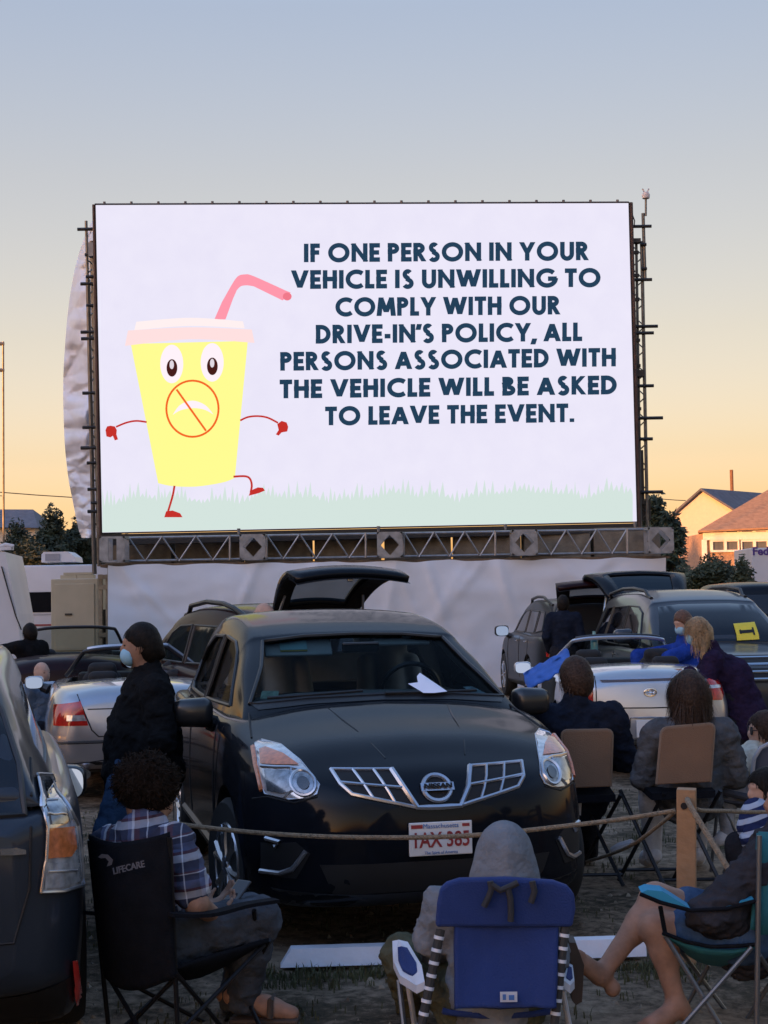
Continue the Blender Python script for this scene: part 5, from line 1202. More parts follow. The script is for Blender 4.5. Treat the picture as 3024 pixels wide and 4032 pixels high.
# ---- maroon SUV with roof rails behind the black crossover
re_ = P(1285, 2366, 13.2); re_.z = 0; n_, rz = facing(re_, R_(-23), 4.5)
C7 = suv('maroon_suv', n_, rz, 4.5, .89, 1.69, p_maroon, 'maroon SUV with black roof rails and raised tailgate behind the black crossover')
tailgate(C7, 4.5, .645, 4.15, 1.66, R_(21), 1.05, p_black)
# ---- black van far right
n_, rz = facing(Vector((6.6, 26.5, 0)), R_(2), 5); C8 = suv('black_van', n_, rz, 5.0, .98, 1.92, p_black, 'black van mostly hidden behind the steel grey SUV at the right picture edge', rails=False)
# ---- dark open car far left
JP = P(262, 2390, 18.2); JP.z = 0
C9 = convertible('maroon_convertible', JP, R_(-9), 4.3, .86, 1.06, p_maroon, plast, 'dark maroon open car beyond the silver convertible, in front of the beige cabinet', 1.40)
# ---------------------------------------------------------------- people
SK = lambda n, c: mat(n, c, .6, var=.24, vs=14, spec=.3, bump=.15, bs=60)
skin_a = SK('skin_warm', (0.29, 0.16, 0.105)); skin_b = SK('skin_fair', (0.42, 0.26, 0.19)); skin_c = SK('skin_tan', (0.27, 0.15, 0.10))
hair_d = mat('hair_dark', (0.010, 0.007, 0.005), .6, var=.5, vs=60, bump=.3, bs=90, spec=.15); hair_b = mat('hair_brown', (0.034, 0.019, 0.012), .6, var=.6, vs=70, bump=.35, bs=80, spec=.2); hair_bl = mat('hair_blond', (0.30, 0.19, 0.09), .5, var=.4, vs=50, bump=.7, bs=80); hair_g = mat('hair_grey', (0.13, 0.10, 0.08), .6, var=.4, vs=40, bump=.6)
CL = lambda n, c, v=.22, b=.5: mat(n, c, .95, var=v, vs=11, bump=b, bs=16, spec=.06, bd=.05)
jk_black = CL('cloth_black', (0.009, 0.009, 0.010)); jk_navy = CL('cloth_navy', (0.012, 0.016, 0.028)); jk_purple = CL('cloth_purple', (0.020, 0.013, 0.034)); hood_g = CL('cloth_grey', (0.16, 0.17, 0.185), .12); hood_d = CL('cloth_charcoal', (0.075, 0.08, 0.088)); jk_blue = CL('cloth_blue', (0.016, 0.045, 0.24)); cream = CL('cloth_cream', (0.52, 0.49, 0.40)); jean_b = CL('denim_blue', (0.04, 0.075, 0.14), .3); jean_g = CL('denim_grey', (0.065, 0.072, 0.085), .25); olive = CL('cloth_olive', (0.075, 0.075, 0.048)); shirt_lb = CL('cloth_light_blue', (0.16, 0.22, 0.30)); jk_char = CL('cloth_dark_jacket', (0.030, 0.030, 0.036)); pink_c = CL('cloth_pink', (0.34, 0.22, 0.28)); white_c = CL('cloth_white', (0.6, 0.6, 0.62)); dkpant = CL('cloth_dark_trousers', (0.02, 0.02, 0.024))
maskm = mat('mask_blue', (0.26, 0.46, 0.58), .8, var=.08, vs=12); leather = mat('sandal_leather', (0.055, 0.032, 0.02), .7, var=.3)
def striped(name, cols, scale, axis, rot=0.0):
    m = bpy.data.materials.new(name); m.use_nodes = True; MATS[name] = m; t = m.node_tree; b = t.nodes['Principled BSDF']; b.inputs['Roughness'].default_value = .9; b.inputs['Specular IOR Level'].default_value = .2
    tc_ = t.nodes.new('ShaderNodeTexCoord'); mp = t.nodes.new('ShaderNodeMapping'); mp.inputs['Rotation'].default_value = (0, rot, 0); sp_ = t.nodes.new('ShaderNodeSeparateXYZ')
    t.links.new(tc_.outputs['Object'], mp.inputs[0]); t.links.new(mp.outputs[0], sp_.inputs[0])
    def band(out, sc, stops):
        mu = t.nodes.new('ShaderNodeMath'); mu.operation = 'MULTIPLY'; mu.inputs[1].default_value = sc; fr_ = t.nodes.new('ShaderNodeMath'); fr_.operation = 'FRACT'
        r = t.nodes.new('ShaderNodeValToRGB'); r.color_ramp.interpolation = 'CONSTANT'
        E = r.color_ramp.elements; E[0].position = stops[0][0]; E[0].color = (*stops[0][1], 1); E[1].position = stops[1][0]; E[1].color = (*stops[1][1], 1)
        for p, c in stops[2:]: e = E.new(p); e.color = (*c, 1)
        t.links.new(out, mu.inputs[0]); t.links.new(mu.outputs[0], fr_.inputs[0]); t.links.new(fr_.outputs[0], r.inputs[0]); return r.outputs[0]
    if len(cols) == 1: t.links.new(band(sp_.outputs[axis], scale, cols[0]), b.inputs['Base Color'])
    else:
        mx_ = t.nodes.new('ShaderNodeMix'); mx_.data_type = 'RGBA'; mx_.inputs[0].default_value = .5
        t.links.new(band(sp_.outputs['X'], scale, cols[0]), mx_.inputs[6]); t.links.new(band(sp_.outputs['Z'], scale, cols[1]), mx_.inputs[7]); t.links.new(mx_.outputs[2], b.inputs['Base Color'])
    return m
_n, _w, _r, _b = (0.03, 0.034, 0.06), (0.46, 0.47, 0.52), (0.085, 0.028, 0.032), (0.09, 0.11, 0.20)
plaid = striped('plaid', [[(0, _n), (.30, _b), (.42, _w), (.50, _r), (.66, _n), (.86, _w), (.90, _n)], [(0, _n), (.26, _w), (.46, _r), (.54, _b), (.76, _n), (.92, _w), (.95, _r)]], 7.5, 'X', .12)
stripes = striped('navy_stripes', [[(0, (0.012, 0.02, 0.07)), (.58, (0.32, 0.37, 0.46))]], 17, 'Z', .35)
V = Vector
def frame(f, up=V((0, 0, 1))):
    f = f.normalized(); r = f.cross(up).normalized(); u = r.cross(f); return Matrix((r, f, u)).transposed(), r, f, u
def head_prims(c, f, up=V((0, 0, 1)), s=1.0):
    M, r, f, u = frame(f, up); Ms = M
    return [('e', c, (.074*s, .093*s, .108*s), Ms), ('e', c+f*.028*s-u*.045*s, (.058*s, .066*s, .072*s), Ms), ('e', c+f*.052*s-u*.092*s, (.030*s, .026*s, .020*s), Ms, .02), ('e', c+f*.097*s-u*.022*s, (.013*s, .020*s, .026*s), Ms, .014), ('e', c+f*.084*s+u*.022*s, (.050*s, .016*s, .012*s), Ms, .015),
            ('e', c+r*.075*s-f*.008*s-u*.012*s, (.010*s, .022*s, .032*s), Ms, .008), ('e', c-r*.075*s-f*.008*s-u*.012*s, (.010*s, .022*s, .032*s), Ms, .008), ('e', c+f*.088*s-u*.062*s, (.026*s, .012*s, .011*s), Ms, .012)]
def hand_prims(w_, d, palm, s=1.0, curl=.5, side=1):
    """w_: wrist, d: direction of the hand, palm: palm normal"""
    d = d.normalized(); a = palm.cross(d).normalized()*side; n = d.cross(a).normalized(); n = n if n.dot(palm) > 0 else -n; out = []
    pc = w_+d*.05*s; out.append(('c', w_, pc+d*.03*s, .024*s, .030*s, .02, (n, .55)))
    for i, (off, ln) in enumerate(((-.030, .070), (-.010, .080), (.010, .075), (.028, .060))):
        b0 = pc+d*.035*s+a*off*s; d1 = (d+n*curl*.5).normalized(); p1 = b0+d1*ln*.5*s; d2 = (d+n*curl*1.7).normalized(); out += [('c', b0, p1, .0105*s, .0095*s, .006), ('c', p1, p1+d2*ln*.5*s, .0095*s, .008*s, .006)]
    t0 = w_+d*.02*s-a*.026*s; t1 = t0+(d*.6-a*.75+n*.3).normalized()*.038*s; out += [('c', t0, t1, .013*s, .0115*s, .012), ('c', t1, t1+(d*.9-a*.15+n*.3).normalized()*.032*s, .0115*s, .009*s, .006)]
    return out
class Fig:
    def __init__(s, label, J, sc=1.0, fwd=V((0, 1, 0)), group=None, res=.012):
        s.J = {k: V(v) for k, v in J.items()}; s.s = sc; s.f = fwd.normalized(); s.res = res
        p = s.J['pelvis']; s.root = empty('person', (p.x, p.y, 0), 0, label, 'person', group)
    def add(s, name, prims, mt, k=.03, res=None, jit=0, js=8, angle=180):
        m = sdf_mesh(prims, res or s.res, k, jit, js); return m.build(name, mt, s.root, True, True, angle=angle)
    def torso(s, g=0.0, low=True):
        J, q = s.J, s.s; w_ = J['pelvis'].lerp(J['chest'], .5); out = []
        a = (J['shR']-J['shL']).normalized(); n = a.cross((J['chest']-J['pelvis']).normalized())
        if low: out.append(('c', J['pelvis'], w_, .155*q+g, .138*q+g, .05, (n, .70)))
        out += [('c', w_, J['chest'], .138*q+g, .160*q+g, .05, (n, .66)), ('c', J['shL'].lerp(J['chest'], .15), J['shR'].lerp(J['chest'], .15), .068*q+g, .068*q+g, .06), ('c', J['chest'], J['neck'], .10*q+g, .055*q+g, .05)]
        return out
    def arm(s, S_, g=0.0, to='wr'):
        J, q = s.J, s.s; o = [('c', J['sh'+S_], J['el'+S_], .056*q+g, .044*q+g, .035)]
        if to == 'wr': o.append(('c', J['el'+S_], J['wr'+S_], .044*q+g, .030*q+g, .02))
        elif to == 'el': o[0] = ('c', J['sh'+S_], J['sh'+S_].lerp(J['el'+S_], .66), .056*q+g, .056*q+g, .035)
        return o
    def leg(s, S_, g=0.0, to='an'):
        J, q = s.J, s.s; h = J.get('hip'+S_) or J['pelvis']; o = []
        if to == 'short': return [('c', h, h.lerp(J['kn'+S_], .62), .098*q+g, .082*q+g, .04)]
        o = [('c', h, J['kn'+S_], .095*q+g, .062*q+g, .04)]
        if to == 'an':
            sh = (J['an'+S_]-J['kn'+S_]).normalized(); bk_ = (h-J['kn'+S_]); bk_ = (bk_-sh*bk_.dot(sh)).normalized(); c1 = J['kn'+S_].lerp(J['an'+S_], .16)+bk_*.016*q; c2 = J['kn'+S_].lerp(J['an'+S_], .42)+bk_*.014*q
            o += [('c', c1, c2, .056*q+g, .046*q+g, .03), ('e', J['kn'+S_]-bk_*.022*q+sh*.01, (.044*q+g,)*3, None, .03)]
            c = J['kn'+S_].lerp(J['an'+S_], .3); o += [('c', J['kn'+S_], c, .058*q+g, .052*q+g, .03), ('c', c, J['an'+S_], .052*q+g, .036*q+g, .03)]
        return o
    def foot(s, S_, g=0.0):
        J, q = s.J, s.s; a, t = J['an'+S_], J['to'+S_]; h = a-(t-a).normalized()*.045*q
        return [('c', h, a.lerp(t, .6), .036*q+g, .036*q+g, .03), ('c', a.lerp(t, .45), t, .040*q+g, .030*q+g, .03)]
def std(base, f, h=1.7, lean=0.0, arms='down', rshift=0.0):
    """standing skeleton at base, looking along f"""
    M, r, f, u = frame(f); q = h/1.72; L_ = f*lean; J = {'pelvis': base+u*.93*q, 'chest': base+u*1.27*q+L_*.45, 'neck': base+u*1.46*q+L_*.75, 'head': base+u*1.60*q+L_+f*.02}
    for S_, sg in (('L', -1), ('R', 1)):
        J['sh'+S_] = base+u*1.40*q+r*sg*.185*q+L_*.6; J['el'+S_] = base+u*1.13*q+r*sg*.25*q+L_*.55-f*.03; J['wr'+S_] = base+u*.92*q+r*sg*.22*q+L_*.5+f*.12
        J['hip'+S_] = base+u*.90*q+r*sg*.09*q; J['kn'+S_] = base+u*.49*q+r*sg*.11*q+f*.02; J['an'+S_] = base+u*.08*q+r*sg*.12*q; J['to'+S_] = base+u*.04*q+r*sg*.13*q+f*.17*q
    return J
def strands(c, f, n, seed=1, rad=(.088, .105, .118), drop=.10, w=.0022, curl=0.0, front=.26, low=-.5, out=.10, off=0.0):
    """loose strands lying on and standing off the head, as thin ribbons"""
    M, rr_, f, u = frame(f); g = random.Random(seed); m = MB(); Mi = M.transposed()
    for k in range(n):
        v = Vector((g.gauss(0, 1), g.gauss(0, 1), g.gauss(.35, 1))).normalized()
        if v.z < low: continue
        a = math.atan2(v.x, v.y)
        if abs(a) < front*PI and v.z < .62: continue
        p = Vector((v.x*rad[0], v.y*rad[1]-off, v.z*rad[2])); pts = [p]
        if curl:
            p *= 1+.16*noise.noise(v*2.3+Vector((seed, 0, 0))); pts = [p]; cl = curl*g.choice((.5, .7, .9, 1, 1.25))
            t = Vector((g.gauss(0, 1), g.gauss(0, 1), g.gauss(0, 1))); t = (t-v*t.dot(v)).normalized(); b_ = v.cross(t); ph = g.uniform(0, 6)
            for q in range(1, 7): pts.append(p+v*(cl*q/6*g.uniform(.5, 1.2))+(t*math.cos(ph+q*1.1)+b_*math.sin(ph+q*1.1))*cl*.42)
        else:
            tw = Vector((g.gauss(0, .35), g.gauss(0, .25), 0)); ns = 6; st = drop*g.uniform(.6, 1.25)/ns; cur = p
            for q in range(ns):
                nrm = Vector((cur.x/rad[0]**2, cur.y/rad[1]**2, cur.z/rad[2]**2)).normalized(); d = Vector((tw.x*.5, tw.y*.5-.12*max(0, nrm.z), -1)); 
                if cur.z > -.02: d = d-nrm*d.dot(nrm)+nrm*out*.4
                if d.length < 1e-4: d = Vector((tw.x, -1, 0))
                cur = cur+d.normalized()*st; pts.append(cur.copy())
        W = [M @ q+c for q in pts]; o = len(m.v)
        for i, q in enumerate(W):
            t = (W[min(i+1, len(W)-1)]-W[max(i-1, 0)]).normalized(); s = t.cross((q-c).normalized()); s = s.normalized()*w*(1-.6*i/len(W)) if s.length > 1e-6 else Vector((w, 0, 0)); m.v += [q-s, q+s]
        for i in range(len(W)-1): m.f.append((o+2*i, o+2*i+1, o+2*i+3, o+2*i+2)); m.m.append(0)
    return m
def cap_hair(c, f, s=1.0, mt=None, fig=None, grow=.014, back=.02, extra=(), jit=.004, js=30, cut=True, name='hair', res=None, ear=False, st=None):
    M, r, f, u = frame(f); pr = [('e', c-f*.012*s+u*.018*s, ((.076+grow)*s, (.094+grow)*s, (.104+grow)*s), M), ('e', c-f*.05*s-u*.02*s, ((.07+grow)*s, (.06+grow)*s, (.09+grow)*s), M)]+list(extra)
    if ear: pr += [('-', ('e', c+f*.072*s-u*.060*s, (.11*s, .086*s, .088*s), M)), ('-', ('e', c+f*.03*s-u*.16*s, (.09*s, .10*s, .075*s), M))]
    elif cut: pr += [('-', ('e', c+f*.10*s-u*.055*s, (.088*s, .085*s, .10*s), M)), ('-', ('e', c+f*.03*s-u*.16*s, (.09*s, .10*s, .075*s), M))]
    o = fig.add(name, pr, mt, .02, res, jit, js)
    if st: st.build('hair_strands', mt, fig.root, True)
    return o
def face_mask(fig, c, f, s=1.0):
    M, r, f, u = frame(f); return fig.add('face_mask', [('e', c+f*.052*s-u*.062*s, (.064*s, .064*s, .062*s), M), ('c', c+f*.07*s-u*.045*s+r*.05*s, c-f*.0*s-u*.005*s+r*.079*s, .004*s, .003*s, .004), ('-', ('e', c+f*.012*s-u*.05*s, (.072*s, .06*s, .085*s), M))], maskm, .01, .007)
def locks(c, f, n, rad=.092, drop=(.05, .14), r=.010, seed=1, top=.13, front=.25, flare=0.0):
    """locks of hair lying on the head from the crown down"""
    M, rr_, f, u = frame(f); g = random.Random(seed); out = []
    for k in range(n):
        a = g.uniform(-PI, PI)
        if abs(a) < front*PI: continue                       # a = 0 is the face
        d = f*math.cos(a)+rr_*math.sin(a); h0 = g.uniform(.02, top); q = math.sqrt(max(0, 1-(h0/.135)**2)); p0 = c+d*rad*q*1.02+u*h0
        dz = g.uniform(*drop); h1 = h0-dz; q1 = math.sqrt(max(.25, 1-(min(abs(h1), .12)/.135)**2)) if h1 > 0 else 1+flare*min(1, -h1/.15); d2 = (d+rr_*g.uniform(-.25, .25)).normalized()
        out.append(('c', p0, c+d2*rad*q1*1.03+u*h1, r*g.uniform(.7, 1.2), r*.6, .007))
    return out
def eyes(fig, c, f, s=1.0):
    M, r, f, u = frame(f)
    for sg in (-1, 1): m = MB(); m.lathe([(.001, -.006), (.010*s, -.003), (.010*s, .003), (.001, .006)], c+f*.083*s+r*sg*.031*s-u*.002*s, 'Z', 10); m.build('eye', seam, fig.root, True)
# 1 standing masked man
b = gp(560, 8.7); f = V((-1, -.10, 0)); J = std(b, f, 1.70); M_, r_, f_, u_ = frame(f)
J['head'] = P(553, 2538, 8.7); J['neck'] = P(578, 2640, 8.72); J['elL'] = P(420, 2905, 8.95)+V((.08, 0, 0)); J['elR'] = P(640, 2920, 8.45); J['wrR'] = P(500, 2985, 8.62); J['wrL'] = P(490, 2990, 8.8); J['shR'] = P(615, 2722, 8.52); J['shL'] = P(585, 2722, 8.90); J['chest'] = P(572, 2790, 8.7); J['hipL'] = P(520, 3040, 8.6); J['hipR'] = P(540, 3040, 8.85); J['knL'] = P(425, 3290, 8.55); J['knR'] = P(520, 3300, 8.85)
fg = Fig('person standing in profile in black jacket and jeans, dark haired with pale blue mask', J, 1.06, f, None, .011)
hd = head_prims(J['head'], f)
fg.add('body', hd+[('c', J['neck'], J['head']-u_*.06, .052, .050)]+fg.torso()+fg.arm('L')+fg.arm('R')+fg.leg('L')+fg.leg('R')+fg.foot('L')+fg.foot('R')+hand_prims(J['wrR'], V((-.3, .5, -.8)), V((0, 1, 0)), .9, .9), skin_a)
fg.add('jacket', fg.torso(.028)+fg.arm('L', .028)+fg.arm('R', .028)+[('c', J['chest']-u_*.1, J['pelvis']-u_*.16, .185, .235, .05), ('c', J['neck']-u_*.12, J['chest']-u_*.12, .12, .19, .06), ('c', J['elR'], J['pelvis']+f_*.12-u_*.02, .06, .08, .06), ('c', J['elL'], J['pelvis']+f_*.12-u_*.02, .06, .08, .06), ('c', J['chest']+f_*.08-u_*.05, J['pelvis']+f_*.09, .09, .10, .06), ('c', J['neck']-u_*.085, J['neck']-u_*.05-f_*.03, .085, .070, .02)], jk_black, .03, None, .018, 10)
fg.add('jeans', fg.leg('L', .02)+fg.leg('R', .02)+[('c', J['hipL'], J['hipR'], .12, .12, .04)], jean_b, .03, None, .008, 9)
[fg.add('shoe', fg.foot(S_, .012), jk_black) for S_ in 'LR']
cap_hair(J['head'], f, 1, hair_d, fg, .010, ear=True, jit=.002, extra=[('c', J['head']-f_*.078-u_*.01, J['head']-f_*.115-u_*.055, .045, .030, .03)], st=strands(J['head'], f, 1300, 2, (.087, .105, .117), .055, .002, 0, .44, .05, .03))
face_mask(fg, J['head'], f); eyes(fg, J['head'], f)
# 2 plaid man in the black camp chair
d0 = 6.0; J = {'pelvis': P(590, 3690, 6.02), 'chest': P(545, 3420, 5.98), 'neck': P(575, 3245, 5.98), 'head': P(585, 3130, 6.03), 'shL': P(430, 3335, 6.12), 'shR': P(690, 3335, 5.86), 'elR': P(775, 3560, 5.80), 'wrR': P(845, 3605, 6.02), 'elL': P(600, 3560, 6.25), 'wrL': P(820, 3575, 6.22), 'hipR': P(650, 3700, 5.94), 'hipL': P(600, 3680, 6.14), 'knR': P(1010, 3615, 6.12), 'anR': P(955, 3935, 6.22), 'toR': P(1150, 3990, 6.20), 'knL': P(985, 3610, 6.38), 'anL': P(920, 3930, 6.46), 'toL': P(1060, 3990, 6.5)}
f = V((.88, .42, -.42)); fg = Fig('person with bushy dark curls in plaid shirt, bent over a phone in black camp chair', J, 1.0, f, None, .010); M_, r_, f_, u_ = frame(f)
fg.add('body', head_prims(J['head'], f)+[('c', J['neck'], J['head']-u_*.05, .052, .05)]+fg.torso()+fg.arm('L')+fg.arm('R')+fg.leg('L')+fg.leg('R')+fg.foot('L')+fg.foot('R')+hand_prims(J['wrR'], V((.5, .8, .25)), V((-.3, .3, 1)), .95, .9)+hand_prims(J['wrL'], V((.6, .3, .3)), V((0, -.4, 1)), .95, .9, -1), skin_a, .03, .0085)
fg.add('shirt', fg.torso(.022)+fg.arm('L', .022, 'el')+fg.arm('R', .026, 'el')+[('c', J['chest'], J['pelvis']+V((0, 0, .09)), .17, .15, .05, (V((.6, .75, 0)), .8)), ('c', J['neck']-u_*.03, J['neck'], .075, .07, .02)], plaid, .03, None, .018, 13)
fg.add('jeans', fg.leg('L', .026)+fg.leg('R', .026)+[('c', J['hipL'], J['hipR'], .125, .125, .04)], jean_g, .03, None, .014, 13)
M2, r2, f2, u2 = frame(f)
cur = [('e', J['head']-f2*.02+u2*.03, (.115, .125, .115), M2)]
rg = random.Random(4)
for k in range(260):
    v = V((rg.gauss(0, 1), rg.gauss(0, 1), rg.gauss(0, 1))).normalized()
    if v.y > .55 and v.z < .35: continue
    q = J['head']-f2*.022+u2*.03+M2 @ V((v.x*.118, v.y*.125, v.z*.118)); cur.append(('e', q, (rg.uniform(.010, .019),)*3, None, .008))
fg.add('hair', cur[:1]+[('-', ('e', J['head']+f2*.115-u2*.06, (.08, .085, .09), M2))], hair_d, .012, .0085, .006, 30)
strands(J['head']-f2*.02+u2*.03, f2, 4200, 9, (.109, .119, .110), .1, .0034, .026, .22, -.75).build('hair_strands', mat('hair_dark_brown', (0.015, 0.0095, 0.0065), .7, var=.5, vs=60, spec=.08), fg.root, True)
for S_ in 'RL':
    a, t = J['an'+S_], J['to'+S_]; d = (t-a); d.z = 0; d.normalize(); sd = MB(); M3 = Matrix((d, V((-d.y, d.x, 0)), V((0, 0, 1)))).transposed(); sd.box(a.lerp(t, .45)+V((0, 0, -.055)), (.28, .10, .025), M3, bev=.012)
    s_ = a.lerp(t, .6); sd.tube([s_+M3 @ V((0, -.055, -.03)), s_+M3 @ V((0, -.04, .035)), s_+M3 @ V((0, .04, .035)), s_+M3 @ V((0, .055, -.03))], .014, 6); sd.build('sandal', leather, fg.root, True, True)
ph = MB(); hp = J['wrR']+V((.07, .09, .06)); ph.box(hp, (.075, .01, .15), Matrix.Rotation(R_(-40), 3, 'Z') @ Matrix.Rotation(R_(-50), 3, 'X'), bev=.004)
tag(ph.build('phone', mat('phone_dark', (0.02, 0.02, 0.025), .15)), 'dark phone held by the curly haired person in plaid shirt', 'phone')
# 3 hooded person in the blue beach chair
J = {'pelvis': P(1930, 3940, 5.86), 'chest': P(1950, 3640, 5.86), 'neck': P(1975, 3500, 5.86), 'head': P(1985, 3385, 5.90), 'shL': P(1790, 3590, 5.92), 'shR': P(2125, 3590, 5.86), 'elL': P(1705, 3700, 5.95), 'wrL': P(1740, 3830, 6.25), 'elR': P(2170, 3760, 6.0), 'wrR': P(2050, 3800, 6.25), 'hipL': P(1850, 3950, 5.92), 'hipR': P(2020, 3950, 5.9), 'knL': P(1590, 3765, 6.22), 'anL': P(1625, 4010, 6.42), 'toL': P(1580, 4050, 6.6), 'knR': P(2080, 3790, 6.3), 'anR': P(2060, 4020, 6.55), 'toR': P(2060, 4040, 6.7)}
f = V((.05, 1, -.05)); fg = Fig('person seen from behind in grey hooded top and olive trousers, in the blue beach chair', J, .98, f, None, .012); M_, r_, f_, u_ = frame(f)
fg.add('body', head_prims(J['head'], f)+[('c', J['neck'], J['head']-u_*.05, .052, .05)]+fg.torso()+fg.arm('L')+fg.arm('R')+fg.leg('L')+fg.leg('R')+fg.foot('L')+fg.foot('R')+hand_prims(J['wrL'], V((.2, .8, -.1)), V((0, 0, -1)), 1, .5), skin_b)
fg.add('hooded_top', fg.torso(.022)+[('c', P(1735, 3565, 5.93), P(1702, 3690, 5.93), .075, .062, .05)]+fg.arm('L', .026)+fg.arm('R', .026), hood_g, .03, None, .018, 12)
h = J['head']; fg.add('hood', [('e', h-f_*.015+u_*.012, (.112, .125, .138), M_), ('e', h-u_*.075-f_*.02, (.135, .125, .10), M_, .05), ('e', h-u_*.15-f_*.05, (.12, .10, .07), M_, .05), ('c', h-f_*.11+u_*.06, h-f_*.13-u_*.10, .018, .03, .05), ('-', ('e', h+f_*.11-u_*.02, (.085, .09, .11), M_))], hood_g, .04, .010, .004, 9)
fg.add('trousers', fg.leg('L', .024)+fg.leg('R', .024)+[('c', J['hipL'], J['hipR'], .13, .13, .04)], olive, .03, None, .018, 12)
# 4 cross-legged person in the teal chair
J = {'pelvis': P(2960, 3690, 6.25), 'chest': P(3090, 3430, 6.25), 'neck': P(3110, 3270, 6.25), 'head': P(3120, 3150, 6.25), 'shL': P(3060, 3370, 6.08), 'shR': P(3070, 3360, 6.44), 'elL': P(2790, 3600, 6.05), 'wrL': P(2790, 3650, 6.22), 'elR': P(2850, 3590, 6.5), 'wrR': P(2780, 3600, 6.40), 'hipL': P(2930, 3680, 6.16), 'hipR': P(2930, 3660, 6.36), 'knR': P(2585, 3535, 6.26), 'anR': P(2365, 3840, 6.18), 'toR': P(2268, 3765, 6.12), 'knL': P(2585, 3650, 6.16), 'anL': P(2665, 3955, 6.12), 'toL': P(2560, 4025, 6.06)}
f = V((-1, .1, 0)); fg = Fig('person in dark jacket and denim shorts with bare legs crossed, in the teal chair', J, .95, f, None, .009)
def toes(a, t, up):
    d = (t-a).normalized(); sd = up.cross(d).normalized(); o = []
    for i, (of, ln) in enumerate(((-.030, .050), (-.012, .042), (.004, .037), (.018, .031), (.030, .025))): b0 = t+sd*of*.85-d*.012; o.append(('c', b0, b0+d*ln, .0125 if i else .016, .010 if i else .013, .008))
    return o
ft = []
for S_, up in (('R', V((-.6, 0, .8))), ('L', V((-.1, 0, 1)))):
    a, t = J['an'+S_], J['to'+S_]; d = (t-a).normalized(); dn = -up.normalized()
    ft += [('e', a-d*.03+dn*.045, (.033, .033, .036), None, .035), ('c', a, a.lerp(t, .7)+dn*.012, .035, .031, .03), ('c', a.lerp(t, .3)+dn*.03, t+dn*.006, .026, .030, .03)]+toes(a, t, up)
fg.add('body', head_prims(J['head'], f)+[('c', J['neck'], J['head']-V((0, 0, .05)), .05, .05)]+fg.torso()+fg.arm('L')+fg.arm('R')+fg.leg('R')+fg.leg('L')+ft+hand_prims(J['wrL'], V((-1, .1, -.1)), V((0, 0, -1)), .95, .4), skin_a, .03, .008)
fg.add('shorts', fg.leg('L', .016, 'short')+fg.leg('R', .016, 'short')+[('c', J['hipL'], J['hipR'], .12, .12, .04)], jean_b, .03, None, .006, 12)
fg.add('jacket', fg.torso(.03)+fg.arm('L', .034)+fg.arm('R', .03)+[('c', J['chest'], J['pelvis']+V((.02, 0, .02)), .18, .16, .06), ('c', J['elL']+V((.05, 0, 0)), P(2900, 3640, 6.12), .07, .08, .06), ('c', J['shL'], P(2870, 3540, 6.1), .07, .06, .06)], jk_char, .04, None, .020, 12)
cap_hair(J['head'], f, 1, hair_b, fg, .014)
a, t = J['anR'], J['toR']; d = (t-a).normalized(); m = MB(); dn = -V((-.6, 0, .8)).normalized(); c = P(2262, 3830, 6.14)
m.prism([P(2243, 3712, 6.09), P(2268, 3712, 6.09), P(2300, 3800, 6.09), P(2292, 3945, 6.09), P(2268, 3958, 6.09), P(2252, 3940, 6.09), P(2248, 3830, 6.09)], (0, .085, .01)); m.build('sandal', leather, fg.root, True)
# 5, 6 the two on brown chairs
def seated_back(label, hx, hy, d, wid, sc, skn, hair, hcol, top, trou, fdir, hipy, extra=()):
    J = {'head': P(hx, hy, d), 'neck': P(hx+wid*.02, hy+95*sc*650/(F/d)*F/d/650, d)}
    J['neck'] = J['head']+V((0, -.02, -.135*sc)); J['chest'] = J['head']+V((.0, -.03, -.36*sc)); J['pelvis'] = P(hx, hipy, d+.06)
    J['chest'] = J['neck'].lerp(J['pelvis'], .42)
    for S_, sg in (('L', -1), ('R', 1)):
        J['sh'+S_] = J['neck']+V((sg*.19*sc*wid, .02, -.085)); J['el'+S_] = J['sh'+S_]+V((sg*.075, .05, -.27)); J['wr'+S_] = J['el'+S_]+V((-sg*.10, .24, -.02)); J['hip'+S_] = J['pelvis']+V((sg*.09, .05, 0)); J['kn'+S_] = J['hip'+S_]+V((sg*.05, .42, .02)); J['an'+S_] = V((J['kn'+S_].x, J['kn'+S_].y+.02, .08)); J['to'+S_] = V((J['kn'+S_].x+sg*.02, J['kn'+S_].y+.18, .04))
    fg = Fig(label, J, sc, fdir, None, .013)
    fg.add('body', head_prims(J['head'], fdir)+[('c', J['neck'], J['head']-V((0, 0, .05)), .052, .05)]+fg.torso()+fg.arm('L')+fg.arm('R')+fg.leg('L')+fg.leg('R')+fg.foot('L')+fg.foot('R')+hand_prims(J['wrL'], V((.3, 1, 0)), V((0, 0, -1))), skn)
    fg.add('jacket', fg.torso(.03)+fg.arm('L', .03)+fg.arm('R', .03)+[('c', J['chest'], J['pelvis'], .18*sc, .19*sc, .06, (V((0, 1, 0)), .75)), ('c', J['neck']-V((0, 0, .05)), J['neck']-V((0, 0, .02)), .085, .075, .03)], top, .035, None, .020, 10)
    fg.add('trousers', fg.leg('L', .02)+fg.leg('R', .02), trou); [fg.add('shoe', fg.foot(S_, .012), white_c if trou is white_c else jk_black) for S_ in 'LR']
    return fg, J
fg, J = seated_back('person with short dark hair in navy jacket, on the left brown chair', 2265, 2672, 9.25, 1.12, 1.05, skin_a, 0, 0, jk_navy, dkpant, V((-.45, 1, -.12)), 3120)
cap_hair(J['head'], V((-.45, 1, -.12)), 1.06, hair_b, fg, .012, jit=.004, st=strands(J['head'], V((-.45, 1, -.12)), 1700, 3, (.094, .112, .124), .055, .0024, 0, .3, -.5, .10))
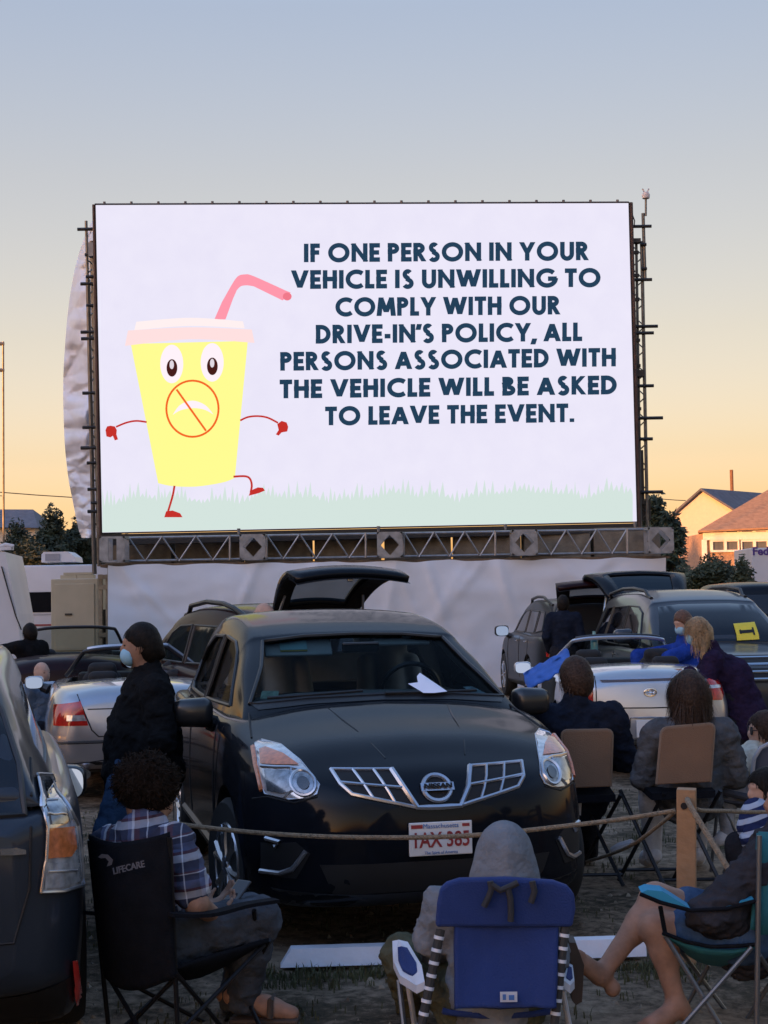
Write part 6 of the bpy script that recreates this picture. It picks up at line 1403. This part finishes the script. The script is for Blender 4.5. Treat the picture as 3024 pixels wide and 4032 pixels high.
fg, J = seated_back('person with shoulder length brown hair in charcoal top, on the right brown chair', 2712, 2735, 9.0, 1.05, 1.0, skin_b, 0, 0, hood_d, white_c, V((-.35, 1, -.05)), 3120)
h = J['head']; cap_hair(h, V((-.35, 1, -.05)), 1.04, hair_b, fg, .022, extra=[('c', h+V((-.06, -.03, -.02)), h+V((-.07, -.01, -.17)), .055, .05, .04), ('c', h+V((.07, -.03, -.02)), h+V((.085, -.02, -.18)), .055, .05, .04), ('c', h+V((0, -.07, -.02)), h+V((.01, -.07, -.19)), .065, .055, .04)], jit=.005, js=22, st=strands(h, V((-.35, 1, -.05)), 2400, 5, (.106, .120, .128), .20, .0026, 0, .28, -.4, .07))
# 7 woman leaning, 8 man beside her
b = V((3.36, 14.55, 0)); f = V((-1, .12, -.10)); J = std(b, f, 1.68, .30); J['head'] = P(2745, 2485, 14.5); J['neck'] = P(2790, 2545, 14.52); J['chest'] = P(2830, 2650, 14.55); J['shL'] = P(2800, 2585, 14.72); J['shR'] = P(2805, 2600, 14.36); J['elL'] = P(2760, 2690, 14.75); J['elR'] = P(2770, 2720, 14.3); J['wrL'] = P(2720, 2665, 14.7); J['wrR'] = P(2715, 2650, 14.35)
fg = Fig('person with blond hair and pale blue mask in dark purple coat, leaning over a convertible', J, 1.0, f, None, .015)
fg.add('body', head_prims(J['head'], f)+[('c', J['neck'], J['head']-V((-.03, 0, .05)), .05, .05)]+fg.torso()+fg.arm('L')+fg.arm('R')+fg.leg('L')+fg.leg('R')+fg.foot('L')+fg.foot('R')+hand_prims(J['wrR'], V((-1, 0, .1)), V((0, 1, 0)))+hand_prims(J['wrL'], V((-1, 0, .1)), V((0, 1, 0))), skin_b)
fg.add('coat', fg.torso(.035)+fg.arm('L', .03)+fg.arm('R', .035)+[('c', J['chest'], J['pelvis'], .19, .19, .06), ('c', J['pelvis'], b+V((.05, 0, .45)), .19, .24, .06)], jk_purple, .04, None, .018, 9)
fg.add('trousers', fg.leg('L', .02)+fg.leg('R', .02), dkpant); [fg.add('shoe', fg.foot(S_, .01), jk_black) for S_ in 'LR']
h = J['head']; cap_hair(h, f, 1.0, hair_bl, fg, .02, extra=[('c', h+V((.06, -.06, -.04)), h+V((.03, -.09, -.24)), .05, .03, .03), ('c', h+V((.09, 0, 0)), h+V((.12, -.02, -.16)), .06, .045, .04)], jit=.005, st=strands(h, f, 1600, 6, (.100, .115, .126), .19, .003, 0, .34, -.4, .06)); face_mask(fg, h, f)
b = V((3.16, 16.4, 0)); f = V((-.75, -.45, -.30)); J = std(b, f, 1.70, .12); J['head'] = P(2688, 2450, 16.35); J['neck'] = P(2692, 2512, 16.4); J['shL'] = P(2740, 2555, 16.4); J['shR'] = P(2655, 2565, 16.5); J['chest'] = P(2700, 2620, 16.4)
fg = Fig('person with auburn hair and pale blue mask in bright blue jacket, behind the blond one', J, 1.0, f, None, .015)
fg.add('body', head_prims(J['head'], f)+[('c', J['neck'], J['head']-V((0, 0, .05)), .05, .05)]+fg.torso()+fg.arm('L')+fg.arm('R')+fg.leg('L')+fg.leg('R')+fg.foot('L')+fg.foot('R')+hand_prims(J['wrR'], V((-1, 0, -.3)), V((0, 1, 0)))+hand_prims(J['wrL'], V((-1, 0, -.3)), V((0, 1, 0))), skin_b)
fg.add('jacket', fg.torso(.03)+fg.arm('L', .03)+fg.arm('R', .03), jk_blue, .04, None, .01, 7); fg.add('trousers', fg.leg('L', .02)+fg.leg('R', .02), dkpant); [fg.add('shoe', fg.foot(S_, .01), jk_black) for S_ in 'LR']
cap_hair(J['head'], f, 1.0, mat('hair_auburn', (0.10, 0.045, 0.022), .55, var=.4, vs=50, bump=.7, bs=80), fg, .014); face_mask(fg, J['head'], f)
# background figures
def simple(label, b, f, h, skn, hair, top, trou, arms=None, hairm=True, sit=False, res=.017):
    J = std(b, f, h); M_, r, ff, u = frame(f)
    if sit:
        dz = V((0, 0, -.48)); 
        for k in list(J):
            if not k.startswith(('kn', 'an', 'to')): J[k] = J[k]+dz
        for S_, sg in (('L', -1), ('R', 1)): J['kn'+S_] = b+V((ff.x*.42, ff.y*.42, .47))+r*sg*.11; J['an'+S_] = b+V((ff.x*.45, ff.y*.45, .08))+r*sg*.12; J['to'+S_] = b+V((ff.x*.62, ff.y*.62, .04))+r*sg*.12
    if arms: J.update({k: J['pelvis']*0+v for k, v in arms.items()})
    fg = Fig(label, J, 1.0, f, None, res)
    fg.add('body', head_prims(J['head'], f)+[('c', J['neck'], J['head']-V((0, 0, .05)), .05, .05)]+fg.torso()+fg.arm('L')+fg.arm('R')+fg.leg('L')+fg.leg('R')+fg.foot('L')+fg.foot('R')+hand_prims(J['wrR'], J['wrR']-J['elR'], V((0, 1, .1)), 1.1)+hand_prims(J['wrL'], J['wrL']-J['elL'], V((0, 1, .1)), 1.1), skn)
    fg.add('jacket', fg.torso(.025)+fg.arm('L', .024)+fg.arm('R', .024), top, .04, None, .01, 7); fg.add('trousers', fg.leg('L', .018)+fg.leg('R', .018)+[('c', J['hipL'], J['hipR'], .12, .12, .04)], trou); [fg.add('shoe', fg.foot(S_, .01), jk_black) for S_ in 'LR']
    if hair: cap_hair(J['head'], f, 1.0, hair, fg, .012, st=strands(J['head'], f, 500, 8, (.09, .107, .118), .06, .003, 0, .3, -.3, .06))
    return fg, J
simple('person in dark navy clothes standing at the open tailgate beyond the light silver convertible', V((2.58, 22.2, 0)), V((.2, 1, 0)), 1.72, skin_c, hair_d, jk_navy, dkpant)
fg, J = simple('bald person in light blue shirt, looking out beside the silver convertible on the left', V((-3.60, 15.9, 0)), V((.75, -.6, 0)), 1.60, skin_b, None, shirt_lb, dkpant, None, sit=True); eyes(fg, J['head'], V((.75, -.6, 0)))
simple('grey haired person in pale blue shirt, back turned, at the left picture edge', V((-3.78, 15.0, 0)), V((.5, .8, 0)), 1.60, skin_b, hair_g, shirt_lb, dkpant, sit=True)
bb = V(( (115-1512)/F*19.4, 19.4, 0)); simple('dark clad person standing by the white trailer at the far left', bb, V((-.6, .8, 0)), 1.46, skin_c, hair_d, jk_black, dkpant, {'elL': bb+V((-.42, .05, 1.14)), 'wrL': bb+V((-.66, .1, 1.16))})
simple('person whose head shows above the roof beside the raised black tailgate', V(((1042-1512)/F*12.4, 12.4, 0)), V((-.8, .5, 0)), 1.70, skin_b, None, jk_navy, dkpant)
# children on the right
def child(label, J, f, sc, skn, hair, top, trou, shoe, res=.011):
    fg = Fig(label, J, sc, f, None, res)
    fg.add('body', head_prims(J['head'], f, V((0, 0, 1)), .92)+[('c', J['neck'], J['head']-V((0, 0, .05)), .042, .042)]+fg.torso()+fg.arm('L')+fg.arm('R')+fg.leg('L')+fg.leg('R')+fg.foot('L')+fg.foot('R')+hand_prims(J['wrL'], J['wrL']-J['elL'], V((0, 1, .2)), .85)+hand_prims(J['wrR'], J['wrR']-J['elR'], V((0, 1, .2)), .85), skn, .025, .009)
    fg.add('jacket', fg.torso(.024)+fg.arm('L', .024)+fg.arm('R', .024), top, .035, None, .014, 11); fg.add('trousers', fg.leg('L', .015)+fg.leg('R', .015)+[('c', J['hipL'], J['hipR'], .09, .09, .03)], trou); [fg.add('shoe', fg.foot(S_, .010), shoe) for S_ in 'LR']
    cap_hair(J['head'], f, .94, hair, fg, .012, st=strands(J['head'], f, 900, 8, (.088, .105, .115), .07, .0024, 0, .32, -.3, .06)); return fg
d = 9.4; J = {'pelvis': P(2960, 3110, d), 'chest': P(2965, 3010, d), 'neck': P(2990, 2950, d), 'head': P(3010, 2875, d), 'shL': P(2965, 2985, d-.12), 'shR': P(2970, 2980, d+.14), 'elL': P(2890, 3055, d-.15), 'wrL': P(2845, 3000, d-.12), 'elR': P(2895, 3040, d+.15), 'wrR': P(2850, 2985, d+.12), 'hipL': P(2950, 3120, d-.07), 'hipR': P(2950, 3120, d+.07), 'knL': P(2850, 3105, d-.09), 'anL': P(2865, 3290, d-.1), 'toL': P(2825, 3310, d-.1), 'knR': P(2855, 3100, d+.09), 'anR': P(2870, 3280, d+.1), 'toR': P(2832, 3300, d+.1)}
fg = child('child in sunglasses and cream jacket facing left in the grey chair at the right edge', J, V((-1, .05, 0)), .72, skin_b, hair_b, cream, CL('cloth_pale_grey', (0.30, 0.31, 0.34)), white_c)
m = MB(); h = J['head']
for sg in (-1, 1): m.lathe([(.002, -.004), (.026, -.003), (.026, .003), (.002, .004)], h+V((-.088, sg*.032, .0)), 'X', 16)
m.tube([h+V((-.085, -.06, .006)), h+V((0, -.075, .006))], .004, 6); m.tube([h+V((-.088, -.03, .006)), h+V((-.088, .03, .006))], .004, 6); m.build('sunglasses', plast, fg.root, True, True)
d = 8.2; J = {'pelvis': P(3010, 3370, d), 'chest': P(3000, 3260, d), 'neck': P(3005, 3190, d), 'head': P(3014, 3110, d), 'shL': P(2990, 3225, d-.11), 'shR': P(2995, 3220, d+.12), 'elL': P(2955, 3300, d-.14), 'wrL': P(2960, 3350, d-.1), 'elR': P(2955, 3290, d+.14), 'wrR': P(2940, 3330, d+.1), 'hipL': P(3000, 3380, d-.06), 'hipR': P(3000, 3380, d+.06), 'knL': P(2905, 3330, d-.08), 'anL': P(2900, 3475, d-.08), 'toL': P(2860, 3490, d-.08), 'knR': P(2905, 3320, d+.1), 'anR': P(2900, 3450, d+.1), 'toR': P(2862, 3465, d+.1)}
fg = child('child in navy striped hooded top at the right edge, in front of the grey chair', J, V((-1, -.25, 0)), .70, skin_b, hair_d, stripes, dkpant, white_c)
fg.add('scarf', [('c', P(2975, 3200, d-.08), P(3040, 3190, d+.1), .075, .085), ('c', P(2950, 3250, d-.09), P(3030, 3260, d-.12), .07, .08)], stripes, .03, None, .01, 12)
# ---------------------------------------------------------------- chairs
fab_k = mat('fabric_black', (0.006, 0.007, 0.010), .9, var=.2, vs=20, bump=.25, bs=120, spec=.12); fab_t = mat('fabric_teal', (0.012, 0.12, 0.15), .85, var=.15, bump=.2, bs=120); fab_tb = mat('fabric_bright_teal', (0.02, 0.22, 0.36), .8, var=.1); fab_b = mat('fabric_blue', (0.008, 0.026, 0.125), .85, var=.12, bump=.3, bs=150); fab_br = mat('fabric_brown', (0.15, 0.082, 0.044), .85, var=.12, bump=.3, bs=150); fab_g = mat('fabric_slate', (0.05, 0.055, 0.075), .85, var=.15)
st_k = mat('steel_black', (0.012, 0.012, 0.014), .4, .4); st_g = mat('steel_grey', (0.12, 0.13, 0.14), .4, .6); wplast = mat('plastic_white', (0.55, 0.57, 0.62), .4, var=.05); edge_br = mat('chair_edge_brown', (0.16, 0.10, 0.06), .5)
def sheet(name, grid, mt, parent, th=.012, world=True):
    f_ = lambda p: V(p)+V((0, 1, .3))*(.007*noise.noise(V((p[0]*9, p[2]*5, 3)))+.005*noise.noise(V((p[0]*26, p[2]*9, 1))))
    grid = [[f_(p) for p in r] for r in grid]; m = MB(); n, k = len(grid), len(grid[0])
    for r in grid: m.v += [V(p) for p in r]
    for i in range(n-1):
        for j in range(k-1): m.f.append((i*k+j, i*k+j+1, (i+1)*k+j+1, (i+1)*k+j)); m.m.append(0)
    o = m.build(name, mt, parent, world, True, angle=180); s_ = o.modifiers.new('t', 'SOLIDIFY'); s_.thickness = th; s_.offset = 0; return o
def rod(name, a, b, r, mt, parent, n=8): return MB().tube([a, b] if not isinstance(a, list) else a, r, n).build(name, mt, parent, True, True)
def quadgrid(c00, c10, c11, c01, n, k, sag=V((0, 0, 0)), taper=None):
    out = []
    for i in range(n+1):
        v = i/n; a, b = c00.lerp(c01, v), c10.lerp(c11, v); row = []
        for j in range(k+1): u = j/k; row.append(a.lerp(b, u)+sag*(math.sin(PI*u)**.8*(.35+.65*math.sin(PI*v))))
        out.append(row)
    return out
# black camp chair: back towards the camera, facing right and away
ch = empty('camp_chair', gp(560, 6.0), 0, 'black folding camp chair under the plaid shirted person, white mark on its back', 'chair')
tl_, tr_ = P(352, 3285, 5.93), P(668, 3275, 5.66); bl_, br_ = P(415, 3845, 6.0), P(692, 3845, 5.70)
bg3 = quadgrid(bl_, br_, tr_, tl_, 28, 24, V((-.05, -.07, 0)))
for i, row in enumerate(bg3):
    for j in range(25): row[j] = row[j]-V((0, 0, 1))*math.sin(PI*j/24)*(.030*(i/28)**2+.045*(1-i/28)**3)
bk = sheet('backrest', bg3, fab_k, ch, .010)
fl_, fr2 = P(860, 3700, 6.42), P(1060, 3700, 6.05)
sheet('seat', quadgrid(bl_+V((0, .02, .03)), br_+V((0, .02, .03)), fr2, fl_, 10, 10, V((0, 0, -.09))), fab_k, ch, .016)
g = [P(x, y, 5.9) for x, y in ((0, 0),)]
for (a, b) in ((tl_, P(430, 4075, 6.1)), (tr_, P(700, 4075, 5.75))): rod('back_post', a+V((0, 0, -.02)), b, .0095, st_k, ch)
for (a, b) in ((P(430, 3850, 6.05), P(560, 4070, 5.72)), (P(690, 3850, 5.72), P(480, 4070, 6.0)), (P(690, 3830, 5.7), P(905, 4080, 6.05)), (P(1040, 3720, 6.05), P(690, 4080, 5.72)), (fl_, P(470, 4060, 6.12)), (P(430, 3830, 6.05), P(870, 4060, 6.4)), (fr2, P(860, 4075, 6.4)), (fl_, P(1040, 4075, 6.08))): rod('leg', a, b, .009, st_k, ch)
for q in ([tr_+V((0, 0, -.30)), P(820, 3600, 5.75), P(960, 3565, 5.92), P(1085, 3545, 6.02)], [tl_+V((0, 0, -.30)), P(640, 3600, 6.35), P(800, 3570, 6.45)]):
    pts = [V(p) for p in catmull(q, 4)]; m = MB()
    for i in range(len(pts)-1): m.box((pts[i]+pts[i+1])/2, ((pts[i+1]-pts[i]).length*1.05, .055, .014), Matrix((((pts[i+1]-pts[i]).normalized()), V((0, 0, 1)).cross((pts[i+1]-pts[i]).normalized()), V((0, 0, 1)))).transposed())
    m.build('armrest', fab_k, ch, True)
rod('front_post', P(1010, 3700, 6.1), P(1000, 3585, 5.98), .009, st_k, ch)
m = MB(); n_ = (tr_-tl_).normalized(); up_ = (tl_-bl_).normalized(); nn = n_.cross(up_); nn = nn if nn.y < 0 else -nn
def on_back(px, py):
    r = ray(px, py); o = V((0, 0, H)); c_ = (tl_+br_)/2+V((-.05, -.07, 0)); pn = (tr_-tl_).cross(tl_-bl_).normalized(); return o+r*(((c_-o).dot(pn)/r.dot(pn))-.012)
m.add([on_back(x, y) for x, y in ((385, 3375), (400, 3362), (425, 3365), (445, 3385), (440, 3405), (420, 3412), (428, 3392), (415, 3378), (398, 3380))], [tuple(range(9))]); m.build('emblem', mat('print_grey', (0.10, 0.10, 0.115), .8), bk, True)
pA, pB = on_back(445, 3432), on_back(568, 3402); dx = (pB-pA); ang = math.atan2(dx.y, dx.x); tlt = math.atan2(dx.z, math.hypot(dx.x, dx.y))
tm = textmesh('LIFECARE', .034, mat('print_grey', None), None, (pA+pB)/2, (PI/2, 0, ang), 'print', .001, .0006, dx.length); tm.rotation_euler = (Matrix.Rotation(ang, 3, 'Z') @ Matrix.Rotation(-tlt, 3, 'Y') @ Matrix.Rotation(PI/2, 3, 'X')).to_euler()
tm.data.transform(rootinv(ch) @ mw(tm)); tm.location = (0, 0, 0); tm.rotation_euler = (0, 0, 0); tm.parent = bk
# blue beach chair seen from behind
bc = empty('beach_chair', gp(1990, 5.7), 0, 'blue backpack beach chair with striped black frame, seen from behind', 'chair')
D0 = 5.68
def bq(x, y, d=D0): return P(x, y, d)
outl = [(1735, 3500), (1760, 3478), (1810, 3462), (2000, 3458), (2180, 3470), (2235, 3490), (2262, 3520), (2268, 3580), (2255, 3652), (1715, 3652), (1722, 3560)]
m = MB(); m.prism([bq(x, y) for x, y in outl], (0, .05, 0)); o = m.build('headrest', fab_b, bc, True); bv = o.modifiers.new('b', 'BEVEL'); bv.width = .012; bv.segments = 2
sheet('backrest', quadgrid(bq(1792, 3972, 5.62), bq(2190, 3972, 5.62), bq(2200, 3640, 5.70), bq(1790, 3640, 5.70), 26, 26, V((0, .03, 0))), fab_b, bc, .02)
sheet('seat', quadgrid(bq(1745, 3985, 5.75), bq(2170, 3985, 5.75), P(2160, 3960, 6.2), P(1730, 3960, 6.2), 6, 6, V((0, 0, -.04))), fab_b, bc, .02)
for xa, xb in (((1735, 3660), (1655, 4060)), ((2225, 3650), (2180, 4060))):
    a, b = bq(*xa, 5.70), bq(*xb, 5.66); rod('side_post', a, b, .0165, st_g if False else mat('webbing_black', (0.03, 0.028, 0.026), .8), bc)
    for k in range(8):
        t = .08+k*.125; c = a.lerp(b, t); dr = (b-a).normalized(); MB().tube([c-dr*.006, c+dr*.006], .0195, 10).build('cord_wrap', wplast, bc, True, True)
for pts in (((1545, 3705, 6.10), (1570, 3700, 6.10), (1605, 3708, 6.06), (1660, 3800, 5.80), (1672, 3865, 5.70), (1640, 3880, 5.70), (1575, 3840, 5.85), (1548, 3780, 6.02)), ((2235, 3790, 6.05), (2255, 3800, 6.05), (2262, 3860, 5.85), (2245, 3880, 5.75), (2220, 3860, 5.75))):
    m = MB(); m.prism([P(*p) for p in pts], (0, 0, -.03)); o = m.build('armrest', wplast, bc, True); c = sum((P(*p) for p in pts), V())/len(pts)
    m = MB(); m.prism([c.lerp(P(*p), .62)+V((0, -.004, .006)) for p in pts], (0, 0, -.01)); m.build('arm_inlay', fab_b, o, True)
rod('front_leg', P(1570, 3860, 6.0), P(1595, 4080, 5.9), .011, st_g, bc); rod('front_leg', P(1605, 3860, 5.9), P(1640, 4080, 6.1), .011, wplast, bc); rod('front_leg', P(2215, 3900, 5.9), P(2250, 4080, 6.0), .011, wplast, bc)
for pts in (((1930, 3470), (1935, 3500), (1925, 3530), (1905, 3570)), ((1930, 3480), (1970, 3505), (2010, 3490), (2040, 3475)), ((2000, 3500), (2010, 3540), (2012, 3600), (2010, 3628)), ((2095, 3470), (2105, 3510), (2090, 3555))):
    rod('strap', [bq(x, y, 5.655) for x, y in pts], None, .012, mat('strap_dark', (0.022, 0.022, 0.026), .8), bc)
q0 = bq(2003, 3925, 5.612); m = MB(); m.box(q0, (.062, .004, .036)); lb_ = m.build('label_patch', mat('label_white', (0.5, 0.52, 0.58), .6), bc, True)
m = MB(); m.box(q0+V((.01, -.003, -.002)), (.02, .003, .018)); m.box(q0+V((-.016, -.003, 0)), (.012, .003, .02)); m.build('label_print', pl_blue, lb_, True)
# teal camp chair on the right
tc2 = empty('camp_chair', gp(2900, 6.25), 0, 'teal folding camp chair with grey legs under the cross-legged person', 'chair')
bT = [P(2985, 3280, 6.05), P(3060, 3280, 6.55)]; bB = [P(2960, 3660, 6.0), P(3000, 3640, 6.5)]
sheet('backrest', quadgrid(bB[0], bB[1], bT[1]+V((.12, 0, 0)), bT[0]+V((.0, 0, 0)), 10, 8, V((.06, 0, 0))), fab_t, tc2, .014)
sheet('backrest', quadgrid(P(2985, 3680, 5.99), P(3090, 3680, 5.99), P(3090, 3275, 6.0), P(2988, 3275, 6.0), 4, 4), fab_t, tc2, .012)
sheet('seat', quadgrid(P(2610, 3675, 6.02), P(2975, 3725, 6.0), P(3000, 3690, 6.5), P(2640, 3650, 6.48), 12, 12, V((0, 0, -.115))), fab_t, tc2, .014)
rod('seat_edge', [P(2608, 3672, 6.01), P(2700, 3708, 6.0), P(2800, 3728, 5.99), P(2900, 3725, 5.99), P(2985, 3718, 5.99)], None, .008, fab_k, tc2)
rod('back_post', P(2990, 3290, 5.97), P(2978, 4090, 5.95), .0105, st_g, tc2)
for (a, b) in ((P(2620, 3685, 6.02), P(2850, 4060, 5.95)), (P(2960, 3730, 5.97), P(2660, 4070, 5.95)), (P(2640, 3690, 6.4), P(2880, 4010, 6.4)), (P(2790, 3800, 6.38), P(2660, 4040, 6.42)), (P(2990, 3760, 5.96), P(3080, 3900, 6.2)), (P(3040, 3860, 6.2), P(2910, 4060, 6.3))): rod('leg', a, b, .0095, st_g, tc2)
rod('front_post', P(2620, 3680, 6.02), P(2600, 3570, 6.0), .009, fab_k, tc2)
for pts in (((2525, 3515), (2550, 3504), (2610, 3510), (2650, 3535), (2720, 3580), (2640, 3562), (2560, 3540)), ((2860, 3572), (2920, 3548), (2968, 3540), (2965, 3552), (2900, 3570))):
    m = MB(); m.prism([P(x, y, 5.97) for x, y in pts], (0, .07, .01)); m.build('armrest', fab_tb, tc2, True)
rod('armrest_edge', [P(2520, 3520, 5.965), P(2600, 3553, 5.96), P(2720, 3585, 5.96), P(2860, 3578, 5.965), P(2985, 3545, 5.97)], None, .008, fab_k, tc2)
# two brown folding chairs
def brown_chair(label, corners, d, fy):
    """corners: px of the padded back: tl, tr, br, bl"""
    c = empty('folding_chair', gp((corners[0][0]+corners[1][0])/2, d), 0, label, 'chair', 'brown folding chairs behind the rope')
    tl, tr_, br, bl = [P(x, y, d-.02 if i < 2 else d-.08) for i, (x, y) in enumerate(corners)]
    def q(u, v): return bl.lerp(br, u).lerp(tl.lerp(tr_, u), v)
    pl = [q(.0, 0), q(1, 0), q(1, .90)]+[q(1-.10*(1-math.cos(a)), .90+.10*math.sin(a)) for a in (.5, 1.0, 1.5)]+[q(.10*(1-math.cos(a)), .90+.10*math.sin(a)) for a in (1.5, 1.0, .5)]+[q(0, .90)]
    m = MB(); m.prism(pl, (0, .035, 0)); o = m.build('backrest', fab_br, c, True); bv = o.modifiers.new('b', 'BEVEL'); bv.width = .008; bv.segments = 2
    rod('back_frame', [p+V((0, .015, 0)) for p in pl[1:]]+[pl[0]+V((0, .015, 0))], None, .010, edge_br, c)
    w_ = (br-bl).length; s0, s1 = bl+V((-.03, .02, -.05)), br+V((.03, .02, -.05))
    m = MB(); m.prism([s0, s1, s1+V((.01, .42, .02)), s0+V((-.01, .42, .02))], (0, 0, -.04)); m.build('seat', fab_k, c, True)
    for sx, p in ((1, s0), (-1, s1)):
        fw = V((-.42, .90, 0)); q_ = p+V((sx*.02, 0, 0))
        rod('leg', q_+V((.05, .0, .0)), V((q_.x, q_.y, .012))+fw*.40, .0125, st_k, c)
        rod('leg', q_+fw*.36+V((0, 0, -.02)), V((q_.x+.04, q_.y, .012))-fw*.02, .0125, st_k, c)
    for yy, xo in ((.02, .03), (.36, -.15)): rod('stretcher', V((s0.x+xo, s0.y+yy, .07)), V((s1.x+xo, s1.y+yy, .07)), .010, st_k, c)
    return c
brown_chair('brown padded folding chair on the left, under the person in navy jacket', ((2212, 2878), (2412, 2875), (2405, 3098), (2235, 3105)), 9.05, 0)
brown_chair('brown padded folding chair on the right, behind the wooden post', ((2608, 2868), (2815, 2850), (2798, 3080), (2588, 3090)), 8.85, 0)
# grey camp chair far right
gc = empty('camp_chair', gp(2960, 9.4), 0, 'slate grey folding camp chair with pale rim under the child in cream jacket', 'chair')
sheet('backrest', quadgrid(P(2960, 3140, 9.2), P(3080, 3140, 9.2), P(3100, 2920, 9.2), P(2985, 2940, 9.2), 8, 8, V((.02, -.04, 0))), fab_g, gc, .015)
rod('back_rim', [P(2958, 3080, 9.18), P(2970, 2985, 9.16), P(2995, 2945, 9.15), P(3040, 2922, 9.15)], None, .013, mat('rim_grey', (0.32, 0.34, 0.38), .6), gc)
sheet('seat', quadgrid(P(2830, 3145, 9.2), P(2990, 3150, 9.2), P(2990, 3130, 9.7), P(2830, 3125, 9.7), 6, 6, V((0, 0, -.06))), fab_g, gc, .015)
for a, b in ((P(2810, 3110, 9.2), P(2970, 3145, 9.2)),): rod('armrest', a, b, .022, fab_g, gc)
for (a, b) in ((P(2830, 3130, 9.25), P(2800, 3470, 9.35)), (P(2825, 3130, 9.25), P(2975, 3460, 9.3)), (P(2985, 3140, 9.2), P(2850, 3470, 9.3)), (P(2985, 3140, 9.2), P(2990, 3460, 9.3))): rod('leg', a, V((b.x, b.y, .015)), .010, st_g, gc)
# ---------------------------------------------------------------- posts, ropes, kerb timber, small things
woodm = mat('post_wood', (0.30, 0.17, 0.085), .8, var=.22, vs=5, bump=.3, bs=30); ropem = mat('rope', (0.24, 0.175, 0.11), .9, var=.3, vs=60, bump=.8, bs=120)
def post(px, d, top, label, rz=.22, lean=0):
    b = gp(px, d); t = P(px, top, d).z; e_ = empty('wooden_post', b, rz, label, 'post', 'rope fence posts'); m = MB()
    m.box((lean*t/2, 0, t/2-.05), (.088, .088, t+.1), Matrix.Rotation(lean, 3, 'Y'), bev=.004); m.build('timber', woodm, e_)
    m = MB(); m.lathe([(.001, -.003), (.016, -.003), (.016, .003), (.001, .003)], (.012, -.0455, t-.075), 'Y', 14); m.build('drill_hole', seam, e_); return b, t
pb, pt = post(2662, 7.2, 3105, 'square wooden post carrying the ropes in front of the right brown chair', -.24, .028)
pb2, pt2 = post(560, 7.25, 3170, 'square wooden post hidden behind the person in plaid shirt', .2)
def rope(label, pts, r=.011):
    q = [V(p) for p in catmull([tuple(p) for p in pts], 8)]; m = MB(); m.tube(q, r, 8)
    tag(m.build('rope', ropem, None, smooth=True), label, 'rope', 'ropes of the fence')
a = P(2658, 3192, 7.17)
rope('long sagging rope in front of the black crossover', [P(560, 3215, 7.2), P(740, 3250, 7.16), P(1080, 3284, 7.10), P(1450, 3298, 7.06), P(1850, 3290, 7.05), P(2250, 3250, 7.1), P(2470, 3222, 7.15), a])
rope('rope running from the hole in the post down to the right', [P(2706, 3148, 7.14), P(2722, 3180, 7.0), P(2800, 3310, 6.85), P(2890, 3455, 6.7), P(2990, 3590, 6.55), P(3090, 3700, 6.45)], .0135)
rope('rope from the post straight to the right picture edge', [P(2740, 3185, 7.25), P(2770, 3192, 7.35), P(2850, 3193, 7.6), P(2950, 3198, 7.8), P(3100, 3195, 8.0)], .010)
rope('slack rope trailing from the post down to the ground', [P(2655, 3198, 7.2), P(2600, 3245, 7.4), P(2500, 3320, 7.9), P(2400, 3365, 8.6), P(2310, 3392, 9.2)], .010)
m = MB(); k0, k1 = gp(1085, 7.22), gp(2500, 7.32); dd = (k1-k0).normalized(); nn = V((-dd.y, dd.x, 0)); 
pf = [(-.05, 0), (.05, 0), (.045, .08), (-.03, .08)]
m.v = [k0+nn*p[0]+V((0, 0, p[1])) for p in pf]+[k1+nn*p[0]+V((0, 0, p[1])) for p in pf]; m.v[2] += dd*.05; m.v[3] += dd*.05
m.f = [(0, 1, 2, 3), (7, 6, 5, 4)]+[(i, 4+i, 4+(i+1) % 4, (i+1) % 4) for i in range(4)]; m.m = [0]*6
o = m.build('kerb_timber', mat('kerb_white', (0.72, 0.72, 0.76), .75, var=.10, vs=5, bump=.25, bs=30)); tag(o, 'white painted kerb timber lying under the front bumper of the black crossover', 'kerb')
m = MB(); m.tube([P(2412, 3346, 9.2), P(2440, 3335, 9.15), P(2492, 3318, 9.1)], [.018, .028, .024], 8); tag(m.build('rolled_paper', wplast, None, smooth=True), 'small white roll lying on the grass beneath the two brown chairs', 'roll')
m = MB(); c = P(2270, 3165, 9.15); m.box(c, (.06, .01, .13), Matrix.Rotation(.1, 3, 'Y')); m.box(c+V((0, .02, -.30)), (.02, .02, .62)); tag(m.build('small_sign', wplast), 'small pale sign on a stake beside the left brown chair', 'sign')
m = MB(); c = P(2340, 2540, 16.6); m.lathe([(.035, -.16), (.04, -.15), (.04, .04), (.03, .09), (.018, .12), (.018, .15)], c, 'Z', 14); tag(m.build('bottle', mat('bottle_teal', (0.10, 0.30, 0.32), .2, coat=.5), None, smooth=True), 'tall teal bottle standing on the light silver convertible', 'bottle')
